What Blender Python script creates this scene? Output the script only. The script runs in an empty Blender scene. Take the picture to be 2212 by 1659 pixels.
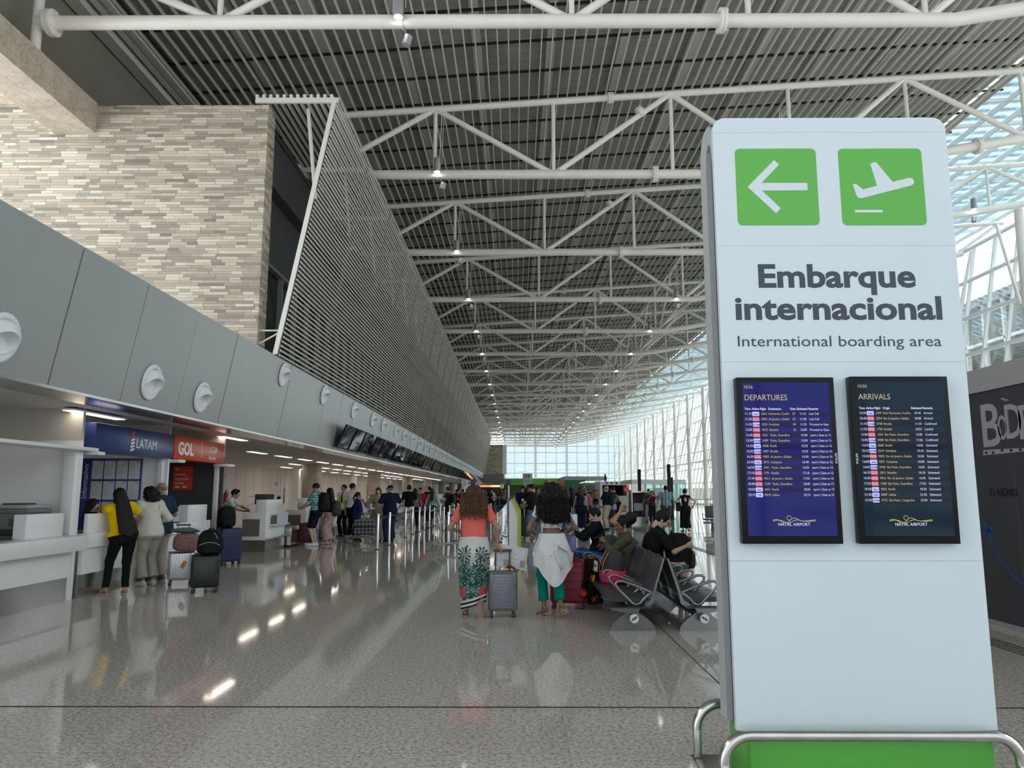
import bpy, bmesh, math, random
import numpy as np
from math import sin, cos, tan, atan, pi, radians, sqrt
from mathutils import Vector, Matrix, Euler, Quaternion
random.seed(7); np.random.seed(7)
SC = bpy.context.scene
COL = SC.collection

# ---------------------------------------------------------------- camera
F_PX, IMG_W, IMG_H = 1620.0, 2212.0, 1659.0
EYE = 1.55
PITCH = atan((1062.0 - 829.5) / F_PX)
YAW = 9.0 / F_PX
cam_data = bpy.data.cameras.new('camera')
cam = bpy.data.objects.new('camera', cam_data)
COL.objects.link(cam)
cam_data.sensor_width = 36.0
cam_data.lens = 36.0 * F_PX / IMG_W
cam_data.clip_end = 900.0
cam.location = (0, 0, EYE)
cam.rotation_euler = (pi / 2 + PITCH, 0, YAW)
SC.camera = cam

# ---------------------------------------------------------------- view, world, sun
SC.view_settings.view_transform = 'Standard'
SC.view_settings.look = 'None'
SC.view_settings.gamma = 1.0
SC.view_settings.use_curve_mapping = False
SC.view_settings.exposure = 0.06
SKY = 3.6
world = bpy.data.worlds.new('sky')
SC.world = world
world.use_nodes = True
_wt = world.node_tree
for n in list(_wt.nodes): _wt.nodes.remove(n)
_tc = _wt.nodes.new('ShaderNodeTexCoord')
_mp = _wt.nodes.new('ShaderNodeMapping'); _mp.inputs['Scale'].default_value = (1, 1, 3.5)
_nz = _wt.nodes.new('ShaderNodeTexNoise'); _nz.inputs['Scale'].default_value = 3.5; _nz.inputs['Detail'].default_value = 7
_cr = _wt.nodes.new('ShaderNodeValToRGB')
_cr.color_ramp.elements[0].position = .38; _cr.color_ramp.elements[0].color = (.80, .90, 1.0, 1)
_cr.color_ramp.elements[1].position = .62; _cr.color_ramp.elements[1].color = (.98, .985, 1.0, 1)
_bg = _wt.nodes.new('ShaderNodeBackground'); _bg.inputs['Strength'].default_value = SKY
_wo = _wt.nodes.new('ShaderNodeOutputWorld')
_wt.links.new(_tc.outputs['Generated'], _mp.inputs['Vector'])
_wt.links.new(_mp.outputs['Vector'], _nz.inputs['Vector'])
_wt.links.new(_nz.outputs['Fac'], _cr.inputs['Fac'])
_wt.links.new(_cr.outputs['Color'], _bg.inputs['Color'])
_wt.links.new(_bg.outputs['Background'], _wo.inputs['Surface'])
sun_data = bpy.data.lights.new('sun', 'SUN'); sun_data.energy = 6.0; sun_data.angle = .02; sun_data.color = (1, .95, .87)
sun = bpy.data.objects.new('sun', sun_data); COL.objects.link(sun)
sun.rotation_euler = (radians(-12), radians(27), 0)
SC.cycles.max_bounces = 8
SC.cycles.diffuse_bounces = 5
SC.cycles.glossy_bounces = 3
SC.cycles.transparent_max_bounces = 12
SC.cycles.sample_clamp_indirect = 6.0
SC.cycles.use_denoising = True

# ---------------------------------------------------------------- where a sight line of the camera meets the place
_fw = Vector((-sin(YAW) * cos(PITCH), cos(YAW) * cos(PITCH), sin(PITCH)))
_rt = Vector((cos(YAW), sin(YAW), 0)); _up = _rt.cross(_fw); _eye = Vector((0, 0, EYE))
def _ray(x, y): return _fw + _rt * ((x - IMG_W / 2) / F_PX) - _up * ((y - IMG_H / 2) / F_PX)
def at_z(x, y, z=0.0):
    r = _ray(x, y); return _eye + r * ((z - EYE) / r.z)
def at_y(x, y, Y):
    r = _ray(x, y); return _eye + r * (Y / r.y)
def at_x(x, y, X):
    r = _ray(x, y); return _eye + r * (X / r.x)
# ---------------------------------------------------------------- materials
MATS = {}
class NT:
    def __init__(s, m): s.t = m.node_tree
    def n(s, typ, ins=None, **props):
        nd = s.t.nodes.new('ShaderNode' + typ)
        for k, v in props.items(): setattr(nd, k, v)
        for k, v in (ins or {}).items():
            sock = nd.inputs[k]
            if isinstance(v, bpy.types.NodeSocket): s.t.links.new(v, sock)
            else:
                if hasattr(sock.default_value, '__len__') and len(sock.default_value) == 4 and len(v) == 3: v = (*v, 1)
                sock.default_value = v
        return nd
    def math(s, op, a, b=0.0, c=0.0):
        return s.n('Math', {0: a, 1: b, 2: c}, operation=op).outputs[0]
    def ramp(s, fac, stops, interp='LINEAR'):
        nd = s.n('ValToRGB', {'Fac': fac}); cr = nd.color_ramp; cr.interpolation = interp
        while len(cr.elements) < len(stops): cr.elements.new(.5)
        for e, (p, c) in zip(cr.elements, stops):
            e.position = p; e.color = (*c, 1) if len(c) == 3 else c
        return nd.outputs['Color']
    def mix(s, fac, a, b, blend='MIX'):
        nd = s.n('Mix', data_type='RGBA', blend_type=blend)
        for i, v in ((0, fac), (6, a), (7, b)):
            if isinstance(v, bpy.types.NodeSocket): s.t.links.new(v, nd.inputs[i])
            else: nd.inputs[i].default_value = v if i == 0 or len(v) == 4 else (*v, 1)
        return nd.outputs[2]
    def obj(s): return s.n('TexCoord').outputs['Object']
    def sep(s, v):
        o = s.n('SeparateXYZ', {0: v}).outputs; return o[0], o[1], o[2]
    def noise(s, v, scale, detail=3, rough=.55):
        return s.n('TexNoise', {'Vector': v, 'Scale': scale, 'Detail': detail, 'Roughness': rough}).outputs['Fac']
def srgb(r, g, b):
    f = lambda c: (c / 255 / 12.92) if c / 255 <= .04045 else ((c / 255 + .055) / 1.055) ** 2.4
    return (f(r), f(g), f(b))
def mat(name, col=(.5, .5, .5), rough=.5, metal=0.0, emit=None, es=1.0, vary=0.0, vscale=6.0, bump=0.0, bscale=60.0, coat=0.0, spec=.5):
    """a plain or slightly mottled procedural surface"""
    if name in MATS: return MATS[name]
    m = bpy.data.materials.new(name); m.use_nodes = True; MATS[name] = m
    p = m.node_tree.nodes['Principled BSDF']; t = NT(m)
    p.inputs['Base Color'].default_value = (*col, 1); p.inputs['Roughness'].default_value = rough
    p.inputs['Metallic'].default_value = metal; p.inputs['Coat Weight'].default_value = coat
    p.inputs['Specular IOR Level'].default_value = spec
    if emit: p.inputs['Emission Color'].default_value = (*emit, 1); p.inputs['Emission Strength'].default_value = es
    if vary:
        f = t.noise(t.obj(), vscale, 4)
        c = t.ramp(f, [(.25, tuple(x * (1 - vary) for x in col)), (.75, tuple(min(1, x * (1 + vary)) for x in col))])
        t.t.links.new(c, p.inputs['Base Color'])
    if bump:
        b = t.n('Bump', {'Height': t.noise(t.obj(), bscale, 2), 'Strength': bump, 'Distance': .01})
        t.t.links.new(b.outputs[0], p.inputs['Normal'])
    return m
def pmat(name, fn, rough=.5, metal=0.0, **kw):
    """a surface whose colour is built by fn(t) -> colour socket (and optional rough, bump sockets)"""
    if name in MATS: return MATS[name]
    m = bpy.data.materials.new(name); m.use_nodes = True; MATS[name] = m
    p = m.node_tree.nodes['Principled BSDF']; t = NT(m)
    p.inputs['Roughness'].default_value = rough; p.inputs['Metallic'].default_value = metal
    for k, v in kw.items(): p.inputs[k.replace('_', ' ')].default_value = v
    r = fn(t)
    if not isinstance(r, tuple): r = (r,)
    t.t.links.new(r[0], p.inputs['Base Color'])
    if len(r) > 1 and r[1] is not None: t.t.links.new(r[1], p.inputs['Roughness'])
    if len(r) > 2 and r[2] is not None:
        t.t.links.new(t.n('Bump', {'Height': r[2], 'Strength': .5, 'Distance': .01}).outputs[0], p.inputs['Normal'])
    return m
def glass_mat(name, tint=(1, 1, 1), refl=.12, rough=.02):
    if name in MATS: return MATS[name]
    m = bpy.data.materials.new(name); m.use_nodes = True; MATS[name] = m; t = NT(m)
    for n in list(t.t.nodes): t.t.nodes.remove(n)
    tr = t.n('BsdfTransparent', {'Color': tint}); gl = t.n('BsdfGlossy', {'Color': (1, 1, 1), 'Roughness': rough})
    lw = t.n('LayerWeight', {'Blend': .25})
    f = t.math('MULTIPLY_ADD', lw.outputs['Fresnel'], .6, refl * .5)
    mx = t.n('MixShader', {0: f, 1: tr.outputs[0], 2: gl.outputs[0]})
    t.n('OutputMaterial', {'Surface': mx.outputs[0]})
    return m
# ---------------------------------------------------------------- mesh building
class MB:
    """collects shapes and links them as ONE mesh object"""
    def __init__(s): s.v = []; s.f = []; s.mi = []; s.n = 0; s.cur = 0
    def add(s, verts, faces, mi=None):
        verts = [tuple(p) for p in verts]
        s.v += verts; n = s.n
        s.f += [tuple(i + n for i in f) for f in faces]; s.mi += [s.cur if mi is None else mi] * len(faces); s.n += len(verts); return s
    def box(s, a, b, M=None):
        (x0, y0, z0), (x1, y1, z1) = a, b
        v = [(x0, y0, z0), (x1, y0, z0), (x1, y1, z0), (x0, y1, z0), (x0, y0, z1), (x1, y0, z1), (x1, y1, z1), (x0, y1, z1)]
        if M is not None: v = [M @ Vector(p) for p in v]
        return s.add(v, [(0, 3, 2, 1), (4, 5, 6, 7), (0, 1, 5, 4), (1, 2, 6, 5), (2, 3, 7, 6), (3, 0, 4, 7)])
    def rbox(s, a, b, r=.01, seg=2, M=None):
        bm = bmesh.new(); bmesh.ops.create_cube(bm, size=1)
        a = Vector(a); b = Vector(b); c = (a + b) / 2; d = b - a
        for v in bm.verts: v.co = Vector((v.co.x * d.x, v.co.y * d.y, v.co.z * d.z)) + c
        r = min(r, min(abs(x) for x in d) * .49)
        bmesh.ops.bevel(bm, geom=bm.edges[:], offset=r, segments=seg, affect='EDGES', profile=.5)
        bm.verts.index_update()
        v = [(M @ x.co) if M is not None else x.co.copy() for x in bm.verts]; f = [tuple(q.index for q in fc.verts) for fc in bm.faces]
        bm.free(); return s.add(v, f)
    def prism(s, poly, d, M=None, origin=None):
        """polygon of 3D points extruded by vector d"""
        P = [Vector(p) for p in poly]; d = Vector(d); n = len(P)
        nrm = Vector((0, 0, 0))
        for i in range(n): nrm += P[i].cross(P[(i + 1) % n])
        if nrm.dot(d) < 0: P.reverse()
        v = P + [p + d for p in P]
        if M is not None: v = [M @ p for p in v]
        f = [tuple(range(n))[::-1], tuple(range(n, 2 * n))] + [(i, (i + 1) % n, n + (i + 1) % n, n + i) for i in range(n)]
        return s.add(v, f)
    def tube(s, pts, r, seg=10, caps=True, closed=False, flat=1.0, M=None):
        """swept round bar along pts; r a number or one per point"""
        P = [Vector(p) for p in pts]; n = len(P)
        R = r if hasattr(r, '__len__') else [r] * n
        v = []; prev = None
        for i in range(n):
            if closed: t = P[(i + 1) % n] - P[i - 1]
            else: t = P[min(i + 1, n - 1)] - P[max(i - 1, 0)]
            t = t.normalized() if t.length > 1e-9 else Vector((0, 0, 1))
            if prev is None:
                a = Vector((0, 0, 1)) if abs(t.z) < .9 else Vector((1, 0, 0))
                u = t.cross(a).normalized()
            else:
                u = (prev - t * prev.dot(t)); u = u.normalized() if u.length > 1e-6 else prev
            prev = u; w = t.cross(u)
            for k in range(seg):
                q = 2 * pi * k / seg
                v.append(P[i] + (u * cos(q) + w * sin(q) * flat) * R[i])
        f = []
        m = n if closed else n - 1
        for i in range(m):
            for k in range(seg):
                a = i * seg + k; b = i * seg + (k + 1) % seg; j = (i + 1) % n
                f.append((a, b, j * seg + (k + 1) % seg, j * seg + k))
        if caps and not closed:
            f.append(tuple(range(seg))[::-1]); f.append(tuple(range((n - 1) * seg, n * seg)))
        if M is not None: v = [M @ p for p in v]
        return s.add(v, f)
    def cyl(s, a, b, r, seg=16, r2=None): return s.tube([a, b], [r, r if r2 is None else r2], seg)
    def lathe(s, prof, seg=24, M=None):
        """profile of (radius, z) turned about Z"""
        v = [(r * cos(2 * pi * k / seg), r * sin(2 * pi * k / seg), z) for r, z in prof for k in range(seg)]
        f = [(i * seg + k, i * seg + (k + 1) % seg, (i + 1) * seg + (k + 1) % seg, (i + 1) * seg + k) for i in range(len(prof) - 1) for k in range(seg)]
        if prof[0][0] > 1e-6: f.append(tuple(range(seg))[::-1])
        if prof[-1][0] > 1e-6: f.append(tuple(range((len(prof) - 1) * seg, len(prof) * seg)))
        if M is not None: v = [M @ Vector(p) for p in v]
        return s.add(v, f)
    def ball(s, c, r, seg=12, rings=8, M=None):
        r = r if hasattr(r, '__len__') else (r, r, r)
        v = []; 
        for i in range(rings + 1):
            th = pi * i / rings
            for k in range(seg):
                q = 2 * pi * k / seg
                v.append(Vector((c[0] + r[0] * sin(th) * cos(q), c[1] + r[1] * sin(th) * sin(q), c[2] - r[2] * cos(th))))
        if M is not None: v = [M @ p for p in v]
        f = [(i * seg + k, i * seg + (k + 1) % seg, (i + 1) * seg + (k + 1) % seg, (i + 1) * seg + k) for i in range(rings) for k in range(seg)]
        return s.add(v, f)
    def grid(s, P):
        """surface through a grid of points P[i][j]"""
        n, m = len(P), len(P[0])
        return s.add([p for row in P for p in row], [(i * m + j, i * m + j + 1, (i + 1) * m + j + 1, (i + 1) * m + j) for i in range(n - 1) for j in range(m - 1)])
    def build(s, name, mats, parent=None, world=False, smooth=40):
        me = bpy.data.meshes.new(name)
        me.from_pydata(s.v, [], s.f)
        ms = mats if isinstance(mats, (list, tuple)) else [mats]
        for m in ms: me.materials.append(m)
        if len(ms) > 1: me.polygons.foreach_set('material_index', s.mi)
        me.update()
        return link_mesh(name, me, parent, world, smooth)
def link_mesh(name, me, parent=None, world=False, smooth=40):
    if smooth:
        me.shade_smooth()
        if smooth < 180: me.set_sharp_from_angle(angle=radians(smooth))
    o = bpy.data.objects.new(name, me); COL.objects.link(o)
    if parent is not None:
        o.parent = parent
        if world: o.matrix_parent_inverse = parent.matrix_basis.inverted() if parent.parent is None else (parent.parent.matrix_basis @ parent.matrix_parent_inverse @ parent.matrix_basis).inverted()
    return o
def tag(o, label=None, cat=None, group=None, kind=None):
    if label: o['label'] = label
    if cat: o['category'] = cat
    if group: o['group'] = group
    if kind: o['kind'] = kind
    return o
def thing(name, label, cat, loc=(0, 0, 0), rz=0.0, group=None):
    o = bpy.data.objects.new(name, None); COL.objects.link(o); o.empty_display_size = .1
    o.location = loc; o.rotation_euler = (0, 0, rz)
    return tag(o, label, cat, group)
KIDS = {}
def kids(o): return [c for c in o.children]
def dup(o, loc=None, rz=None, label=None, parent=None):
    c = o.copy(); COL.objects.link(c)
    if parent is not None: c.parent = parent
    if loc is not None: c.location = loc
    if rz is not None: c.rotation_euler = (0, 0, rz)
    if label: c['label'] = label
    for k in kids(o): dup(k, parent=c)
    return c
def structure(o): o['kind'] = 'structure'; return o
# ---------------------------------------------------------------- lettering
CAPH = .69
def text_into(mb, body, M, size=1.0, align='LEFT', thick=.001, bold=0.0, squeeze=1.0, width=None, cap=None, valign='TOP_BASELINE', spacing=1.0):
    """adds the words to mesh builder mb, on the XZ-like plane given by matrix M (local x right, y up, z out)"""
    cu = bpy.data.curves.new('letters', 'FONT'); cu.body = body; cu.size = size; cu.align_x = align
    cu.extrude = thick; cu.offset = bold; cu.resolution_u = 3; cu.space_character = spacing
    o = bpy.data.objects.new('letters', cu)
    me = o.to_mesh()
    v = np.empty(len(me.vertices) * 3); me.vertices.foreach_get('co', v); v = v.reshape(-1, 3)
    if len(v):
        if cap: v[:, 1] *= cap / (CAPH * size)
        if width:
            w = v[:, 0].max() - v[:, 0].min(); sx = width / max(w, 1e-6)
            c = {'LEFT': v[:, 0].min(), 'CENTER': (v[:, 0].max() + v[:, 0].min()) / 2, 'RIGHT': v[:, 0].max()}[align]
            v[:, 0] = (v[:, 0] - c) * sx + (0 if align != 'LEFT' else 0)
        else: v[:, 0] *= squeeze
        mb.add([M @ Vector(p) for p in v], [tuple(p.vertices) for p in me.polygons])
    o.to_mesh_clear(); bpy.data.objects.remove(o); bpy.data.curves.remove(cu)
    return mb
def plane_M(origin, right, up):
    r = Vector(right).normalized(); u = Vector(up).normalized(); n = r.cross(u)
    return Matrix(((r.x, u.x, n.x, origin[0]), (r.y, u.y, n.y, origin[1]), (r.z, u.z, n.z, origin[2]), (0, 0, 0, 1)))
def arc(c, r, a0, a1, n, plane='xz'):
    out = []
    for i in range(n + 1):
        q = a0 + (a1 - a0) * i / n
        if plane == 'xz': out.append((c[0] + r * cos(q), c[1], c[2] + r * sin(q)))
        elif plane == 'yz': out.append((c[0], c[1] + r * cos(q), c[2] + r * sin(q)))
        else: out.append((c[0] + r * cos(q), c[1] + r * sin(q), c[2]))
    return out
# ================================================================= THE HALL
Y_END = 157.0; Y_OPEN = -7.0
BAY = 7.46; TR0 = 14.1; N_TR = 19
def z_top(X): return 13.32 + .0675 * X                     # axis of the trusses' top chords
def z_bot(X): return 11.05 if X < 8.9 else 11.05 + .172 * (X - 8.9)
# ---- materials of the shell
def _granite(t):
    o = t.obj()
    n1 = t.n('TexVoronoi', {'Vector': o, 'Scale': 95.0}).outputs['Distance']
    n2 = t.noise(o, 85, 2, .6); n3 = t.noise(o, 1.3, 3); n4 = t.noise(o, 34, 2, .5)
    c = t.ramp(n2, [(.36, (.055, .05, .046)), (.45, (.42, .388, .355)), (.55, (.72, .665, .605)), (.66, (.98, .93, .85))])
    c2 = t.ramp(n4, [(.34, (.15, .137, .125)), (.48, (.62, .57, .515)), (.62, (.92, .86, .775))])
    c = t.mix(.5, c, c2)
    c = t.mix(t.math('MULTIPLY', n3, .4), c, (.58, .50, .44))
    x, y, z = t.sep(o)
    jx = t.math('LESS_THAN', t.math('ABSOLUTE', t.math('SUBTRACT', t.math('FRACT', t.math('DIVIDE', t.math('ADD', x, .13), .9)), .5)), .0025)
    jy = t.math('LESS_THAN', t.math('ABSOLUTE', t.math('SUBTRACT', t.math('FRACT', t.math('DIVIDE', t.math('ADD', y, .2), .9)), .5)), .0025)
    c = t.mix(t.math('MULTIPLY', t.math('MAXIMUM', jx, jy), .3), c, (.09, .085, .08))
    return c, t.math('MULTIPLY_ADD', t.noise(o, .8, 3), .04, .035)
M_FLOOR = pmat('polished_granite', _granite, .16, Specular_IOR_Level=.5)
def _stone(t):
    o = t.obj(); x, y, z = t.sep(o)
    u = t.math('ADD', x, y)
    row = t.math('FLOOR', t.math('DIVIDE', z, .067))
    off = t.n('TexWhiteNoise', {'W': row}, noise_dimensions='1D').outputs['Value']
    us = t.math('ADD', t.math('DIVIDE', u, .37), t.math('MULTIPLY', off, 7.3))
    # stones of uneven length: warp the running coordinate
    us = t.math('ADD', us, t.math('MULTIPLY', t.math('SINE', t.math('ADD', t.math('MULTIPLY', us, 2.1), t.math('MULTIPLY', row, 1.7))), .28))
    col = t.math('FLOOR', us)
    cv = t.n('CombineXYZ', {0: col, 1: row, 2: 0.0}).outputs[0]
    h = t.n('TexWhiteNoise', {'Vector': cv}, noise_dimensions='3D').outputs['Value']
    c = t.ramp(h, [(0, (.09, .085, .08)), (.05, (.20, .18, .155)), (.20, (.27, .245, .205)), (.40, (.38, .34, .275)), (.58, (.47, .395, .31)), (.76, (.60, .55, .43)), (.93, (.74, .70, .58)), (.965, (.70, .64, .50)), (.975, (.52, .32, .15)), (1, (.70, .66, .57))])
    g = t.noise(o, 22, 4, .65)
    c = t.mix(.35, c, t.ramp(g, [(.3, (.34, .32, .29)), (.7, (1, .96, .9))]), 'MULTIPLY')
    c = t.mix(.28, c, (.60, .52, .405))
    fz = t.math('FRACT', t.math('DIVIDE', z, .067)); fu = t.math('FRACT', us)
    j = t.math('MAXIMUM', t.math('LESS_THAN', fz, .09), t.math('LESS_THAN', fu, .018))
    c = t.mix(t.math('MULTIPLY', j, .75), c, (.12, .105, .09))
    hh = t.math('ADD', t.math('MULTIPLY', h, .8), t.math('MULTIPLY', g, .4))
    return c, None, t.math('MULTIPLY', hh, t.math('SUBTRACT', 1.0, j))
M_STONE = pmat('ledge_stone', _stone, .8)
def _concrete(t):
    o = t.obj(); n = t.noise(o, 2.2, 6, .7); d = t.noise(o, 14, 4, .7)
    c = t.ramp(n, [(.3, (.42, .34, .25)), (.5, (.60, .51, .40)), (.7, (.74, .66, .54))])
    c = t.mix(.4, c, t.ramp(d, [(.35, (.2, .17, .13)), (.6, (.62, .55, .46))]))
    return c, None, d
M_CONC = pmat('raw_concrete', _concrete, .85)
M_COLC = pmat('column_concrete', lambda t: t.ramp(t.noise(t.obj(), 3, 5, .6), [(.3, (.30, .25, .22)), (.7, (.46, .40, .36))]), .55)
M_DECK = pmat('roof_deck', lambda t: t.mix(t.math('MULTIPLY', t.math('LESS_THAN', t.math('FRACT', t.math('DIVIDE', t.sep(t.obj())[1], .42)), .06), .4), t.ramp(t.noise(t.obj(), 1.2, 4), [(.3, (.31, .31, .305)), (.7, (.41, .41, .40))]), (.05, .05, .05)), .8)
M_SLAT = mat('ceiling_slat_paint', (.74, .71, .65), .5)
M_DARK = mat('blackened_steel', (.012, .012, .013), .6)
M_PURL = mat('purlin_paint', (.60, .585, .55), .6)
M_STEEL = mat('white_steel_paint', (.87, .83, .76), .35, vary=.05, vscale=2.5)
M_LOUV = mat('screen_slat_paint', (.70, .67, .605), .45)
M_FACADE = mat('dark_facade_panel', (.070, .072, .078), .6)
M_BLACK = mat('black_recess', (.008, .008, .009), .7)
M_OLIVE = mat('olive_render', (.27, .25, .205), .8, vary=.12, vscale=.6)
M_PANEL = mat('brushed_fascia', (.375, .398, .392), .36, metal=.35, vary=.05, vscale=.5)
M_STRIP = mat('polished_soffit_edge', (.42, .42, .42), .10, metal=.85)
M_SOFFIT = mat('soffit_plaster', (.62, .59, .56), .8)
M_WALLW = mat('white_wall_panel', (.70, .675, .65), .6, vary=.04, vscale=.7)
M_WHITE = mat('white_laminate', (.82, .82, .81), .3)
M_MULL = mat('white_mullion', (.86, .87, .86), .4)
M_GLASS = glass_mat('clear_glazing', (.965, .98, .975), .10)
M_GLASSE = glass_mat('solar_glazing', (.485, .53, .55), .06)
M_GLASSD = mat('dark_window_glass', (.012, .02, .018), .06)
M_STEELB = mat('brushed_stainless', (.50, .49, .47), .25, metal=.95, vary=.1, vscale=1.5)
M_CHROME = mat('chromed_tube', (.75, .75, .76), .14, metal=1.0)
M_LAMP = mat('lamp_face', (1, .93, .82), .4, emit=(1, .88, .74), es=8.0)
M_LENS = mat('lamp_lens', (1, .95, .9), .3, emit=(1, .9, .84), es=30.0)
# ---- floor
fl = structure(MB().box((-14.5, Y_OPEN, -.3), (24.3, Y_END + 1, 0)).build('floor', M_FLOOR, smooth=0))
jm = MB()
for k in range(7): jm.box((-6.2, 5.72 + 22.95 * k - .011, .0005), (22, 5.72 + 22.95 * k + .011, .0025))
for X in (1.655,): jm.box((X - .005, 5.8, .0005), (X + .005, 60, .002))
structure(jm.build('floor_joint', mat('joint_sealant', (.03, .03, .03), .6), fl, smooth=0))
tm = MB()
for k in range(4): tm.box((4.84 + .07 * k, 6, .0005), (4.865 + .07 * k, 60, .004))
structure(tm.build('floor_guide_strip', mat('guide_strip_dark', (.05, .05, .05), .5), fl, smooth=0))
structure(MB().box((24.3, -60, -.5), (150, 260, -.1)).build('ground', mat('forecourt_paving', (.30, .31, .29), .9, vary=.2, vscale=.2), smooth=0))
# ---- roof: deck, purlins, carriers and slats
XA, XB = -12.5, 16.3
ce = MB()
ce.prism([(XA - 2, Y_OPEN, z_top(XA - 2) + 1.05), (XB, Y_OPEN, z_top(XB) + 1.05), (XB, Y_OPEN, z_top(XB) + 1.2), (XA - 2, Y_OPEN, z_top(XA - 2) + 1.2)], (0, Y_END - Y_OPEN, 0))
ceil = structure(ce.build('ceiling', M_DECK, smooth=0))
sl = MB()
X = XA
while X < XB:
    z = z_top(X) + .30
    sl.box((X - .0145, Y_OPEN, z), (X + .0145, Y_END, z + .115)); X += .30
structure(sl.build('ceiling_slat', M_SLAT, ceil, smooth=0))
ca = MB(); Y = Y_OPEN + .5
while Y < Y_END:
    ca.prism([(XA, Y, z_top(XA) + .42), (XB, Y, z_top(XB) + .42), (XB, Y, z_top(XB) + .47), (XA, Y, z_top(XA) + .47)], (0, .07, 0)); Y += 1.5
structure(ca.build('ceiling_carrier', M_DARK, ceil, smooth=0))
pu = MB()
for k in range(14):
    X = XA + .9 + 2.1 * k; z = z_top(X) + .74
    pu.box((X - .12, Y_OPEN, z), (X + .12, Y_END, z + .3))
structure(pu.build('ceiling_purlin', M_PURL, ceil, smooth=0))
# ---- roof glazing over the right-hand side
sk = MB(); zs = lambda X: z_top(X) + .75
sk.prism([(XB, Y_OPEN, zs(XB)), (25.4, Y_OPEN, zs(25.4)), (25.4, Y_OPEN, zs(25.4) + .03), (XB, Y_OPEN, zs(XB) + .03)], (0, Y_END - Y_OPEN, 0))
w3 = structure(sk.build('window_3', glass_mat('roof_glazing', (.64, .75, .80), .06), smooth=0))
fr = MB()
for k in range(10):
    X = XB + k * 1.0
    fr.box((X - .05, Y_OPEN, zs(X) - .16), (X + .05, Y_END, zs(X)))
Y = Y_OPEN
while Y < Y_END:
    fr.prism([(XB, Y, zs(XB) - .12), (25.4, Y, zs(25.4) - .12), (25.4, Y, zs(25.4)), (XB, Y, zs(XB))], (0, .07, 0)); Y += 1.865
structure(fr.build('window_frame', M_MULL, w3, smooth=0))
lv = MB(); Y = Y_OPEN
while Y < Y_END:                                            # sun-shade blades above the roof glass
    lv.prism([(XB, Y, zs(XB) + .45), (25.4, Y, zs(25.4) + .45), (25.4, Y, zs(25.4) + .49), (XB, Y, zs(XB) + .49)], (0, .22, 0)); Y += .62
structure(lv.build('sun_shade', M_MULL, w3, smooth=0))
# ---- raking glass wall on the right
def xw(z): return 22.3 + .19 * z
g = MB(); g.prism([(xw(0), Y_OPEN, 0), (xw(14.9), Y_OPEN, 14.9), (xw(14.9) + .03, Y_OPEN, 14.9), (xw(0) + .03, Y_OPEN, 0)], (0, Y_END - Y_OPEN, 0))
w1 = structure(g.build('window_1', M_GLASS, smooth=0))
fr = MB(); Y = Y_OPEN; k = 0
while Y < Y_END:
    w = .045 if k % 4 else .07
    fr.prism([(xw(0) - .16, Y - w, 0), (xw(14.9) - .16, Y - w, 14.9), (xw(14.9), Y - w, 14.9), (xw(0), Y - w, 0)], (0, 2 * w, 0)); Y += 1.865; k += 1
for z in (.1, 2.6, 4.4, 6.6, 8.7, 10.8, 12.9, 14.8):
    fr.box((xw(z) - .2, Y_OPEN, z - .06), (xw(z), Y_END, z + .06))
structure(fr.build('window_frame', M_MULL, w1, smooth=0))
# ---- end glazing
EX0, EX1 = -2.5, 25.5
g = MB(); g.prism([(EX0, Y_END, 3.0), (EX1, Y_END, 0), (EX1, Y_END, z_top(EX1) + 1), (EX0, Y_END, z_top(EX0) + 1)], (0, .03, 0))
w2 = structure(g.build('window_2', M_GLASSE, smooth=0))
fr = MB(); X = EX0; k = 0
while X <= EX1:
    w = .26 if k % 3 == 0 else .07
    fr.box((X - w, Y_END - .4, 0), (X + w, Y_END - .02, z_top(X) + .9)); X += 2.17; k += 1
for z in (1.2, 3.2, 4.3, 5.35, 7.35, 9.6, 10.9): fr.box((EX0, Y_END - .2, z - .09), (EX1, Y_END - .02, z + .09))
structure(fr.build('window_frame', M_MULL, w2, smooth=0))
fr = MB()
for k in range(4):
    x0 = EX0 + .3 + 6.51 * k
    fr.tube([(x0, Y_END - .7, 6.2), (x0 + 3.2, Y_END - .9, 5.6), (x0 + 6.2, Y_END - .7, 6.2)], .05, 6)
structure(fr.build('window_brace', M_MULL, w2, smooth=0))
structure(MB().box((EX0 - 30, Y_END + 20, -.5), (70, Y_END + 24, 2.4)).build('ground_bank', mat('far_scrub', (.10, .14, .07), .9, vary=.4, vscale=.3), smooth=0))
# ---- building added outside so the right-hand panes look darkly reflecting
add_bld = thing('added_building', 'glass building standing outside beyond the glass wall on the right', 'building', (38, 20, -.1))
MB().box((.3, 0, 0), (14, 58, 17)).build('dark_glazing', mat('added_building_green', (.06, .085, .075), .25), add_bld, smooth=0)
fr = MB()
for k in range(24): fr.box((0, 2.5 * k - .09, 0), (.35, 2.5 * k + .09, 17))
for z in (0, 3.4, 6.8, 10.2, 13.6, 16.9): fr.box((0, 0, z - .12), (.36, 58, z + .12))
fr.build('mullion_grid', M_MULL, add_bld, smooth=0)
MB().box((-1, -1, 17), (15, 59, 17.5)).build('roof_slab', M_MULL, add_bld, smooth=0)
# ---- glazing behind the photographer
g = MB().box((-14, Y_OPEN - .03, 0), (24, Y_OPEN, 14.5)); w5 = structure(g.build('window_5', glass_mat('entrance_glazing', (.64, .65, .65), .06), smooth=0))
fr = MB()
for k in range(19): fr.box((-14 + 2.1 * k - .06, Y_OPEN, 0), (-14 + 2.1 * k + .06, Y_OPEN + .15, 14.5))
for z in (2.4, 4.8, 7.2, 9.6, 12): fr.box((-14, Y_OPEN, z - .06), (24, Y_OPEN + .12, z + .06))
structure(fr.build('window_frame', M_MULL, w5, smooth=0))
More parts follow.
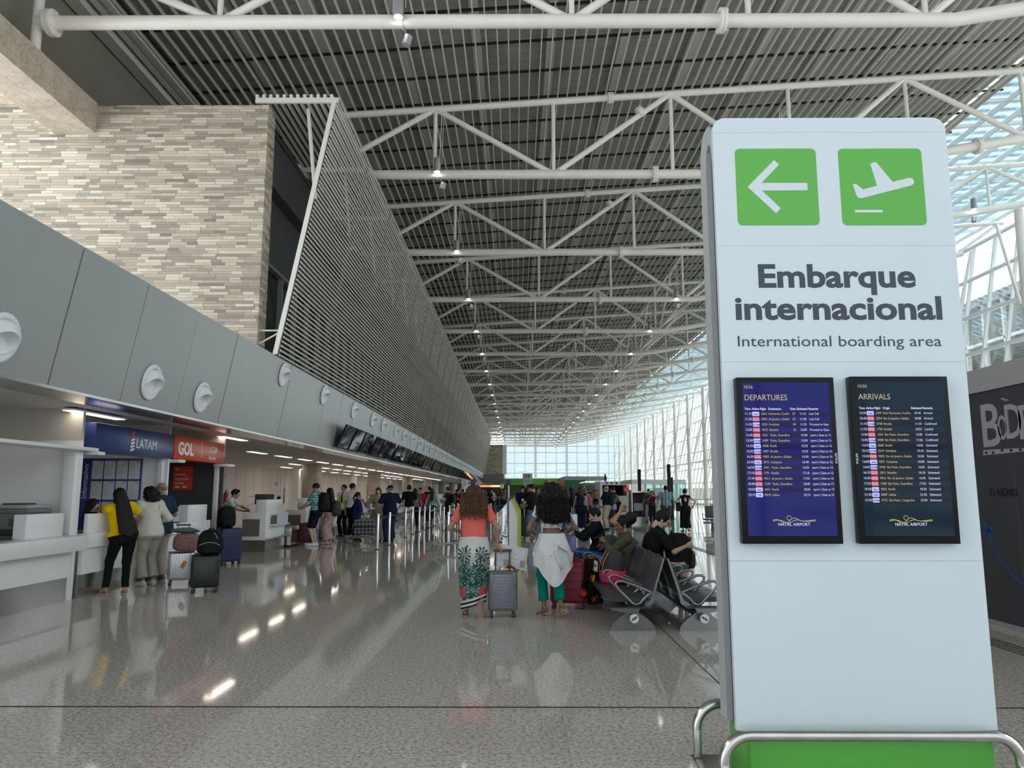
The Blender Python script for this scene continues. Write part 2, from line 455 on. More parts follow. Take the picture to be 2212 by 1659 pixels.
# ---- stone block, upper dark wall, facade behind the screen
wl = structure(MB().box((-14.2, 16.0, 2.85), (-5.64, 16.5, 10.28)).box((-14.2, 15.9, 10.28), (-10.5, 16.5, 14.4)).build('wall_left', M_STONE, smooth=0))
structure(MB().box((-10.5, 3.0, 9.6), (-9.55, 16.0, 10.32)).build('trim_1', M_CONC, smooth=0))
structure(MB().box((-10.9, 3.0, 10.32), (-10.4, 16.6, 14.2)).box((-10.9, 16.6, 9.5), (-10.4, Y_END - 30, 14.2)).build('wall_left_upper', M_OLIVE, smooth=0))
structure(MB().box((-9.92, 3, 12.86), (-9.78, 125, 12.94)).box((-9.64, 3, 12.86), (-9.5, 125, 12.94)).box((-10.35, 3, 12.7), (-10.02, 125, 12.9)).build('trim_2', M_LOUV, smooth=0))
structure(MB().box((-14.2, 16.5, 10.2), (-5.9, 125, 10.3)).build('wall_left_roof', M_FACADE, smooth=0))
fa = structure(MB().box((-6.3, 16.5, 8.95), (-5.95, 125, 10.2)).box((-6.3, 16.5, 2.85), (-5.95, 125, 4.9)).box((-6.35, 16.5, 7.15), (-6.25, 125, 8.95)).build('wall_left_facade', M_FACADE, smooth=0))
w4 = structure(MB().box((-6.28, 16.5, 4.9), (-6.24, 125, 7.15)).build('window_4', M_GLASSD, smooth=0))
fr = MB(); Y = 16.6
while Y < 125: fr.box((-6.24, Y - .04, 4.9), (-6.12, Y + .04, 7.15)); Y += 1.24
fr.box((-6.24, 16.5, 4.9), (-6.1, 125, 4.98)).box((-6.24, 16.5, 7.07), (-6.1, 125, 7.15))
structure(fr.build('window_frame', mat('grey_window_frame', (.25, .25, .25), .5), w4, smooth=0))
# ---- leaning slatted screen
SCR_Y0, SCR_Y1 = 16.0, 124.0
A = Vector((-5.16, 0, 4.5)); B = Vector((-4.05, 0, 10.45)); U = (B - A).normalized(); Nn = Vector((U.z, 0, -U.x))
scr = MB(); n = 60
prof = [(.0, -.038), (.022, -.046), (.044, -.030), (.052, -.004), (.04, .018), (.018, .03), (-.012, .04), (-.012, .032), (.012, .02), (.026, .004), (.03, -.012), (.02, -.028), (.0, -.03)]
for i in range(n + 1):
    c = A + (B - A) * (i / n)
    P = [c + Nn * a * .62 + U * b * .56 for a, b in prof]
    scr.prism([(p.x, SCR_Y0, p.z) for p in P], (0, SCR_Y1 - SCR_Y0, 0))
ws = structure(scr.build('wall_screen', M_LOUV, smooth=0))
a, b = A - Nn * .03, B - Nn * .03
structure(MB().prism([(a.x, SCR_Y0 - .01, a.z), (a.x - .10, SCR_Y0 - .01, a.z), (b.x - .10, SCR_Y0 - .01, b.z), (b.x, SCR_Y0 - .01, b.z)], (0, .05, 0)).build('screen_end_frame', M_LOUV, ws, smooth=0))
fr = MB(); Y = SCR_Y0 + 3.7
while Y < SCR_Y1:
    w = .014 if Y > SCR_Y0 + .1 else .03
    a, b = A - Nn * .03, B - Nn * .03
    fr.prism([(a.x, Y - w, a.z), (a.x - .10, Y - w, a.z), (b.x - .10, Y - w, b.z), (b.x, Y - w, b.z)], (0, 2 * w, 0)); Y += 3.73
structure(fr.build('screen_post', mat('screen_post_grey', (.16, .155, .145), .6), ws, smooth=0))
fr = MB()                                                   # top return of the screen, back to the facade
X = -4.2
while X > -5.95: fr.box((X - .045, SCR_Y0, 10.46), (X + .02, SCR_Y1, 10.54)); X -= .155
Y = SCR_Y0 + .03
while Y < SCR_Y1: fr.box((-5.95, Y - .03, 10.34), (-4.05, Y + .03, 10.46)); Y += 3.73
structure(MB().box((-5.97, SCR_Y0 + .2, 10.60), (-4.2, SCR_Y1, 10.62)).build('added_dark_sheet', M_FACADE, ws, smooth=0))  # dark sheet added so the gaps between the top slats look shaded
structure(fr.build('screen_top_slat', M_LOUV, ws, smooth=0))
fr = MB(); Y = SCR_Y0 + .1
while Y < SCR_Y1:
    fr.tube([(-5.9, Y, 4.6), (-5.2, Y, 5.0)], .02, 6).tube([(-5.9, Y, 5.05), (-5.1, Y, 5.05)], .02, 6)
    fr.tube([(-4.6, Y + .3, 8.2), (-4.85, Y + .3, 10.4)], .045, 8); Y += 3.73
structure(fr.build('screen_brace', M_LOUV, ws, smooth=40))
# ---- fascia over the check-in recess
seams = [1.8, 3.5, 5.2, 6.95, 8.69, 10.3, 12.0, 13.75, 15.4, 17.2, 18.95, 20.55, 22.37, 24.2]
while seams[-1] < 126: seams.append(seams[-1] + 1.76)
fp = MB()
for a, b in zip(seams, seams[1:]):
    j = random.uniform(-.006, .006)
    P = [(-5.2 + j, a + .008, 4.47), (-5.5 + j, a + .008, 2.79), (-5.56, a + .008, 2.79), (-5.26, a + .008, 4.47)]
    fp.prism(P, (0, b - a - .016, 0))
fas = structure(fp.build('trim_3', M_PANEL, smooth=0))
structure(MB().prism([(-5.23, 1.8, 4.46), (-5.53, 1.8, 2.8), (-5.9, 1.8, 2.8), (-5.9, 1.8, 4.46)], (0, 124, 0)).build('trim_backing', M_BLACK, fas, smooth=0))
structure(MB().box((-6.05, 1.8, 2.755), (-5.5, 126, 2.79)).build('trim_4', M_STRIP, smooth=0))
sf = structure(MB().box((-13.2, 1.8, 2.78), (-6.05, 126, 2.85)).build('ceiling_recess', M_SOFFIT, smooth=0))
structure(MB().box((-13.4, 1.8, 0), (-13.1, 126, 2.8)).build('wall_left_recess', M_WALLW, smooth=0))
sm_ = MB(); Y = 3.0
while Y < 126: sm_.box((-13.1, Y - .008, .1), (-13.095, Y + .008, 2.78)); Y += 1.24
structure(sm_.build('panel_joint', mat('joint_grey', (.2, .19, .18), .7), bpy.data.objects['wall_left_recess'], smooth=0))
for i, (py, w) in enumerate(((42.4, .9), (44.1, .9), (66.0, .9), (68.0, .9))):
    d = structure(MB().box((-13.1, py - .5, 0), (-13.06, py + .5, 2.3)).build('door_%d' % (i + 1), mat('door_paint', (.66, .64, .62), .5), smooth=0))
    structure(MB().box((-13.06, py + .05, .9), (-13.05, py + .3, 2.15)).build('door_glass', M_GLASSD, d, smooth=0))
    structure(MB().tube([(-13.05, py - .38, 1.05), (-13.0, py - .38, 1.05), (-13.0, py - .26, 1.05)], .012, 6).build('door_handle', M_CHROME, d))
for k in range(9):                                          # round concrete columns in the recess
    Y = 34 + 14.92 * k
    if Y < 125: structure(MB().lathe([(.43, 0), (.43, 2.8)], 32, Matrix.Translation((-9.2, Y, 0))).build('column', M_COLC))
for k in range(4): structure(MB().box((-12.2, 26 + 14.92 * (k + 1), 0), (-11.8, 26.4 + 14.92 * (k + 1), 2.8)).build('column_square', M_WALLW, smooth=0))
structure(MB().box((-6.3, 124.1, 2.85), (-5.2, 124.4, 10.3)).prism([(-5.2, 124.1, 4.45), (-5.2, 124.1, 10.3), (-4.2, 124.1, 10.3)], (0, .3, 0)).build('wall_screen_end', M_FACADE, smooth=0))
# end of the left-hand block
structure(MB().box((-5.2, 125, 4.4), (-2.25, 135, 9.3)).build('wall_end', M_STONE, smooth=0))
structure(MB().box((-2.24, 125.5, 4.4), (-1.6, 126.5, 9.2)).build('trim_5', M_MULL, smooth=0))
structure(MB().box((-5.4, 122, 2.85), (-2.0, 134, 4.38)).build('trim_6', mat('grey_bulkhead', (.22, .21, .2), .6), smooth=0))
structure(MB().box((-14.3, 126, 0), (-13.1, 156, 9)).box((-13.1, 135.2, 0), (-2.3, 135.6, 9)).build('wall_far', M_WALLW, smooth=0))
# ---- lamps set in the recess ceiling
lamp = thing('ceiling_light', 'long recessed strip light glowing in the low ceiling before the store signs', 'light', (-6.55, 11.6, 2.755), 0, 'strip lights in the low ceiling')
MB().box((-.11, -.75, -.02), (.11, .75, 0)).box((-.09, -.73, -.026), (.09, .73, -.0)).build('frame', M_WHITE, lamp, smooth=0)
MB().box((-.085, -.72, -.03), (.085, .72, -.02)).build('diffuser', M_LAMP, lamp, smooth=0)
LAMP_GROUP = 'strip lights in the low ceiling'
spots = []
for k in range(1, 9): spots.append((-6.5, 11.6 + 5.6 * k)) if k in (1,) else None
for k in range(22): spots.append((-8.1, 23.5 + 2.68 * k))
for k in range(18): spots.append((-9.9, 33.7 + 2.65 * k))
for k in range(12): spots.append((-11.6, 38.0 + 3.4 * k))
for (X, Y) in spots:
    dup(lamp, (X, Y, 2.78), label='warm recessed strip light in the low ceiling above the check-in desks')
# ================================================================= ROOF TRUSSES
ORD = ['first', 'second', 'third', 'fourth', 'fifth', 'sixth', 'seventh', 'eighth', 'ninth', 'tenth', 'eleventh', 'twelfth', 'thirteenth', 'fourteenth', 'fifteenth', 'sixteenth', 'seventeenth', 'eighteenth', 'nineteenth', 'twentieth']
tr = thing('roof_truss', 'white tubular roof truss nearest to the camera, spanning above the green-based sign', 'roof truss', (0, TR0, 0), 0, 'tubular roof trusses')
MB().tube([(-9.5, 0, 11.05), (8.9, 0, 11.05)], .14, 16).tube([(8.9, 0, 11.05), (22.4, 0, z_bot(22.4))], .14, 16).ball((8.9, 0, 11.05), .141, 14, 10).build('bottom_chord', M_STEEL, tr)
MB().tube([(-9.6, 0, z_top(-9.6)), (24.6, 0, z_top(24.6))], .10, 14).build('top_chord', M_STEEL, tr)
bots = [-6.06, 1.14, 8.34, 15.5, 22.0]; tops = [-9.66, -2.46, 4.74, 11.94, 19.1]
for i in range(5):
    for t_, b_ in ((tops[i], bots[i]), (tops[i + 1] if i < 4 else 24.4, bots[i])):
        MB().tube([(t_, 0, z_top(t_)), (b_, 0, z_bot(b_))], .085, 10).build('diagonal', M_STEEL, tr)
for X in bots[:4] + tops[1:]:
    MB().tube([(X, 0, z_bot(X)), (X, 0, z_top(X))], .06, 10).build('vertical', M_STEEL, tr)
def flange(mb, c, d, r, th=.035):
    c = Vector(c); d = Vector(d).normalized(); R = d.to_track_quat('Z', 'Y').to_matrix().to_4x4(); R.translation = c
    for s_ in (-1, 1): mb.lathe([(0, s_ * th - th * .9), (r, s_ * th - th * .9), (r, s_ * th + th * .9), (0, s_ * th + th * .9)], 20, R)
    for k in range(8):
        q = 2 * pi * k / 8
        a = R @ Vector((r * .82 * cos(q), r * .82 * sin(q), -th * 3)); b = R @ Vector((r * .82 * cos(q), r * .82 * sin(q), th * 3))
        mb.cyl(a, b, .015, 6)
for (c, d, r) in (((4.2, 0, 11.05), (1, 0, 0), .25), ((14.0, 0, z_bot(14.0)), (1, 0, .172), .25), ((2.9, 0, z_top(2.9)), (1, 0, .07), .17), ((3.8, 0, z_top(4.74) - (4.74 - 3.8) * .62), (-3.6, 0, -2.4), .17)):
    m = MB(); flange(m, c, d, r); m.build('flange', M_STEEL, tr)
for k in range(1, N_TR + 1):
    dup(tr, (0, TR0 + BAY * k, 0), label='white tubular roof truss, %s back from the camera%s' % (ORD[k], '' if k < N_TR else ', before the end window'))
m = MB(); flange(m, (-9.5, 0, 11.05), (1, 0, 0), .27); m.build('end_flange', M_STEEL, tr)
MB().tube([(-9.8, 0, 10.32), (-9.8, 0, 14.2)], .10, 14).tube([(-9.8, 0, 11.05), (-9.5, 0, 11.05)], .14, 12).build('end_post', M_STEEL, tr)
lb = thing('roof_beam', 'long white tubular beam running down the hall where the trusses bend', 'roof beam', (8.6, TR0 + 3 * BAY, 0))
L = BAY * (N_TR - 3)
MB().tube([(0, 0, 11.25), (0, L, 11.25)], .055, 10).tube([(.35, 0, 11.25), (.35, L, 11.25)], .055, 10).build('lower_pipe', M_STEEL, lb)
MB().tube([(0, 0, 13.7), (0, L, 13.7)], .06, 8).build('upper_pipe', M_STEEL, lb)
m = MB()
for k in range(N_TR - 3):
    m.tube([(0, BAY * k, 11.25), (0, BAY * (k + .5), 13.7), (0, BAY * (k + 1), 11.25)], .05, 8)
m.build('zigzag_bracing', M_STEEL, lb)
# ---- columns along the right-hand glass
col = thing('steel_column', 'white round steel column by the glass wall, nearest the camera behind the sign', 'column', (20.45, TR0 + .3, 0), 0, 'white columns along the glass wall')
MB().tube([(0, 0, 0), (0, 0, 4), (0, 0, 9.0), (0, 0, 12.9)], [.24, .24, .21, .17], 16).build('shaft', M_STEEL, col)
MB().tube([(0, 0, 3.4), (1.2, 0, 8.2), (2.6, 0, 13.6)], [.08, .13, .07], 10).build('raking_strut', M_STEEL, col)
MB().tube([(0, 0, 7.5), (.3, 1.9, 13.0)], .07, 8).tube([(0, 0, 7.5), (.3, -1.9, 13.0)], .07, 8).build('fork', M_STEEL, col)
m = MB(); flange(m, (0, 0, 8.9), (0, 0, 1), .30); m.build('flange', M_STEEL, col)
MB().tube([(0, 0, 4.9), (3.0, 1.8, 5.2)], .05, 8).tube([(0, 0, 4.9), (3.0, -1.8, 5.2)], .05, 8).tube([(0, 0, 4.9), (0, BAY, 4.9)], .045, 8).tube([(0, 0, 4.9), (2.9, BAY, 5.0)], .035, 6).build('tie_rod', M_STEEL, col)
for k in range(1, N_TR + 1):
    dup(col, (20.45, TR0 + .3 + BAY * k, 0), label='white round steel column by the glass wall, %s along the row' % ORD[k])
# ---- hanging cylinder lamps
M_LAMPB = mat('lamp_body_grey', (.33, .33, .34), .4, metal=.3)
hl = thing('hanging_lamp', 'grey cylinder lamp strapped to the nearest truss, glowing at the top left', 'light', (-2.36, TR0 - .26, 10.98), 0, 'cylinder lamps on the trusses')
MB().lathe([(.095, 0), (.105, .02), (.105, .42), (.07, .45), (0, .45)], 18).build('housing', M_LAMPB, hl)
MB().lathe([(0, -.004), (.088, -.004), (.088, .01)], 18).build('lens', M_LENS, hl)
MB().tube([(.06, .12, .44), (.1, .26, 2.15)], .012, 6).tube([(.12, .14, .3), (.16, .26, 2.15)], .008, 6).tube(arc((.05, .26, .07), .16, 0, 2 * pi, 14, 'yz'), .012, 6, closed=True).build('cable', M_SLAT, hl)
h2 = MB(); R = Matrix.Translation((.12, .3, -.42)) @ Matrix.Rotation(.25, 4, 'Y')
h2.lathe([(0, 0), (.09, 0), (.09, .2), (0, .22)], 16, R); h2.build('lower_housing', M_LAMPB, hl)
pos = []
for k in range(N_TR + 1):
    for j, X in enumerate((-2.36, 7.95, 18.3)):
        if k == 0 and j != 0: continue
        if j == 2 and (k > 6): continue
        pos.append((k, j, X))
for k, j, X in pos:
    if k == 0 and j == 0: continue
    zz = 11.02 if j < 2 else z_bot(X) + .05
    dup(hl, (X, TR0 + BAY * k - .26, zz), label='grey cylinder lamp on the %s truss back, %s' % (ORD[k], ('left row', 'right row by the bend', 'outer row near the glass roof')[j]))
# ================================================================= THE BIG SIGN
SX, SY = 1.852, 4.35; SF = 4.19; HW = .688
M_SIGNW = mat('sign_white_sheet', (.655, .735, .785), .22, vary=.02, vscale=1.5)
M_SIGNG = mat('sign_grey_rim', (.42, .44, .45), .35)
M_GREEN = mat('sign_green_film', srgb(94, 178, 70), .28)
M_SLATE = mat('lettering_slate', srgb(58, 66, 78), .45)
M_INOX = mat('bumper_stainless', (.58, .56, .54), .2, metal=1.0, vary=.12, vscale=3)
sg = thing('totem_sign', 'tall white wayfinding totem on a green base with boarding text and two flight screens', 'sign', (SX, SY, 0))
def rounded(x0, z0, x1, z1, r, y, n=6, corners=(1, 1, 1, 1)):
    out = []
    for (cx, cz, a0, on) in ((x1 - r, z0 + r, -pi / 2, corners[0]), (x1 - r, z1 - r, 0, corners[1]), (x0 + r, z1 - r, pi / 2, corners[2]), (x0 + r, z0 + r, pi, corners[3])):
        if on: out += arc((cx, y, cz), r, a0, a0 + pi / 2, n)
        else: out.append((cx + (r if a0 in (-pi / 2, 0) else -r), y, cz + (-r if a0 in (-pi / 2, pi) else r)))
    return out
M = MB(); zc = [at_y(1800, y, SF).z for y in (1580, 1212, 782, 531, 286)]
zt = 3.745
zc[0] = .30
for a, b in zip(zc, zc[1:] + [zt]):
    top = b == zt
    M.prism(rounded(-HW, a + .0012, HW, b, .075 if top else .001, -.16, 5, (0, 1, 1, 0) if top else (0, 0, 0, 0)), (0, .035, 0))
M.build('front_panel', M_SIGNW, sg, smooth=30)
prof = [(-.124, 3.66), (-.10, 3.71), (-.06, 3.74), (0, 3.75), (.06, 3.74), (.11, 3.70), (.14, 3.63), (.15, 3.5), (.15, .3), (.02, .3), (.02, 3.5), (0, 3.60), (-.05, 3.63), (-.09, 3.6), (-.124, 3.5)]
MB().prism([(-HW, y, z) for y, z in prof], (2 * HW, 0, 0)).build('back_shell', M_SIGNG, sg, smooth=30)
MB().box((-HW + .035, -.124, .3), (HW - .035, .03, 3.62)).build('core', mat('sign_core_dark', (.03, .035, .033), .6), sg, smooth=0)
MB().rbox((-.635, -.20, .012), (.635, .17, .305), .006).build('base', mat('sign_green_paint', srgb(82, 168, 62), .3), sg, smooth=30)
MB().rbox((-.82, -.34, 0), (.82, .36, .012), .004).build('floor_plate', M_STEELB, sg, smooth=30)
for y in (-.27, .31):
    r = .14
    pts = [(-.79, y, .17)] + [(p[0], y, p[2]) for p in arc((-.79 + r, y, .17), r, pi, pi / 2, 8)] + [(p[0], y, p[2]) for p in arc((.73 - r, y, .17), r, pi / 2, 0, 8)]
    rl = MB().tube(pts, .029, 16).build('bumper_rail', M_INOX, sg)
    for x in (-.79, .73): MB().rbox((x - .022, y - .02, .012), (x + .022, y + .02, .172), .004).build('foot', M_STEELB, rl, smooth=30)
def sp(px, py, Y=SF):                                        # a point of the sign's front, in the sign's own frame
    p = at_y(px, py, Y); return (p.x - SX, Y - SY, p.z)
gm = MB()
for (a, b) in (((1592, 321), (1766, 487)), ((1818, 321), (1994, 487))):
    p0 = sp(a[0] + 2, b[1]); p1 = sp(b[0] - 5, a[1])
    gm.prism(rounded(p0[0], p0[2], p1[0], p1[2], .028, -.1615), (0, .004, 0))
gm.build('green_square', M_GREEN, sg, smooth=0)
zz = lambda q: sp(1480 + q[0] / 2.765, 200 + q[1] / 2.765)
pm = MB()
def glyph(mb, pts, y): mb.prism([(p[0], y, p[2]) for p in map(zz, pts)], (0, .0025, 0))
glyph(pm, [(372, 565), (530, 405), (560, 432), (455, 541), (728, 541), (730, 585), (458, 587), (570, 692), (543, 722)], -.1635)
pm.build('arrow_pictogram', M_SIGNW, sg, smooth=0); pm = MB()
glyph(pm, [(1104, 428), (1122, 418), (1140, 418), (1238, 535), (1335, 511), (1356, 514), (1366, 532), (1362, 548), (1345, 557), (1050, 633), (1030, 628), (1020, 610), (1000, 550), (1018, 546), (1062, 580), (1145, 557)], -.1635)
glyph(pm, [(1013, 702), (1178, 702), (1179, 717), (1014, 717)], -.1635)
pm.build('plane_pictogram', M_SIGNW, sg, smooth=0)
def _caph():
    c = bpy.data.curves.new('letters', 'FONT'); c.body = 'H'; o = bpy.data.objects.new('letters', c); m = o.to_mesh(); h = max(v.co.y for v in m.vertices); o.to_mesh_clear(); bpy.data.objects.remove(o); return h
CAPH = _caph()
def sign_text(body, x0, x1, yb, cap, bold):
    m = MB(); p = sp((x0 + x1) / 2, yb); w = sp(x1, yb)[0] - sp(x0, yb)[0]; h = sp(1800, yb - cap)[2] - p[2]
    text_into(m, body, plane_M((p[0], -.1605, p[2]), (1, 0, 0), (0, 0, 1)), h / .69, 'CENTER', .001, bold * h, width=w, cap=h)
    return m.build('lettering', M_SLATE, sg, smooth=0)
sign_text('Embarque', 1639, 1979, 619.5, 47, .042)
sign_text('internacional', 1589, 2036, 689, 47, .042)
sign_text('International boarding area', 1594, 2034, 748, 22.5, .0)
# ---- the two flight screens
M_BEZ = mat('screen_bezel_black', (.006, .007, .008), .35, spec=.2)
M_TXT = mat('screen_text_pale', (.2, .2, .25), .4, emit=srgb(196, 192, 236), es=.75)
M_AMB = mat('screen_text_amber', (.2, .18, .12), .4, emit=srgb(196, 168, 120), es=.6)
def screen(px, title, colr, band, rows, arrivals, label):
    (tl, tr_, bl, br) = px; Y0 = SF - .06
    x0 = (sp(*tl, Y0)[0] + sp(*bl, Y0)[0]) / 2; x1 = (sp(*tr_, Y0)[0] + sp(*br, Y0)[0]) / 2; z0 = sp(*bl, Y0)[2]; z1 = sp(*tl, Y0)[2]
    w = thing('flight_screen', label, 'screen', (SX + x0, SY - .16 - .002, z0), 0)
    W, Hh = x1 - x0, z1 - z0
    MB().rbox((0, -.058, 0), (W, 0, Hh), .004).build('casing', M_BEZ, w, smooth=30)
    bx, bz = .030, .03
    MB().box((bx, -.0595, bz + .012), (W - bx, -.057, Hh - bz)).build('display', mat('display_' + title, tuple(c * .12 for c in colr), .06, emit=colr, es=.6, spec=.22), w, smooth=0)
    ow, oh = W - 2 * bx, Hh - 2 * bz - .012; zt_ = Hh - bz
    y = -.0600
    X = lambda f: bx + ow * f
    Z = lambda f: zt_ - oh * f
    wt = MB(); am = MB(); bd = MB(); bg = MB(); red = MB(); bt = MB()
    s = oh * .0215
    def T(mb, body, fx, fz, size, al='LEFT', dy=0, bold=0.0, sq=.92):
        text_into(mb, body, plane_M((X(fx), y - dy, Z(fz)), (1, 0, 0), (0, 0, 1)), size, al, .0004, bold, squeeze=sq)
    T(am, '10:56', .015, .04, s * 1.45); T(am, title, .02, .118, s * 2.5, sq=.9)
    heads = (('Time', .02), ('Airline', .1), ('Flight', .195), ('Origin' if arrivals else 'Destination', .29)) + (() if arrivals else (('Gate', .54),)) + (('Estimated', .615), ('Remarks', .75))
    for t_, f in heads: T(wt, t_, f, .182, s * .93, bold=.0004)
    step = .0353
    for i, (tm_, al, fl_, de, ga, es_, re_) in enumerate(rows):
        f = .215 + step * i
        if i % 2 == 0: bd.box((X(0), y + .0002, Z(f + .012)), (X(1), y + .0008, Z(f - .0225)))
        T(wt, tm_, .018, f, s * 1.05); T(am, fl_, .205, f, s); T(am, de, .29, f, s, sq=.86)
        if ga: T(am, ga, .565, f, s)
        T(wt, es_, .645, f, s); T(wt, re_, .755, f, s, sq=.86)
        g_ = al == 'GOL'
        b = MB().prism(rounded(X(.105), Z(f + .008), X(.185), Z(f - .020), .004, y - .0004, 3), (0, .0006, 0)).build('airline_badge', mat('badge_red', (.3, .05, .06), .3, emit=srgb(178, 52, 66), es=.8) if g_ else mat('badge_pale', (.3, .3, .4), .3, emit=srgb(168, 160, 235), es=.8), w, smooth=0)
        q = MB(); T(q, al, .145, f + .001, s * (1.05 if g_ else .75), 'CENTER', dy=.001, bold=.0003)
        q.build('badge_text', M_TXT if g_ else mat('badge_text_blue', (.02, .02, .1), .4, emit=srgb(40, 40, 130), es=.8), b, smooth=0)
    T(wt, 'NATAL AIRPORT', .52, .935, s * 1.25, 'CENTER', bold=.0002, sq=1.02)
    wv = MB()
    for k, (dz, am_) in enumerate(((0, .012), (.004, .02))):
        pts = [(X(.28 + .48 * q / 24), y - .001, Z(.905 - dz) + am_ * (sin(q * .55 + k) * max(.15, 1 - abs(q - 9) / 10.0))) for q in range(25)]
        wv.tube(pts, .0016, 5)
    wv.tube([(X(.465) + .012 * cos(a * .4), y - .001, Z(.885) + .012 * sin(a * .4)) for a in range(14)], .0014, 5)
    for nm, mb, mt in (('row_band', bd, mat('band_' + title, tuple(c * .1 for c in band), .06, emit=band, es=.6, spec=.22)), ('text_pale', wt, M_TXT), ('text_amber', am, M_AMB),
                       ('airport_logo', wv, mat('logo_gold_line', (.3, .3, .1), .4, emit=srgb(170, 165, 70), es=.7))):
        mb.build(nm, mt, w, smooth=0)
    mk = MB()
    if arrivals: text_into(mk, 'PHILIPS', plane_M((.018, -.0585, Hh * .47), (0, 0, 1), (-1, 0, 0)), .018, 'LEFT', .0005)
    else: text_into(mk, 'PHILIPS', plane_M((W - .006, -.0585, Hh * .475), (0, 0, 1), (-1, 0, 0)), .018, 'LEFT', .0005)
    mk.build('maker_mark', M_WHITE, w, smooth=0)
AZ, GO, LA = 'Azul', 'GOL', 'LATAM'
dep = [('11:15', AZ, '2562', 'Horizonte, Confin', '07', '11:15', 'Last Call'), ('11:20', GO, '2055', 'de Janeiro, Galeão', '03', '11:20', 'Last Call'), ('11:55', LA, '3520', 'Fortaleza', '09', '11:55', 'Proceed to Gate'),
       ('12:05', GO, '1813', 'Salvador', '02', '12:05', 'Proceed to Gate'), ('12:40', GO, '1541', ' Paulo, Guarulhos', '', '12:40', 'rport | Gate at 11:'), ('12:50', LA, '3459', ' Paulo, Guarulhos', '', '12:50', 'rport | Gate at 11:'),
       ('15:25', AZ, '4038', 'Recife', '', '15:25', 'rport | Gate at 13:'), ('15:55', LA, '3497', 'Brasília', '', '15:55', 'rport | Gate at 14:'), ('16:30', GO, '9003', 'de Janeiro, Galeão', '', '16:30', 'rport | Gate at 15:'),
       ('16:40', AZ, '2912', 'Campinas', '', '16:40', 'rport | Gate at 15:'), ('16:50', LA, '3441', ' Paulo, Guarulhos', '', '16:50', 'rport | Gate at 15:'), ('17:10', GO, '1791', 'Brasília', '', '17:10', 'rport | Gate at 15:'),
       ('17:30', GO, '9013', 'de Janeiro, Galeão', '', '17:30', 'rport | Gate at 16:'), ('18:40', GO, '1539', ' Paulo, Guarulhos', '', '18:40', 'rport | Gate at 17:'), ('18:50', AZ, '2651', 'Recife', '', '18:50', 'rport | Gate at 17:'), ('23:15', 'TAP', '0010', 'Lisboa', '', '23:15', 'rport | Gate at 21')]
arr = [('10:35', AZ, '2499', 'Belo Horizonte, Confins', '', '10:18', 'Arrived'), ('10:40', GO, '2054', 'Rio de Janeiro, Galeão', '', '10:08', 'Arrived'), ('11:10', LA, '3758', 'Brasília', '', '11:10', 'Confirmed'), ('11:25', GO, '1750', 'Brasília', '', '10:53', 'Landed'),
       ('12:00', GO, '1554', 'São Paulo, Guarulhos', '', '12:00', 'Confirmed'), ('12:05', LA, '3438', 'São Paulo, Guarulhos', '', '11:56', 'Confirmed'), ('14:55', AZ, '2682', 'Recife', '', '14:55', 'Estimated'), ('15:10', LA, '3519', 'Fortaleza', '', '15:10', 'Estimated'),
       ('15:50', GO, '9002', 'Rio de Janeiro, Galeão', '', '15:50', 'Estimated'), ('16:00', AZ, '4291', 'Campinas', '', '16:00', 'Estimated'), ('16:05', LA, '3440', 'São Paulo, Guarulhos', '', '16:05', 'Estimated'), ('16:10', GO, '1812', 'Salvador', '', '16:10', 'Estimated'),
       ('16:45', GO, '9012', 'Rio de Janeiro, Galeão', '', '16:45', 'Estimated'), ('17:55', GO, '1588', 'São Paulo, Guarulhos', '', '17:55', 'Estimated'), ('18:20', AZ, '2822', 'Recife', '', '18:20', 'Estimated'), ('21:45', 'TAP', '0009', 'Lisboa', '', '21:45', 'Estimated'), ('22:50', LA, '4732', 'São Paulo, Congonhas', '', '22:50', 'Estimated')]
screen(((1592, 815), (1803, 815), (1603, 1175), (1820, 1175)), 'DEPARTURES', srgb(26, 28, 116), srgb(18, 20, 84), dep, False, 'blue flight screen reading departures, left one on the white totem')
screen(((1837, 813), (2047, 813), (1857, 1175), (2075, 1175)), 'ARRIVALS', srgb(12, 38, 58), srgb(8, 26, 42), arr, True, 'dark teal flight screen reading arrivals, right one on the white totem')
# ================================================================= HOARDING ON THE RIGHT
HX = 5.62
hd = thing('hoarding', 'tall dark shop hoarding with pale lettering and a blue aeroplane trail, behind the totem', 'hoarding', (HX, 5, 0))
MB().box((0, 0, 0), (.08, 12, 2.74)).build('board', mat('hoarding_dark', (.036, .038, .046), .5), hd, smooth=0)
MB().box((-.03, 0, 2.74), (.12, 12, 3.02)).build('top_rail', mat('hoarding_grey', (.30, .30, .29), .6), hd, smooth=0)
MB().box((-.012, 0, 0), (0, 12, .06)).build('skirting', mat('skirting_grey', (.25, .25, .25), .5), hd, smooth=0)
def hp(px, py): p = at_x(px, py, HX); return (-.004, p.y - 5, p.z)
hq = lambda q: hp(2070 + q[0] / 2.676, 780 + q[1] / 2.676)
lt = MB()
def letter(ch, q0, q1, bold):
    a = hq(q0); b = hq(q1); m = MB()                        # q0 lower left, q1 upper right
    w = a[1] - b[1]; h = b[2] - a[2]
    text_into(lt, ch, plane_M((-.004, (a[1] + b[1]) / 2, a[2]), (0, -1, 0), (0, 0, 1)), h / .73, 'CENTER', .003, bold, width=w)
letter('B', (150, 495), (234, 222), .008); letter('O', (237, 455), (276, 302), .004); letter('D', (284, 448), (356, 228), .006); letter('E', (363, 450), (440, 232), .006)
lt.prism([hq(q) for q in ((146, 545), (380, 522), (520, 512), (520, 490), (380, 502), (146, 514))], (.003, 0, 0))
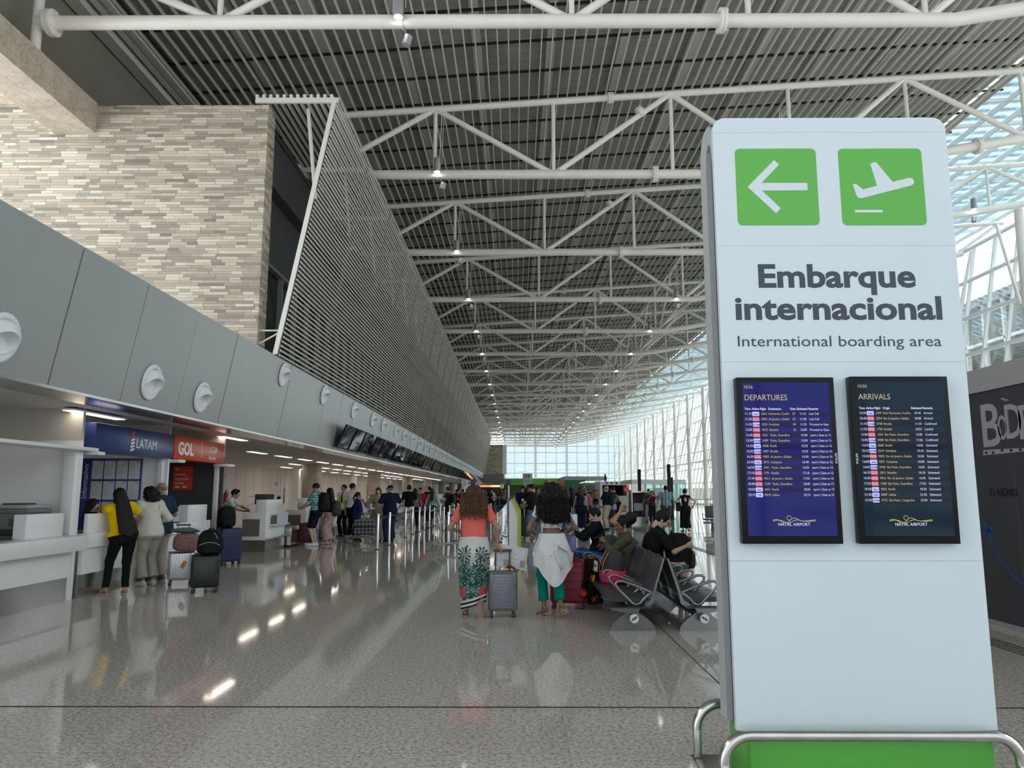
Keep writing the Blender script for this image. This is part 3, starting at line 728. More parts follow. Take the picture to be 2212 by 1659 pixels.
lt.prism([hq(q) for q in ((243, 222), (275, 222), (258, 210))], (.003, 0, 0)); lt.prism([hq(q) for q in ((258, 232), (300, 226), (275, 220))], (.003, 0, 0))
lt.build('logo_lettering', mat('hoarding_letters', (.30, .29, .32), .5), hd, smooth=0)
l2 = MB(); a = hq((185, 780)); b = hq((430, 735))
text_into(l2, 'O NOVO', plane_M((-.003, a[1], a[2]), (0, -1, 0), (0, 0, 1)), (b[2] - a[2]) / .73, 'LEFT', .001, .006)
for q in ((164, 530), (204, 529), (256, 516), (308, 516), (362, 512)): p = hq(q); l2.box((-.006, p[1] - .02, p[2] - .015), (-.001, p[1] + .02, p[2] + .015))
l2.build('slogan_lettering', mat('hoarding_black_letters', (.008, .008, .01), .5), hd, smooth=0)
bl = MB()
for poly in ([(147, 915), (155, 925), (170, 955), (186, 985), (200, 1045), (188, 1046), (168, 985), (152, 960)], [(168, 965), (213, 958), (216, 968), (180, 990)], [(165, 975), (138, 1010), (136, 1022), (176, 992)], [(192, 1040), (214, 1050), (212, 1058), (190, 1062)]):
    bl.prism([hq(q) for q in poly], (.002, 0, 0))
P = [hq(q) for q in ((200, 1060), (215, 1090), (245, 1145), (285, 1200), (330, 1250), (380, 1290), (450, 1330))]
for p, q in zip(P, P[1:]): bl.prism([(p[0], p[1], p[2] - .014), (q[0], q[1], q[2] - .018), (q[0], q[1], q[2] + .018), (p[0], p[1], p[2] + .014)], (.002, 0, 0))
bl.build('aeroplane_graphic', mat('hoarding_blue', srgb(24, 72, 128), .5), hd, smooth=0)
for y in (1.3, 3.55, 4.9, 7.4, 9.8): MB().box((-.002, y - .006, 0), (0, y + .006, 2.74)).build('board_joint', mat('joint_lighter', (.07, .07, .075), .6), hd, smooth=0)
# ================================================================= AIR NOZZLES ON THE FASCIA
nrm = Vector((1.68, 0, -.3)).normalized()
def nozzle_M():
    z = Vector((1.68, 0, -.3)).normalized(); y = Vector((0, 1, 0)); x = y.cross(z)
    return Matrix(((x.x, y.x, z.x, 0), (x.y, y.y, z.y, 0), (x.z, y.z, z.z, 0), (0, 0, 0, 1)))
NM = nozzle_M()
def fpt(Y, z): t_ = (z - 2.79) / (4.47 - 2.79); return (-5.5 + .3 * t_ + .005, Y, z)
M_NOZ = mat('nozzle_white_plastic', (.78, .80, .80), .3)
nz = thing('air_nozzle', 'round white air nozzle on the grey fascia, cut by the left edge of the picture', 'air nozzle', fpt(7.72, 3.16), 0, 'round air nozzles on the fascia')
MB().lathe([(.155, .0), (.268, .0), (.272, .012), (.262, .03), (.235, .04), (.205, .03), (.185, .012), (.155, .01)], 36, NM).build('flange', M_NOZ, nz)
TL = NM @ Matrix.Rotation(radians(32), 4, 'Y') @ Matrix.Rotation(radians(16), 4, 'X')
b = MB().lathe([(.192, -.04), (.194, .005), (.188, .03), (.176, .06), (.158, .088), (.150, .10), (.142, .102), (.136, .09), (.13, .04), (.115, .0), (0, -.01)], 32, TL).build('nozzle', M_NOZ, nz)
YV = [11.0, 12.8, 16.67, 20.27, 24.05, 27.28, 29.44, 32.57, 34.95, 37.7]
while YV[-1] < 112: YV.append(YV[-1] + 2.75)
for i, Y in enumerate(YV):
    dup(nz, fpt(Y, 3.16 if i < 2 else 4.16 - (0 if i < 10 else .02)), label=('round white air nozzle low on the fascia above the blue store sign', 'round white air nozzle low on the fascia above the orange store sign', 'round white air nozzle high on the fascia just below the screen corner', 'second white air nozzle along the foot of the slatted screen', 'third white air nozzle along the foot of the slatted screen')[i] if i < 5 else 'small round white air nozzle far along the fascia above the row of monitors')
# ================================================================= MONITORS ALONG THE FASCIA
M_SCR = pmat('dim_monitor_face', lambda t: t.ramp(t.noise(t.obj(), 3, 4), [(.35, (.008, .008, .02)), (.7, (.04, .036, .09))]), .05, Specular_IOR_Level=1.0, Coat_Weight=.8, Coat_Roughness=.03)
mo = thing('ceiling_monitor', 'dark tilted monitor hanging on the fascia, nearest of the long row', 'monitor', (-5.2, 23.0, 3.2), 0, 'monitors along the check-in fascia')
a = Vector((-.13, 0, -.33)); b = Vector((.16, 0, .33)); d = Vector((-.05, 0, .022))
MB().prism([(a.x, -.64, a.z), (b.x, -.64, b.z), (b.x + d.x, -.64, b.z + d.z), (a.x + d.x, -.64, a.z + d.z)], (0, 1.28, 0)).build('casing', M_BEZ, mo, smooth=0)
e = Vector((.003, 0, -.0013)); u = (b - a).normalized()
MB().add([a + u * .025 + e + Vector((0, -.615, 0)), a + u * .025 + e + Vector((0, .615, 0)), b - u * .025 + e + Vector((0, .615, 0)), b - u * .025 + e + Vector((0, -.615, 0))], [(0, 1, 2, 3)]).build('display', M_SCR, mo, smooth=0)
MB().box((-.32, -.05, .0), (-.02, .05, .08)).box((-.32, -.05, -.14), (-.09, .05, -.08)).build('bracket', M_DARK, mo, smooth=0)
k = 0
for g_ in range(20):
    for j in range(3):
        Y = 23.0 + 5.02 * g_ + 1.5 * j
        if Y > 119 or (g_ == 0 and j == 0): continue
        dup(mo, (-5.2, Y, 3.2), label='dark tilted monitor hanging on the fascia, %s of the long row' % ('second', 'third')[j - 1] if g_ == 0 else 'dark tilted monitor hanging among the further ones of the long row')
# ================================================================= TICKET STORES ON THE LEFT
CXF = -6.4
P_WHITE = mat('store_white_panel', (.86, .86, .85), .35)
P_BEIGE = mat('store_beige_wall', (.56, .53, .48), .6)
part_y = (11.12, 13.95, 16.6)
for i, (y, x0, m_) in enumerate(zip(part_y, (-8.0, -8.3, -8.5), (P_WHITE, P_WHITE, mat('store_charcoal', (.05, .05, .055), .6)))):
    structure(MB().box((x0, y, 0), (-6.46, y + .06, 2.3)).build('wall_partition', m_, smooth=0))
    structure(MB().box((x0, y, 2.3), (-6.46, y + .06, 2.78)).build('wall_partition_top', P_BEIGE, smooth=0))
    w = .10 if i == 0 else .05
    structure(MB().rbox((-6.64, y - w, 0), (-6.47 if i == 0 else -6.54, y + w, 2.16), .008).build('trim_post', P_WHITE, smooth=30))
structure(MB().box((-8.0, 1.8, 0), (-7.94, 11.12, 2.78)).build('wall_store', P_BEIGE, smooth=0))
structure(MB().box((-8.55, 11.18, 0), (-8.5, 16.6, 2.78)).build('wall_store', P_WHITE, smooth=0))
hb = MB().rbox((-6.75, 1.8, 2.15), (-6.32, 11.35, 2.2), .006).rbox((-6.6, 11.3, 2.10), (-6.3, 11.5, 2.15), .006).build('trim_header', P_WHITE, smooth=30); structure(hb)
structure(MB().rbox((-6.6, 14.0, 2.09), (-6.28, 14.28, 2.145), .006).rbox((-6.6, 16.4, 2.09), (-6.28, 16.8, 2.145), .006).build('trim_header', P_WHITE, smooth=30))
P_COUNTER = mat('counter_white', (.85, .85, .84), .32)  # even white of the counters, a touch darker than the store panels
def counter(label, y0, y1, upper, zt_=.93, out=.06):
    c = thing('ticket_counter', label, 'counter', (CXF, y0, 0))
    L = y1 - y0
    MB().rbox((-.12, 0, zt_ - .21), (out, L, zt_), .012).build('ledge', P_COUNTER, c, smooth=30)
    MB().box((-.06, .01, .34), (0, L - .01, zt_ - .2)).build('front_panel', P_COUNTER, c, smooth=0)
    MB().box((-.09, .01, 0), (-.035, L - .01, .34)).build('kick_plate', M_STEELB, c, smooth=0)
    MB().box((-1.0, .01, zt_ - .05), (-.1, L - .01, zt_ - .015)).build('worktop', mat('worktop_grey', (.33, .32, .31), .45), c, smooth=0)
    if upper: MB().rbox((-.08, .12, zt_ - .05), (-.02, upper, 1.22), .006).build('upper_panel', P_WHITE, c, smooth=30)
    return c
counter('white ticket counter at the left edge with a steel kick plate and printer behind', 2.0, 11.0, 0, .93, .24)
counter('white ticket counter under the blue store sign where three people stand', 11.26, 13.88, 2.5)
counter('white ticket counter under the orange store sign with a divider box', 14.03, 15.78, 0, .97)
for lab, a, b in (('white divider box on the leftmost ticket counter beside the printer', (-6.57, 9.92, .93), (-6.40, 10.74, 1.25)), ('white divider box on the counter under the orange sign', (-6.58, 14.8, .97), (-6.40, 15.7, 1.29))):
    t = thing('divider_box', lab, 'divider', ((a[0] + b[0]) / 2, (a[1] + b[1]) / 2, a[2]))
    dx, dy, h = (b[0] - a[0]) / 2, (b[1] - a[1]) / 2, b[2] - a[2]
    MB().rbox((-dx, -dy, 0), (dx, dy, h), .006).build('box', P_WHITE, t, smooth=30)
    MB().box((-dx + .01, -dy - .002, .01), (dx - .01, -dy, h - .01)).build('end_panel', P_COUNTER, t, smooth=0)
# printer
pr = thing('printer', 'grey office printer standing behind the leftmost ticket counter', 'printer', (-6.96, 10.6, .915))
M_PRG = mat('printer_grey', (.17, .17, .175), .45); M_PRD = mat('printer_dark', (.03, .03, .03), .4)
MB().rbox((-.32, -.28, 0), (.30, .28, .34), .015).rbox((-.22, -.27, .34), (.30, .27, .40), .01).build('body', M_PRG, pr, smooth=30)
MB().rbox((-.20, -.26, .40), (.29, .26, .455), .02).build('scanner_lid', mat('printer_light_grey', (.36, .36, .37), .4), pr, smooth=30)
MB().rbox((-.14, -.16, .455), (.12, .18, .475), .006).build('paper_feeder', M_PRD, pr, smooth=30)
m = MB()
for k in range(6): m.box((.06, -.283, .17 + .018 * k), (.19, -.279, .18 + .018 * k))
m.build('vent_slots', M_PRD, pr, smooth=0)
MB().rbox((-.30, -.30, .04), (.2, -.28, .13), .006).build('paper_tray', M_PRD, pr, smooth=30)
# store signs
def store_sign(label, y0, y1, colr, name='store_sign'):
    s = thing(name, label, 'sign', (-6.42, y0, 2.16))
    MB().rbox((-.34, 0, 0), (0, y1 - y0, .44), .006).build('box', mat('sign_box_' + label[:5], colr, .28), s, smooth=30)
    return s
LM = lambda y, z: plane_M((.003, y, z), (0, 1, 0), (0, 0, 1))
s1 = store_sign('blue store sign reading LATAM hanging over the ticket counters', 11.42, 14.04, srgb(28, 52, 112))
m = MB(); text_into(m, 'LATAM', LM(1.22, .12), .235, 'LEFT', .002, .0, width=None, squeeze=.98); m.build('lettering', M_WHITE, s1, smooth=0)
m = MB(); r_ = MB()
for k in range(6):
    (r_ if k > 3 else m).prism([(.003, 1.07 - .012 * (5 - k) * .4, .05 + .055 * k), (.003, 1.17, .085 + .055 * k), (.003, 1.17, .115 + .055 * k), (.003, 1.06 - .012 * (5 - k) * .4, .085 + .055 * k)], (.002, 0, 0))
m.build('emblem', M_WHITE, s1, smooth=0); r_.build('emblem_tip', mat('emblem_red', srgb(206, 46, 70), .4), s1, smooth=0)
s2 = store_sign('orange store sign reading GOL beside the blue one over the counters', 14.08, 16.52, srgb(206, 72, 42))
m = MB(); text_into(m, 'GOL', LM(.16, .1), .33, 'LEFT', .002, .012); text_into(m, 'LOJA', LM(1.62, .2), .19, 'LEFT', .002, .003); text_into(m, 'ticket office', LM(1.6, .06), .1, 'LEFT', .002, 0, squeeze=.8)
m.box((.0, 1.23, .08), (.004, 1.25, .37)); m.build('lettering', M_WHITE, s2, smooth=0)
# notice board with sheets
nb = thing('notice_board', 'blue information board covered with white sheets inside the store', 'notice board', (-8.05, 13.945, 0))
MB().box((0, -.02, .85), (1.12, 0, 2.16)).build('board', mat('board_blue', srgb(30, 36, 128), .4), nb, smooth=0)
m = MB(); text_into(m, 'Informativo', plane_M((.13, -.022, 1.42), (0, 0, 1), (-1, 0, 0)), .135, 'LEFT', .001); m.build('lettering', M_WHITE, nb, smooth=0)
M_SHEET = mat('paper_sheet', (.70, .69, .70), .7); M_INK = mat('print_ink', (.2, .2, .21), .7)
for r in range(3):
    for c in range(4):
        x = .20 + .228 * c; z = 1.78 - .375 * r
        p = MB().box((x, -.024, z), (x + .205, -.02, z + .335)).build('sheet', M_SHEET, nb, smooth=0)
        q = MB(); rng = random.Random(r * 7 + c)
        q.box((x + .12, -.0252, z + .305), (x + .19, -.024, z + .318))
        for k in range(9):
            w = rng.uniform(.05, .165); q.box((x + .02, -.0252, z + .27 - .026 * k), (x + .02 + w, -.024, z + .274 - .026 * k))
        q.build('print_lines', M_INK, p, smooth=0)
po = thing('wall_poster', 'small red poster on the charcoal wall of the store', 'poster', (-8.2, 16.59, 1.52))
p0 = at_y(373, 1058, 16.59); p1 = at_y(418, 1007, 16.59); po.location = (p0.x, 16.59, p0.z); W, Hh = p1.x - p0.x, p1.z - p0.z
MB().box((0, -.02, 0), (W, 0, Hh)).build('panel', mat('poster_red', srgb(204, 56, 34), .4), po, smooth=0)
m = MB()
for i, (t_, f) in enumerate((('SAC', .86), ('PASSAGENS', .62), ('INFORMAÇÕES', .43), ('UPGRADE', .25))):
    text_into(m, t_, plane_M((W * .1, -.022, Hh * f), (1, 0, 0), (0, 0, 1)), Hh * .085, 'LEFT', .0006, .0008)
    m.box((W * .1, -.0215, Hh * (f - .05)), (W * .85, -.02, Hh * (f - .045)))
m.box((W * .12, -.0215, Hh * .1), (W * .36, -.02, Hh * .14)).box((W * .5, -.0215, Hh * .1), (W * .74, -.02, Hh * .14))
m.build('lettering', M_WHITE, po, smooth=0)
# upright leaflet holders
for lab, x, y, z in (('clear leaflet stand on the counter ledge between the customers', -6.34, 12.0, .93), ('white leaflet stand with a red mark on the counter under the orange sign', -6.36, 14.2, .97)):
    t = thing('leaflet_stand', lab, 'leaflet stand', (x, y, z), .5)
    MB().box((-.06, -.05, 0), (.06, .05, .02)).build('base', M_BEZ, t, smooth=0)
    MB().prism([(-.055, -.02, .02), (.055, -.02, .02), (.055, .02, .30), (-.055, .02, .30)], (0, .008, 0)).build('leaflet', M_SHEET, t, smooth=0)
    MB().prism([(-.012, .006, .21), (.012, .006, .21), (.012, .010, .25), (-.012, .010, .25)], (0, -.002, 0)).build('mark', mat('mark_red', srgb(200, 60, 50), .5), t, smooth=0)
# fire extinguisher and its plate on the recess wall
fe = thing('fire_extinguisher', 'red fire extinguisher hanging on the white wall behind the check-in clerk', 'fire extinguisher', (-13.0, 29.5, .95))
pp = at_x(487, 1062, -13.0); fe.location = (-12.98, pp.y, .95)
MB().lathe([(0, 0), (.085, .0), (.09, .03), (.09, .48), (.06, .55), (.03, .58), (.03, .62), (0, .62)], 18).build('cylinder', mat('extinguisher_red', srgb(150, 22, 24), .3), fe)
MB().tube([(0, 0, .62), (.0, .03, .68), (.0, .12, .72)], .015, 6).tube([(.03, 0, .63), (.12, .02, .55), (.1, .02, .1)], .012, 6).build('hose_and_valve', M_BEZ, fe)
MB().box((-.07, -.05, .2), (.092, .05, .36)).build('label_plate', M_SHEET, fe, smooth=0)
pl = thing('wall_notice', 'white notice plate on the wall above the fire extinguisher', 'notice', (-13.085, pp.y, 2.0)); MB().box((0, -.12, 0), (.01, .12, .45)).build('plate', M_SHEET, pl, smooth=0)
MB().box((.01, -.03, .12), (.012, .03, .34)).build('symbol', mat('mark_red', srgb(200, 60, 50), .5), pl, smooth=0)
pp = at_x(597, 1045, -13.09); pl = thing('exit_plate', 'small green and white pictogram plate on the recess wall', 'sign', (-13.085, pp.y, pp.z - .1))
MB().box((0, -.2, 0), (.01, .2, .17)).build('plate', mat('exit_green', (.05, .22, .12), .5), pl, smooth=0)
MB().box((.01, -.06, .02), (.012, .04, .15)).box((.01, .08, .08), (.012, .17, .1)).build('symbol', M_SHEET, pl, smooth=0)
# ================================================================= CHECK-IN DESKS
M_TAUPE = mat('desk_taupe_panel', (.155, .135, .115), .55)
M_BELT = mat('conveyor_rubber', (.02, .02, .02), .6)
def make_desk():
    d = thing('check_in_desk', 'nearest white check-in desk with a taupe side panel and steel kick, by the leaning clerk', 'check-in desk', (-6.5, 19.75, 0), 0, 'check-in desks')
    MB().rbox((-.62, 0, .30), (0, 1.62, 1.0), .008).build('body', M_WHITE, d, smooth=30)
    MB().box((-.61, -.006, .40), (-.16, 0, .84)).build('side_panel', M_TAUPE, d, smooth=0)
    MB().box((-.63, -.004, 0), (.004, 1.63, .30)).build('kick_plate', M_STEELB, d, smooth=0)
    MB().rbox((-.30, .06, 1.0), (-.02, 1.35, 1.34), .006).build('upper_box', M_WHITE, d, smooth=30)
    MB().box((-.6, .02, 1.0), (-.3, 1.6, 1.02)).build('worktop', M_WHITE, d, smooth=0)
    MB().rbox((0, .28, .66), (.20, 1.45, .70), .004).rbox((0.0, .28, .70), (.015, 1.45, .99), .003).build('bag_shelf', M_WHITE, d, smooth=30)
    MB().box((.05, .30, .70), (.19, .32, .93)).build('shelf_cheek', M_TAUPE, d, smooth=0)
    MB().box((.19, .30, .68), (.21, 1.2, 1.0)).build('notice_panel', mat('notice_pale_blue', (.60, .63, .74), .4), d, smooth=0)
    MB().tube([(.02, .0, .34), (.05, .03, .34), (.05, 1.6, .34)], .018, 8).build('bumper_rail', M_STEELB, d)
    return d
def make_belt():
    b = thing('baggage_conveyor', 'steel baggage conveyor beside the nearest check-in desk', 'conveyor', (-6.35, 21.5, 0), 0, 'baggage conveyors')
    MB().box((-.75, 0, .06), (.0, 1.0, .40)).build('housing', M_STEELB, b, smooth=0)
    MB().rbox((-.85, .06, .40), (-.02, .94, .44), .01).build('belt', M_BELT, b, smooth=30)
    for y in (-.03, .95): MB().rbox((-.85, y, .3), (.02, y + .08, .56), .008).build('side_rail', M_STEELB, b, smooth=30)
    for y in (.1, .8): MB().rbox((-.7, y, 0), (-.05, y + .1, .06), .004).build('foot', M_BELT, b, smooth=30)
    return b
dk = make_desk(); bt_ = make_belt()
for k in range(1, 15):
    far = ' far along the row' if k > 3 else ''
    dup(dk, (-6.5, 19.75 + 3.73 * k, 0), label='white check-in desk with taupe panel, %s from the leaning clerk' % ORD[k] if k < 8 else 'white check-in desk with taupe panel among the far end of the row')
    dup(bt_, (-6.35, 21.5 + 3.73 * k, 0), label='steel baggage conveyor beside the %s check-in desk' % ORD[k] if k < 8 else 'steel baggage conveyor at the far end of the desk row')
mn = thing('desk_monitor', 'black desk monitor on the nearest check-in desk before the clerk', 'monitor', (-6.98, 21.0, 1.02), radians(35))
MB().rbox((-.26, -.02, .12), (.26, .02, .46), .006).build('screen', M_BEZ, mn, smooth=30)
MB().box((-.02, 0, .01), (.02, .03, .14)).box((-.1, -.06, 0), (.1, .08, .012)).build('stand', M_BEZ, mn, smooth=0)
lp = thing('label_printer', 'small white ticket printer on the nearest check-in desk by the clerk\'s hands', 'printer', (-6.86, 19.98, 1.02), .1)
MB().rbox((-.12, -.16, 0), (.12, .16, .2), .012).build('body', M_WHITE, lp, smooth=30); MB().box((-.122, -.1, .1), (-.119, .1, .115)).build('slot', M_BEZ, lp, smooth=0)
for (lab, y) in (('steel stand frame behind the leaning clerk', 20.6), ('steel scale frame over the conveyor by the second desk', 22.4)):
    t = thing('steel_frame', lab, 'frame', (-7.3, y, 0), 0)
    MB().tube([(0, 0, 0), (0, 0, 1.42), (.0, .9, 1.42), (.0, .9, 0)], .02, 8).build('frame', M_STEELB, t); MB().rbox((-.03, .78, 1.2), (.06, .92, 1.4), .01).build('scanner', M_BEZ, t, smooth=30)
# ================================================================= QUEUE POSTS
M_NAVY = mat('belt_navy', (.012, .016, .04), .7)
def make_post():
    p = thing('queue_post', 'nearest chrome queue post with a navy belt, in front of the baggage trolley', 'queue post', (-3.76, 20.7, 0), 0, 'chrome queue posts')
    MB().lathe([(0, .0), (.036, .0), (.036, .95), (.03, .96), (0, .96)], 16).build('post', M_CHROME, p)
    MB().lathe([(0, 0), (.075, 0), (.07, .012), (.04, .02)], 20).build('base', M_DARK, p)
    return p
qp = make_post()
def belt_for(p, d):
    a = Vector(d); a = a - a.normalized() * .08
    n = a.normalized(); s = Vector((-n.y, n.x, 0)) * .002
    m = MB()
    for k in range(4):
        q0 = a * (k / 4); q1 = a * ((k + 1) / 4); sag = lambda f: -.05 * (1 - (2 * f - 1) ** 2)
        z0, z1 = .90 + sag(k / 4), .90 + sag((k + 1) / 4)
        m.add([q0 - s + Vector((0, 0, z0)), q1 - s + Vector((0, 0, z1)), q1 - s + Vector((0, 0, z1 - .055)), q0 - s + Vector((0, 0, z0 - .055)), q0 + s + Vector((0, 0, z0)), q1 + s + Vector((0, 0, z1)), q1 + s + Vector((0, 0, z1 - .055)), q0 + s + Vector((0, 0, z0 - .055))], [(0, 1, 2, 3), (7, 6, 5, 4), (0, 4, 5, 1), (3, 2, 6, 7)])
    m.build('belt', M_NAVY, p, smooth=0)
rowsq = [('in the row beside the check-in desks', [(-3.76, 20.7), (-3.71, 22.3), (-3.8, 26.1), (-3.79, 27.8), (-3.77, 29.6), (-3.76, 31.2), (-3.75, 32.9), (-3.7, 34.4), (-3.6, 36.0), (-3.5, 38.0)]),
         ('in the middle row behind the coral-shirted woman', [(-2.0, 22.4), (-1.95, 24.3), (-1.93, 26.2), (-1.9, 28.2), (-1.9, 30.2), (-1.9, 32.2), (-1.9, 34.5), (-1.9, 37.0)]),
         ('in the far cross row of the queue maze', [(-3.0, 39.0), (-2.2, 39.0), (-1.3, 39.0), (-.5, 39.0), (-2.9, 33.0), (-2.9, 30.5), (-2.9, 35.5)]),
         ('in the row beside the white and green kiosk', [(-.53, 21.9), (-.50, 23.6), (-.50, 25.4), (-.5, 27.2), (-.5, 29.0), (-.5, 31.0), (-.5, 33.0), (-.5, 35.0)])]
first = True
for lab, pts in rowsq:
    for i, (x, y) in enumerate(pts):
        if first: o = qp; first = False
        else: o = dup(qp, (x, y, 0), label=None)
        if o is not qp:
            for c in list(o.children):
                if c.name.startswith('belt'): bpy.data.objects.remove(c)
            o['label'] = 'chrome queue post with a navy belt, %s' % lab
        if i + 1 < len(pts): belt_for(o, (pts[i + 1][0] - x, pts[i + 1][1] - y, 0))
# ================================================================= KIOSKS AND SIGN STANDS IN THE MIDDLE
ks = thing('check_in_kiosk', 'white and lime green self check-in kiosk, nearest of the row in mid hall', 'kiosk', (-.2, 21.4, 0), 0, 'self check-in kiosks')
prof = [(0, .0), (.25, 0), (.25, .92), (.07, 1.30), (0, 1.27)]
MB().prism([(x, 0, z) for x, z in prof], (0, .46, 0)).build('body', M_WHITE, ks, smooth=0)
prof = [(.25, 0), (.335, 0), (.335, 1.0), (.13, 1.36), (.07, 1.30), (.25, .92)]
MB().prism([(x, -.02, z) for x, z in prof], (0, .5, 0)).build('front_frame', mat('kiosk_lime', srgb(172, 190, 48), .4), ks, smooth=0)
MB().prism([(.315, .06, 1.045), (.155, .06, 1.325), (.16, .06, 1.33), (.32, .06, 1.05)], (0, .34, 0)).build('touch_screen', M_BEZ, ks, smooth=0)
for k in range(1, 6): dup(ks, (-.2 + .0 * k, 21.4 + .95 * k, 0), label='white and lime green self check-in kiosk, %s of the row in the middle' % ORD[k])
def sign_stand(label, px, py_t, py_b, Y, w, colr, body=None, poles=1):
    p = at_y(px, (py_t + py_b) / 2, Y); z1 = at_y(px, py_t, Y).z; z0 = at_y(px, py_b, Y).z
    s = thing('sign_stand', label, 'sign', (p.x, Y, 0))
    m = MB()
    for q in ([0] if poles == 1 else (-.15, .15)): m.lathe([(.035, .0), (.035, z0 + .05)], 12, Matrix.Translation((q, 0, 0)))
    m.build('pole', M_STEELB, s)
    MB().lathe([(0, 0), (.2, 0), (.2, .015), (.03, .03)], 20).build('base', M_STEELB, s)
    MB().rbox((-w / 2, -.02, z0), (w / 2, .02, z1), .004).build('board', mat('stand_board_%d' % int(colr[0] * 99), colr, .4), s, smooth=30)
    m = MB()
    if body:
        text_into(m, body, plane_M((0, -.022, z0 + (z1 - z0) * .22), (1, 0, 0), (0, 0, 1)), (z1 - z0) * .16, 'CENTER', .001)
        m.prism([(-.18, -.022, z0 + (z1 - z0) * .85), (-.05, -.022, z0 + (z1 - z0) * .85), (-.05, -.022, z0 + (z1 - z0) * .5)], (0, .001, 0)).prism([(.18, -.022, z0 + (z1 - z0) * .85), (.05, -.022, z0 + (z1 - z0) * .85), (.05, -.022, z0 + (z1 - z0) * .5)], (0, .001, 0))
        m.build('lettering', mat('stand_green_print', srgb(40, 96, 60), .5), s, smooth=0)
    else:
        h = z1 - z0
        m.tube([(.06 * cos(a / 10 * 2 * pi) * .8, -.022, z0 + h * .35 + .06 * sin(a / 10 * 2 * pi)) for a in range(9)], .012, 5).box((-.07, -.022, z0 + h * .72), (.07, -.02, z0 + h * .8))
        m.build('symbol', mat('stand_symbol', (.02, .03, .06) if colr[0] > .4 else (.5, .52, .6), .5), s, smooth=0)
sign_stand('white sign board with a round symbol on a pole, left of the coral-shirted woman', 1004, 1036, 1053, 31, .25, (.62, .64, .66))
sign_stand('dark blue sign board on a pole behind the coral-shirted woman\'s hair', 1022.5, 1035, 1053, 32, .22, srgb(52, 70, 104))
sign_stand('dark blue sign board on a tall pole beside the lime kiosks', 1098.5, 1036, 1052, 26.5, .17, srgb(52, 66, 98))
sign_stand('pale boarding sign with green arrows on two poles in mid hall', 1139.5, 1023, 1046, 52, .66, (.50, .53, .51), 'Embarque', 2)
for o_ in [o for o in COL.objects if o.get('category') == 'sign' and o.name.startswith('sign_stand')]: pass
# ================================================================= SHOPS AND BOXES AT THE FAR END AND RIGHT
def shop(name, label, x0, x1, y0, dep_, h, wallm, cat='shop'):
    s = thing(name, label, cat, ((x0 + x1) / 2, y0, 0)); w = (x1 - x0) / 2
    return s, w
GL = mat('shop_green', srgb(96, 176, 62), .4); GD = mat('shop_dark_green', srgb(26, 108, 78), .45); REDM = mat('shop_red', srgb(170, 30, 36), .45)
def px_span(pa, pb, Y): return at_y(pa, 1062, Y).x, at_y(pb, 1062, Y).x
def pz(py, Y): return at_y(1115, py, Y).z
Yb = 118
x0, x1 = px_span(1088, 1222, Yb); s, w = shop('shop_building', 'low shop front with a bright green banner across the far end of the hall', x0, x1, Yb, 4, 0, GL)
zt_, zb = pz(1034, Yb), pz(1047.5, Yb)
MB().box((-w, 0, zb), (w, .5, zt_)).build('banner', GL, s, smooth=0)
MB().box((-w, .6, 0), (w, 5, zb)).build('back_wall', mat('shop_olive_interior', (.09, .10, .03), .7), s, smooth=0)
MB().box((w * .32, -.05, zb + .1), (w * .42, .0, zt_ - .3)).build('banner_mark', REDM, s, smooth=0)
m = MB()
for k in range(7): m.box((w * (.48 - .1) + .35 * k, -.04, zb + .35), (w * (.48 - .1) + .22 + .35 * k, 0, zb + .65))
m.build('banner_dashes', mat('banner_cream', (.8, .72, .5), .5), s, smooth=0)
MB().box((w * .78, -.3, zb - .6), (w * 1.0, -.1, zt_ + .05)).build('red_menu_board', mat('menu_brick', srgb(164, 76, 52), .5), s, smooth=0)
MB().box((-w, .2, 0), (w, .9, 1.0)).build('counter', M_TAUPE, s, smooth=0)
x0, x1 = px_span(1030, 1080, 112); s, w = shop('food_counter', 'food counter with a glowing red and yellow menu strip at the far left end', x0, x1, 112, 3, 0, REDM)
MB().box((-w, 0, pz(1052, 112)), (w * .2, .2, pz(1048, 112))).build('menu_light_red', mat('menu_glow_red', (.5, .1, .08), .4, emit=(1, .30, .2), es=1.2), s, smooth=0)
MB().box((w * .2, 0, pz(1052, 112)), (w, .2, pz(1048, 112))).build('menu_light_yellow', mat('menu_glow_yellow', (.5, .4, .1), .4, emit=(1, .75, .3), es=1.2), s, smooth=0)
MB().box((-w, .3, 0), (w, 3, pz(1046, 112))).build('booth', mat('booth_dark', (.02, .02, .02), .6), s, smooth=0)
Yc = 96; x0, x1 = px_span(1220, 1312, Yc); s, w = shop('shop_pavilion', 'grey-roofed shop pavilion with a green corner and glass front, centre of the far hall', x0, x1, Yc, 8, 0, GD)
zt_ = pz(1029, Yc); zm = pz(1037, Yc)
MB().box((-w, 0, zm), (w, 9, zt_)).build('roof', mat('pavilion_grey', (.36, .36, .35), .6), s, smooth=0)
MB().box((-w, .1, 0), (-w * .6, .4, zm)).prism([(-w, .05, zm), (-w, .05, zm - 1.0), (w * .1, .05, zm)], (0, .2, 0)).build('green_corner', GD, s, smooth=0)
MB().box((-w * .6, .3, 0), (w, .34, zm - .4)).build('shop_glass', mat('shop_dim_glass', (.06, .065, .06), .15), s, smooth=0)
MB().box((-w * .15, .0, zm - .75), (w, .1, zm - .35)).build('green_name_board', mat('name_board_green', srgb(58, 128, 84), .4), s, smooth=0)
MB().lathe([(.3, 0), (.45, 0), (.45, .03), (.3, .03)], 20, Matrix.Translation((w * .55, .2, zm - 1.25)) @ Matrix.Rotation(pi / 2, 4, 'X')).build('round_emblem', REDM, s, smooth=0)
m = MB()
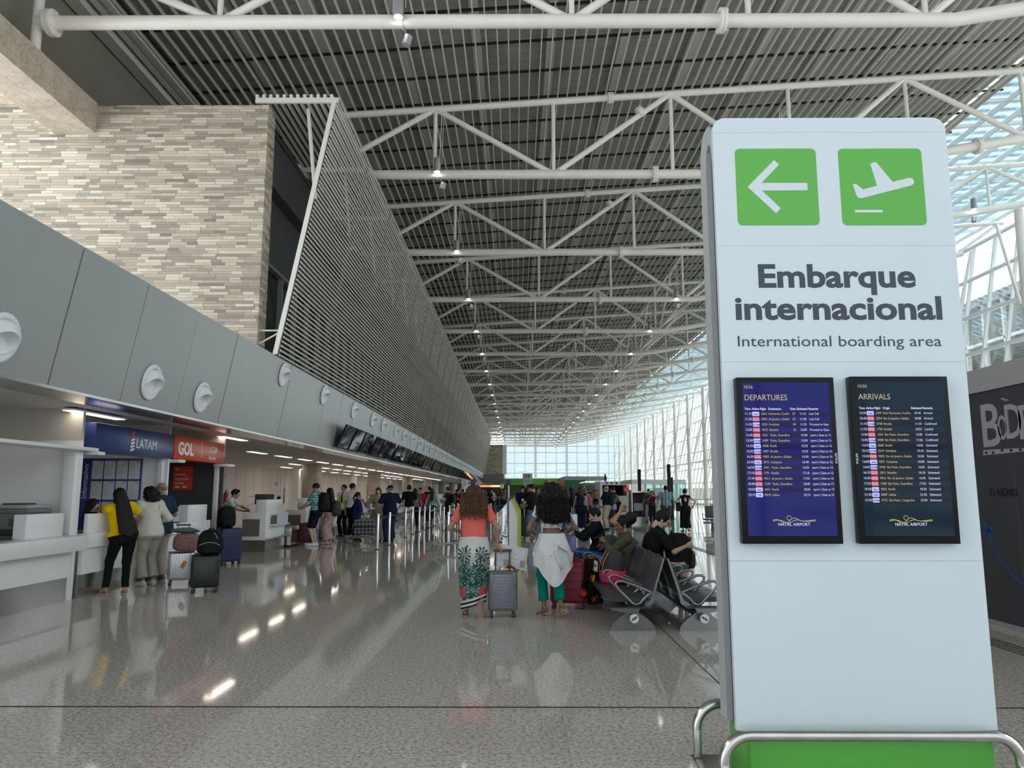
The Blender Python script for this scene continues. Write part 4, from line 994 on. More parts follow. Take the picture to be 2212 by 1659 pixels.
for k in range(4): m.box((-w * .6 + k * w * .53 - .05, .25, 0), (-w * .6 + k * w * .53 + .05, .35, zm))
m.build('frame', M_MULL, s, smooth=0)
Yd = 74; x0, x1 = px_span(1296, 1360, Yd); s, w = shop('shop_kiosk', 'white-framed shop with a dark open front and a small red sign, right of the pavilion', x0, x1, Yd, 5, 0, M_WHITE)
zt_ = pz(1040, Yd)
MB().box((-w, 0, zt_ - .35), (w, 5, zt_)).box((-w, 0, 0), (-w + .25, 5, zt_ - .35)).box((w - .25, 0, 0), (w, 5, zt_ - .35)).build('frame', M_WHITE, s, smooth=0)
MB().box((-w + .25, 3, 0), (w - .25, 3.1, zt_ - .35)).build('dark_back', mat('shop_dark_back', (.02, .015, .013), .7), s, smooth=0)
MB().box((w * .62, -.1, zt_ - .95), (w * .95, -.02, zt_ - .6)).build('red_sign', mat('red_sign_lit', srgb(210, 30, 36), .4, emit=srgb(210, 30, 36), es=.4), s, smooth=0)
MB().box((.1, -.6, 0), (w * .9, .1, 1.15)).build('counter', mat('counter_pinkish', (.56, .50, .47), .5), s, smooth=0)
m = MB()
for k in range(6): m.box((-w + .6 + k * .55 * w * .6, -.04, zt_ - .25), (-w + .75 + k * .55 * w * .6, 0, zt_ - .08))
m.build('spot_row', M_BEZ, s, smooth=0)
Ye = 58; x0, x1 = px_span(1366, 1482, Ye); s, w = shop('glass_lobby', 'pale flat-roofed lobby with green glass panes in front of the glass wall', x0, x1, Ye, 6, 0, M_WHITE, 'lobby')
zt_ = pz(1036, Ye)
MB().box((-w, 0, zt_ - .32), (w, 6, zt_)).build('roof', M_WHITE, s, smooth=0)
MB().box((-w, .2, 0), (-w * .5, .4, zt_ - .32)).build('metal_panel', M_STEELB, s, smooth=0)
MB().box((-w * .5, .25, .3), (w, .3, zt_ - .32)).build('green_glass', glass_mat('lobby_green_glass', (.62, .84, .80), .15), s, smooth=0)
m = MB()
for k in range(6): m.box((-w * .5 + k * .3 * w - .04, .2, 0), (-w * .5 + k * .3 * w + .04, .35, zt_ - .3))
m.build('mullion', M_MULL, s, smooth=0)
Yf = 40; x0, x1 = px_span(1364, 1424, Yf); s, w = shop('retail_kiosk', 'dark red retail kiosk with glass cases behind the seated group', x0, x1, Yf, 3, 0, REDM, 'kiosk')
zt_ = pz(1061, Yf)
MB().box((-w, .6, 0), (w, .7, zt_)).box((-w, 0, 0), (-w + .08, .7, zt_)).build('back_panel', mat('kiosk_maroon', srgb(96, 22, 30), .5), s, smooth=0)
MB().box((-w - .05, -.3, 0), (-w, .8, zt_ + .05)).box((-w, -.3, zt_ - .08), (w, .7, zt_)).build('frame', M_STEELB, s, smooth=0)
MB().box((-w, -.35, 0), (w, .4, .25)).build('plinth', M_STEELB, s, smooth=0)
MB().rbox((-w * .9, -.2, .55), (-w * .2, .3, .95), .02).build('white_case', mat('kiosk_white_case', (.5, .5, .5), .4), s, smooth=30)
MB().box((-w * .85, .5, .3), (-w * .35, .58, zt_ - .3)).box((-w * .2, .5, .3), (w * .2, .58, zt_ - .3)).build('shelf_panel', mat('kiosk_black', (.03, .03, .035), .4), s, smooth=0)
x0, x1 = px_span(1414, 1446, 39); s, w = shop('info_panel', 'pale standing panel beside the dark red kiosk', x0, x1, 39, 1, 0, M_WHITE, 'panel')
MB().box((-w, 0, 0), (w * .1, .2, pz(1054, 39))).build('board', mat('panel_pale', (.5, .52, .52), .5), s, smooth=0); MB().box((w * .2, .3, .7), (w, .6, 1.5)).build('dark_box', M_BEZ, s, smooth=0)
for lab, px_, t_, Y in (('black upright pole beside the dark red kiosk', 1380.5, 1014, 45), ('tall black leaning pole behind the striped jersey', 1444, 1003, 42), ('short black pole right of the tall black pole', 1449.5, 1031, 43), ('thin black pole over the shop pavilion', 1307, 1024, 90)):
    p = at_y(px_, t_, Y); o_ = thing('black_pole', lab, 'pole', (p.x, Y, 0)); MB().rbox((-.09, -.09, 0), (.09, .09, p.z), .01).build('shaft', M_BEZ, o_, smooth=30); MB().box((-.14, -.14, 0), (.14, .14, .02)).build('foot_plate', M_BEZ, o_, smooth=0)
ra = thing('guard_rail', 'steel guard rail in front of the glass wall on the right', 'railing', (0, 44, 0))
xa, xb = px_span(1478, 1560, 44)
MB().tube([(xa, 0, 1.1), (xb + 3, 0, 1.1)], .03, 8).tube([(xa, 0, .85), (xb + 3, 0, .85)], .015, 6).build('handrail', M_STEELB, ra)
for k in range(8): MB().tube([(xa + k * .75, 0, 0), (xa + k * .75, 0, 1.1)], .02, 8).build('baluster', M_STEELB, ra)
# ================================================================= BENCHES
M_PU = mat('seat_vinyl_charcoal', (.042, .044, .050), .42, bump=.1, bscale=40)
M_ALU = mat('bench_aluminium', (.26, .265, .27), .32, metal=.85)
M_BPLATE = mat('bench_plate_dark', (.07, .072, .075), .3, metal=.5)
def make_bench(label, x, y0, n, side, group, low=1.0):
    """row of n joined seats along +Y; side -1 faces left, +1 faces right"""
    b = thing('bench', label, 'bench', (x, y0, 0), 0, group)
    P = .60; s = side; L = n * P
    for i in range(n):
        ya, yb = i * P + .015, (i + 1) * P - .015
        prof = [(.30, .345), (.27, .375), (.10, .372), (-.10, .350), (-.20, .345), (-.22, .31), (.24, .315)]
        m = MB(); rows = []
        for k in range(9):
            f = k / 8; e = 1 - .12 * (abs(2 * f - 1) ** 6)
            rows.append([(s * px, ya + (yb - ya) * f, .33 + (pz_ - .33) * e) for px, pz_ in prof + prof[:1]])
        m.grid(rows); m.add([rows[0][q] for q in range(7)], [tuple(range(7))]); m.add([rows[-1][q] for q in range(7)], [tuple(range(7))[::-1]])
        m.build('seat', M_PU, b, smooth=50)
        prof = [(-.20, .40), (-.235, .50), (-.275, .62), (-.335, .76), (-.352, .79), (-.37, .785), (-.36, .755), (-.30, .61), (-.262, .5), (-.235, .41)]
        m = MB(); rows = []
        for k in range(7):
            f = k / 6; e = .012 * (1 - (2 * f - 1) ** 2)
            rows.append([(s * (px - e), ya + (yb - ya) * f, pz_) for px, pz_ in prof + prof[:1]])
        m.grid(rows); N_ = len(prof); m.add([rows[0][q] for q in range(N_)], [tuple(range(N_))]); m.add([rows[-1][q] for q in range(N_)], [tuple(range(N_))[::-1]])
        m.build('backrest', M_PU, b, smooth=50)
    for i in range(n + 1):
        y = i * P
        prof = [(-.19, .27), (-.235, .30), (-.26, .42), (-.29, .52), (-.375, .79), (-.357, .80), (-.262, .52), (-.225, .40), (-.20, .335), (-.15, .31), (-.13, .28)]
        MB().prism([(s * a, y - .012, z) for a, z in prof], (0, .024, 0)).build('back_bracket', M_ALU, b, smooth=0)
        pts = [(-.22, .42), (-.05, .49), (.10, .545), (.155, .545), (.185, .52), (.175, .485), (.12, .42), (.04, .34), (.0, .30), (-.04, .285), (-.09, .30), (-.13, .35), (-.19, .40), (-.225, .41)]
        MB().tube([(s * a, y, z) for a, z in pts], .0125, 10, flat=1.3).build('armrest', M_ALU, b)
    MB().tube([(s * .0, -.12, .155), (s * .0, L + .12, .155)], .048, 16).build('beam', M_BPLATE, b)
    for y in (-.125, L + .125): MB().tube([(0, y - .004, .155), (0, y + .004, .155)], .05, 20).build('beam_cap', M_WHITE, b)
    m = MB()
    for a, z, w in ((-.02, .17, .03), (.0, .155, .04), (.018, .14, .03)): m.box((a * s - w / 2, -.1305, z - .006), (a * s + w / 2, -.129, z + .006))
    m.build('cap_mark', M_BEZ, b, smooth=0)
    for y in (-.02, L - .0):
        MB().box((min(s * -.2, s * .34), y - .09, .262), (max(s * -.2, s * .34), y + .03, .274)).build('end_plate', M_BPLATE, b, smooth=0)
        MB().prism([(s * a, y - .02, z) for a, z in ((-.09, .26), (.26, .26), (.24, .235), (.06, .20), (-.05, .195))], (0, .03, 0)).build('seat_bracket', M_ALU, b, smooth=0)
        c = []
        for k in range(9): q = k / 8; c.append((-.26 + .20 * q ** 1.7, .205 * q))
        out = [(a, z) for a, z in c] + [(.06, .205)] + [(-a * 1.0, z) for a, z in reversed(c)]
        MB().prism([(s * a, y + .02, z) for a, z in out], (0, .05, 0)).build('leg', M_ALU, b, smooth=25)
    return b
GB = 'back-to-back beam seats in the middle of the hall'
make_bench('charcoal four-seat bench facing left with a sports bag on it, nearest the totem', 1.31, 8.74, 4, -1, GB)
make_bench('charcoal four-seat bench facing right, backed onto the one with the sports bag', 2.09, 8.74, 4, 1, GB)
make_bench('charcoal bench facing left where the man in the black hoodie sits', 1.31, 11.55, 4, -1, GB)
make_bench('charcoal bench facing right behind the man with the backpack on his lap', 2.09, 11.55, 4, 1, GB)
def far_bench(label, x, y, n):
    b = thing('bench', label, 'bench', (x, y, 0), 0, 'charcoal benches far right'); P = .62
    for i in range(n):
        MB().rbox((i * P + .02, -.28, .40), ((i + 1) * P - .02, .22, .46), .02).build('seat', M_PU, b, smooth=40)
        MB().rbox((i * P + .02, -.26, .50), ((i + 1) * P - .02, -.20, .98), .02).build('backrest', M_PU, b, smooth=40)
    for i in range(n + 1): MB().tube([(i * P, -.26, .62), (i * P, .1, .66), (i * P, .15, .6), (i * P, .0, .42)], .014, 8).build('armrest', M_ALU, b)
    MB().tube([(0, 0, .3), (n * P, 0, .3)], .045, 10).build('beam', M_ALU, b)
    for q in (.4, n * P - .4): MB().prism([(q - .04, -.28, 0), (q - .04, .28, 0), (q - .04, .1, .3), (q - .04, -.1, .3)], (.08, 0, 0)).build('leg', M_ALU, b, smooth=0)
    return b
p = at_z(1479, 1140); far_bench('charcoal bench far right beside the woman in black, front row', p.x + .3, 31.0, 4)
far_bench('charcoal bench far right, second row behind the woman in black', p.x + 1.2, 33.4, 4)
# ================================================================= LUGGAGE
M_WHEEL = mat('wheel_grey', (.05, .05, .055), .4); M_TELE = mat('telescopic_alu', (.55, .55, .56), .25, metal=.9)
def suitcase(label, x, y, rz, w, d, h, m_, handle=.0, style='ribs', wheelm=None, tele=None, wr=.032):
    """four-wheeled case: local y- is its broad face towards us when rz = 0"""
    c = thing('suitcase', label, 'suitcase', (x, y, 0), rz); z0 = wr * 2 + .012
    MB().rbox((-w / 2, -d / 2, z0), (w / 2, d / 2, z0 + h), min(.05, d * .24), 4).build('shell', m_, c, smooth=50)
    MB().rbox((-w / 2 - .002, -.008, z0 + .01), (w / 2 + .002, .008, z0 + h + .002), .004).build('zip_seam', M_WHEEL, c, smooth=30)
    m = MB()
    if style == 'hex':
        cz = z0 + h * .48
        for k in range(6):
            rx = w * (.13 + .075 * k) ; rzv = h * (.055 + .082 * k)
            pts = [(-rx, cz), (-rx * .62, cz + rzv), (rx * .62, cz + rzv), (rx, cz), (rx * .62, cz - rzv), (-rx * .62, cz - rzv)]
            pts = [(max(-w * .46, min(w * .46, a)), max(z0 + .02, min(z0 + h - .02, z))) for a, z in pts]
            m.tube([(a, -d / 2 - .0005, z) for a, z in pts], .0065, 6, closed=True)
        m.box((-.03, -d / 2 - .006, cz - .012), (.03, -d / 2, cz + .012))
    elif style == 'ribs':
        n = int(w / .026)
        for k in range(n): a = -w / 2 + .03 + (w - .06) * k / (n - 1); m.tube([(a, -d / 2 - .001, z0 + .04), (a, -d / 2 - .001, z0 + h - .04)], .007, 6)
        for k in range(5): a = -d / 2 + .05 + (d - .1) * k / 4; m.tube([(w / 2 + .001, a, z0 + .04), (w / 2 + .001, a, z0 + h - .04)], .007, 6)
    elif style == 'bands':
        for f in (.16, .32, .5, .68, .84, .94): m.tube([(-w / 2 + .03, -d / 2 - .0005, z0 + h * f), (w / 2 - .03, -d / 2 - .0005, z0 + h * f)], .006, 6)
        m.box((-.05, -d / 2 - .004, z0 + h * .6), (.05, -d / 2, z0 + h * .607))
    elif style == 'dots':
        for i in range(7):
            for j in range(12): m.ball((-w / 2 + .05 + (w - .1) * i / 6, -d / 2, z0 + .06 + (h - .12) * j / 11), (.02, .006, .02), 6, 4)
    else:
        m.rbox((-w / 2 + .05, -d / 2 - .012, z0 + .05), (w / 2 - .05, -d / 2 + .004, z0 + h - .06), .01)
        for f in (.3, .6): m.box((w / 2 - .035, -d / 2 - .016, z0 + h * f), (w / 2 - .015, -d / 2, z0 + h * f + .05))
    m.build('shell_relief', m_, c, smooth=40)
    if not handle: MB().tube([(-.06, 0, z0 + h), (-.05, 0, z0 + h + .025), (.05, 0, z0 + h + .025), (.06, 0, z0 + h)], .009, 8).build('carry_handle', M_WHEEL, c)
    else:
        for q in (-.09, .09): MB().tube([(q, d * .3, z0 + h), (q, d * .3, handle)], .009, 8).build('telescopic_rod', tele or M_TELE, c)
        MB().rbox((-.115, d * .3 - .014, handle - .01), (.115, d * .3 + .014, handle + .022), .009).build('handle_grip', M_WHEEL, c, smooth=40)
    for a in (-1, 1):
        for b in (-1, 1):
            wh = MB()
            for e in (-.012, .012): wh.tube([(a * (w / 2 - .045) + e - .008, b * (d / 2 - .04), wr), (a * (w / 2 - .045) + e + .008, b * (d / 2 - .04), wr)], wr, 14)
            wh.box((a * (w / 2 - .045) - .012, b * (d / 2 - .04) - .02, wr), (a * (w / 2 - .045) + .012, b * (d / 2 - .04) + .02, z0 + .01))
            wh.build('wheel', wheelm or M_WHEEL, c)
    return c
suitcase('grey hard suitcase with hexagon relief held by the coral-shirted woman', -.17, 9.72, .06, .365, .23, .485, mat('case_grey', (.20, .215, .235), .32, metal=.3), .80, 'hex', tele=M_WHEEL)
suitcase('crimson hard suitcase behind the green-trousered woman', .70, 10.42, -.15, .47, .28, .58, mat('case_crimson', srgb(128, 16, 46), .38), 0, 'bands', mat('wheel_crimson', srgb(120, 24, 44), .4))
suitcase('silver ribbed aluminium suitcase beside the ticket counter queue', -5.68, 12.98, .35, .40, .24, .47, mat('case_silver', (.62, .63, .64), .22, metal=.9), .98, 'ribs')
suitcase('black hard suitcase with a black backpack on top, front left', -4.86, 12.0, .3, .42, .26, .50, mat('case_black', (.012, .014, .015), .35), 0, 'panel')
suitcase('navy studded suitcase with a black rucksack on top, beside the charcoal store', -6.17, 16.36, .95, .50, .30, .70, mat('case_navy', srgb(30, 46, 82), .4), .0, 'dots')
suitcase('dark red suitcase standing by the feet of the man in plaid', -6.16, 22.38, .2, .42, .26, .56, mat('case_dark_red', srgb(78, 8, 16), .45), 0, 'panel')
suitcase('white hard suitcase standing behind the crowd in mid hall', 2.15, 29.2, .9, .34, .28, .62, mat('case_white', (.72, .73, .74), .3), .95, 'bands')
suitcase('white suitcase half hidden beside the white one in mid hall', 1.55, 29.75, .4, .38, .26, .60, mat('case_white', (.72, .73, .74), .3), 0, 'bands')
suitcase('tall dark green suitcase beside the bearded man in jeans', .20, 25.65, .2, .36, .30, .66, mat('case_dark_green', (.02, .035, .04), .4), .98, 'panel')
# travel papers in a sleeve and a scarf on the grey case
fo = thing('document_folder', 'clear folder of travel papers hanging at the grey suitcase handle', 'folder', (-.06, 9.83, .80), .05)
Rt = Matrix.Rotation(.16, 4, 'Y')
MB().box((-.20, -.004, -.22), (.21, .004, .06), Rt).build('sleeve', mat('folder_pale', (.60, .60, .57), .2), fo, smooth=0)
MB().box((-.17, -.007, -.20), (.17, -.004, .03), Rt).build('form_sheet', mat('form_sheet', (.66, .68, .73), .6), fo, smooth=0)
MB().box((-.08, -.009, -.20), (.0, -.006, -.12), Rt).box((.13, -.009, -.19), (.19, -.006, -.1), Rt).build('stamp_card', mat('stamp_green', (.30, .38, .26), .6), fo, smooth=0)
m = MB()
for k in range(9): m.box((-.15, -.0085, .0 - .02 * k), (-.15 + .1 + .18 * ((k * 37 % 11) / 11), -.007, .004 - .02 * k), Rt)
m.build('print_lines', M_INK, fo, smooth=0)
sc = thing('scarf', 'red and black scarf knotted on top of the grey suitcase', 'scarf', (-.07, 9.76, .560))
m = MB(); rows = []
for i in range(13):
    f = i / 12
    rows.append([(-.07 + .17 * f + .008 * sin(9 * f + a), .05 * cos(a) * (1 - .3 * f), .02 + .052 * max(0, sin(pi * min(1, f * 1.15 + .08))) * (.75 + .35 * sin(a)) + .008 * sin(14 * f + 3 * a) - .02 * f) for a in [2 * pi * k / 10 for k in range(11)]])
m.grid(rows); m.build('cloth', pmat('scarf_stripes', lambda t: t.ramp(t.math('FRACT', t.math('MULTIPLY', t.math('ADD', t.sep(t.obj())[0], t.sep(t.obj())[2]), 26)), [(0, srgb(176, 44, 40)), (.45, srgb(176, 44, 40)), (.5, (.02, .015, .015)), (.8, (.02, .015, .015)), (.85, srgb(200, 150, 110))], 'CONSTANT'), .8), sc)
# ---- soft bags
def soft_bag(name, label, cat, loc, rz, size, m_, pocket=None, straps=True, pw=.5, trim=None, top=.55, ex=.72, tilt=0.0, group=None):
    """padded bag: size (w, d, h) about its base; front face towards local y-"""
    c = thing(name, label, cat, loc, rz); w, d, h = size; n, r = 20, 12
    Rt = Matrix.Rotation(tilt, 4, 'X')
    def shell(w, d, h, z0=0, cy=0, e=.55):
        rows = []
        for i in range(r + 1):
            f = i / r; ph = -pi / 2 + pi * f
            cz = math.copysign(abs(sin(ph)) ** e, sin(ph)); cr = abs(cos(ph)) ** e
            wf = 1 - (1 - top) * max(0, f - .35) / .65 * .8
            rows.append([Rt @ Vector((w / 2 * cr * wf * math.copysign(abs(cos(q)) ** ex, cos(q)), cy + d / 2 * cr * math.copysign(abs(sin(q)) ** ex, sin(q)) * (1 + .05 * sin(3 * q + 5 * f)), z0 + h / 2 + h / 2 * cz + .006 * sin(4 * q + 7 * f))) for q in [2 * pi * k / n for k in range(n + 1)]])
        return MB().grid(rows)
    shell(w, d, h).build('body', m_, c, smooth=180)
    if pocket: shell(w * .72, d * .5, h * pw, h * .06, -d * .38).build('pocket', pocket, c, smooth=180)
    if trim:
        m = MB()
        m.tube([Rt @ Vector((a * w * .36, -d * .63 - .006 + .02 * abs(a), h * (pw + .02) - .05 * a * a)) for a in [-1 + k / 6 for k in range(13)]], .005, 6)
        m.tube([Rt @ Vector((w * (.12 + .16 * f), -d * (.53 - .12 * f), h * (.88 - .3 * f * f))) for f in [k / 8 for k in range(9)]], .004, 6); m.build('zip', trim, c)
    if straps:
        for sx in (-1, 1): MB().tube([Rt @ Vector(p) for p in ((sx * w * .2, d * .42, h * .9), (sx * w * .27, d * .78, h * .8), (sx * w * .3, d * .82, h * .45), (sx * w * .33, d * .4, h * .1))], .02, 8, flat=.4).build('strap', m_, c)
        MB().tube([Rt @ Vector(p) for p in ((-.05, d * .25, h * .97), (-.03, d * .25, h * 1.05), (.03, d * .25, h * 1.05), (.05, d * .25, h * .97))], .009, 8).build('grab_loop', m_, c)
    return c
B_BLK = mat('bag_black_nylon', (.008, .008, .009), .65, bump=.2, bscale=120, spec=.2); B_CH = mat('bag_charcoal', (.035, .035, .038), .7, bump=.2, bscale=90)
soft_bag('backpack', 'black backpack with pale zips lying on the black suitcase', 'backpack', (-4.80, 11.98, .575), .3, (.42, .26, .38), B_BLK, B_BLK, True, .5, mat('zip_pale', (.45, .42, .36), .4))
soft_bag('backpack', 'black rucksack standing on the navy studded suitcase', 'backpack', (-6.22, 16.32, .785), .6, (.40, .28, .46), B_BLK, B_BLK, True, .45)
def _paisley(t):
    o = t.obj(); v = t.n('TexVoronoi', {'Vector': o, 'Scale': 16.0}).outputs['Distance']; n = t.noise(o, 14, 3)
    f = t.math('FRACT', t.math('MULTIPLY', t.math('ADD', v, n), 4.0))
    return t.ramp(f, [(0, srgb(126, 92, 88)), (.45, srgb(120, 84, 82)), (.55, srgb(186, 160, 140)), (.8, srgb(92, 66, 70))])
soft_bag('travel_bag', 'pink paisley travel bag resting on the silver suitcase', 'bag', (-5.58, 12.93, .555), .35, (.46, .24, .30), pmat('paisley_cloth', _paisley, .8), None, True, .5, None, .8)
def crumple(name, label, cat, loc, size, m_, seed=0, amp=.25):
    c = thing(name, label, cat, loc); rng = random.Random(seed); w, d, h = size; ph = [rng.uniform(0, 6) for _ in range(8)]
    rows = []
    for i in range(15):
        f = i / 14; th = -pi / 2 + pi * f
        rows.append([(w / 2 * cos(th) * cos(q) * (1 + amp * sin(3 * q + ph[0] + 3 * f)), d / 2 * cos(th) * sin(q) * (1 + amp * sin(4 * q + ph[1])), h / 2 + h / 2 * sin(th) + amp * h * .35 * sin(5 * q + ph[2] + 6 * f) * cos(th)) for q in [2 * pi * k / 26 for k in range(27)]])
    MB().grid(rows).build('cloth', m_, c, smooth=180); return c
crumple('jacket', 'folded blue-grey jacket on top of the paisley bag', 'jacket', (-5.62, 12.95, .855), (.44, .28, .09), mat('denim_grey_blue', (.10, .14, .17), .85), 3)
def _tag(t): return t.ramp(t.n('TexVoronoi', {'Vector': t.obj(), 'Scale': 28.0}).outputs['Color'], [(0, srgb(40, 90, 60)), (.5, srgb(220, 140, 40)), (1, srgb(190, 50, 50))])
tg = thing('luggage_tag', 'green and orange luggage tag hanging on the silver suitcase', 'tag', (-5.56, 12.80, .34), .35)
MB().box((-.035, -.004, -.06), (.035, .004, .06), Matrix.Rotation(.5, 4, 'Y')).build('card', pmat('tag_print', _tag, .4), tg, smooth=0); MB().tube([(.03, 0, .055), (.03, .02, .12)], .003, 5).build('loop', M_BEZ, tg)
stk = thing('sticker', 'round white sticker on the silver suitcase', 'sticker', (-5.78, 12.842, .36), .35)
MB().lathe([(0, 0), (.04, 0), (.04, .003), (0, .003)], 20, Matrix.Rotation(pi / 2, 4, 'X')).build('disc', M_SHEET, stk, smooth=0); 
m = MB()
for k in range(5): m.box((-.025, -.005, -.024 + .011 * k), (.006 + .02 * ((k * 7) % 3) / 2, -.003, -.019 + .011 * k))
m.build('print', M_BEZ, stk, smooth=0)
# sports bag on the bench, with its strap tag
M_PINK = mat('bag_hot_pink', srgb(214, 44, 92), .6)
sb = thing('sports_bag', 'grey and hot pink sports bag lying on the left-facing bench', 'bag', (1.27, 10.12, .372), radians(-82)); sb.scale = (.9, .9, .92)
def bag_rows(w, d, h, z0, e=.6, tp=.7):
    rows = []
    for i in range(13):
        f = i / 12; ph = -pi / 2 + pi * f; cz = math.copysign(abs(sin(ph)) ** e, sin(ph)); cr = abs(cos(ph)) ** e; wf = 1 - (1 - tp) * f
        rows.append([(w / 2 * cr * wf * math.copysign(abs(cos(q)) ** .8, cos(q)) + .04 * f, d / 2 * cr * wf * math.copysign(abs(sin(q)) ** .8, sin(q)), z0 + h / 2 + h / 2 * cz + .01 * sin(3 * q + 4 * f)) for q in [2 * pi * k / 24 for k in range(25)]])
    return rows
MB().grid(bag_rows(.46, .40, .20, -.01, .5, .95)).build('pink_base', M_PINK, sb, smooth=180)
MB().grid(bag_rows(.45, .39, .40, .05, .62, .58)).build('grey_top', mat('bag_grey', (.038, .036, .036), .75, bump=.15, bscale=70), sb, smooth=180)
for q in (-.05, .13): MB().tube([(q, -.06 - .13 * sin(pi * min(1, f * 1.0) * .5 + .2), .44 - .30 * f) for f in [k / 8 for k in range(9)]], .0055, 6).build('piping', mat('piping_coral', srgb(236, 128, 112), .6), sb)
m = MB(); m.prism([(x, -.2, z) for x, z in ((-.005, .135), (.02, .105), (.05, .108), (.115, .132), (.05, .118), (.028, .116), (.012, .124))], (0, -.004, 0)); m.build('tick_mark', mat('tick_coral', srgb(236, 150, 130), .6), sb, smooth=0)
tgd = thing('boarding_tag', 'white printed tag lying against the grey sports bag', 'tag', (1.03, 10.0, .53), radians(-70))
MB().box((-.045, -.004, 0), (.045, .004, .13), Matrix.Rotation(.12, 4, 'Y')).build('card', M_SHEET, tgd, smooth=0); MB().box((-.02, -.006, .055), (.02, -.004, .085), Matrix.Rotation(.12, 4, 'Y')).build('print', M_BEZ, tgd, smooth=0)
fs = thing('shawl', 'black shawl with bright flowers bundled on the bench edge and hanging down', 'shawl', (.98, 10.42, .36))
def _floral(t):
    o = t.obj(); v = t.n('TexVoronoi', {'Vector': o, 'Scale': 8.0}); d = v.outputs['Distance']
    p = t.n('VectorMath', {0: o, 1: v.outputs['Position']}, operation='SUBTRACT').outputs[0]; x, y, z = t.sep(p)
    a = t.math('ARCTAN2', z, t.math('ADD', x, y)); pet = t.math('MULTIPLY_ADD', t.math('SINE', t.math('MULTIPLY', a, 9.0)), .09, .36)
    c = t.ramp(v.outputs['Color'], [(0, srgb(190, 40, 62)), (.4, srgb(226, 150, 40)), (.52, srgb(200, 56, 48)), (.62, srgb(70, 84, 40)), (.78, srgb(206, 44, 70))], 'CONSTANT')
    c = t.mix(t.math('LESS_THAN', d, pet), (.008, .007, .008), c)
    return t.mix(t.math('LESS_THAN', d, .13), c, srgb(232, 176, 60))
C_FLORAL = pmat('cloth_black_floral', _floral, .85, Specular_IOR_Level=.15)
G = []
for i in range(19):
    f = i / 18; th = -pi / 2 + pi * f
    G.append([(.0 + .19 * cos(th) ** .7 * cos(q) * (1 + .12 * sin(3 * q + 2 + 4 * f)), .17 * cos(th) ** .7 * sin(q) * (1 + .15 * sin(4 * q + 1)), .15 + .165 * sin(th) + .02 * sin(5 * q + 8 * f) * cos(th)) for q in [2 * pi * k / 30 for k in range(31)]])
m = MB().grid(G); G = []
for i in range(15):
    f = i / 14
    G.append([(-.13 + .20 * g + .018 * sin(9 * g + 4 * f), -.155 - .03 * sin(pi * f) + .022 * sin(11 * g + 3 * f), .14 - .40 * f * (.85 + .25 * g) + .012 * sin(7 * g)) for g in [k / 12 for k in range(13)]])
m.grid(G); m.grid([[(x, y + .012, z) for x, y, z in r] for r in G[::-1]]); m.build('cloth', C_FLORAL, fs, smooth=180)
# ================================================================= BAGGAGE TROLLEYS
def trolley(label, x, y, rz):
    c = thing('baggage_trolley', label, 'trolley', (x, y, 0), rz)
    T = mat('trolley_tube', (.60, .56, .50), .28, metal=.8)
    for s_ in (-1, 1):
        MB().tube([(.0, s_ * .26, .13), (.18, s_ * .26, .28), (.30, s_ * .26, .36), (.26, s_ * .26, .55), (.20, s_ * .24, .85), (.14, s_ * .22, 1.0), (.06, s_ * .2, 1.06)], .016, 8).build('side_tube', T, c)
        w = MB(); R = Matrix.Translation((0, s_ * .31, .125))
        w.tube([R @ Vector((.10 * cos(2 * pi * k / 24), 0, .10 * sin(2 * pi * k / 24))) for k in range(24)], .022, 8, closed=True)
        for k in range(6): w.tube([R @ Vector((.02 * cos(k), 0, .02 * sin(k))), R @ Vector((.09 * cos(2 * pi * k / 6), 0, .09 * sin(2 * pi * k / 6)))], .01, 6)
        w.tube([R @ Vector((0, -.02, 0)), R @ Vector((0, .02, 0))], .03, 12); w.build('wheel', mat('trolley_wheel', (.26, .26, .26), .5), c)
        MB().tube([(.05, s_ * .22, .16), (.85, s_ * .16, .20)], .018, 8).build('deck_tube', T, c)
    MB().tube([(.06, -.2, 1.06), (.0, -.16, 1.04), (.0, .16, 1.04), (.06, .2, 1.06)], .02, 8).build('handle', T, c)
    m = MB()
    for k in range(5): m.tube([(.25 - .012 * k, -.24, .66 + .06 * k), (.42, -.2, .66 + .06 * k), (.42, .2, .66 + .06 * k), (.25 - .012 * k, .24, .66 + .06 * k)], .006, 6)
    m.build('basket', T, c)
    m = MB()
    for k in range(5): m.tube([(.12 + .16 * k, -.2, .19 + .008 * k), (.12 + .16 * k, .2, .19 + .008 * k)], .012, 6)
    m.build('deck_bar', T, c)
    MB().tube([(.8, -.05, .06), (.8, .05, .06)], .055, 12).box((.77, -.03, .06), (.83, .03, .2)).build('front_wheel', mat('trolley_wheel', (.26, .26, .26), .5), c)
trolley('empty baggage trolley with a tall looped handle, left of the coral-shirted woman', -2.28, 20.3, .12)
trolley('baggage trolley loaded with plaid cases beside the queue posts', -4.35, 23.3, pi - .1)
def _plaidbag(t):
    x, y, z = t.sep(t.obj()); f = lambda a, s: t.math('GREATER_THAN', t.math('FRACT', t.math('MULTIPLY', a, s)), .6)
    return t.mix(t.math('MULTIPLY', t.math('ADD', f(x, 9.0), f(z, 9.0)), .5), (.012, .016, .032), (.24, .24, .25))
for lab, z in (('lower plaid travel case on the loaded baggage trolley', .25), ('upper plaid travel case on the loaded baggage trolley', .49)):
    c = thing('travel_case', lab, 'case', (-4.62, 23.22, z), .04)
    MB().rbox((-.30, -.2, 0), (.30, .2, .22), .04, 3).build('body', pmat('plaid_case', _plaidbag, .7), c, smooth=50)
    MB().tube([(-.09, -.06, .22), (-.07, -.06, .25), (.07, -.06, .25), (.09, -.06, .22)], .009, 8).build('handle', M_BEZ, c)
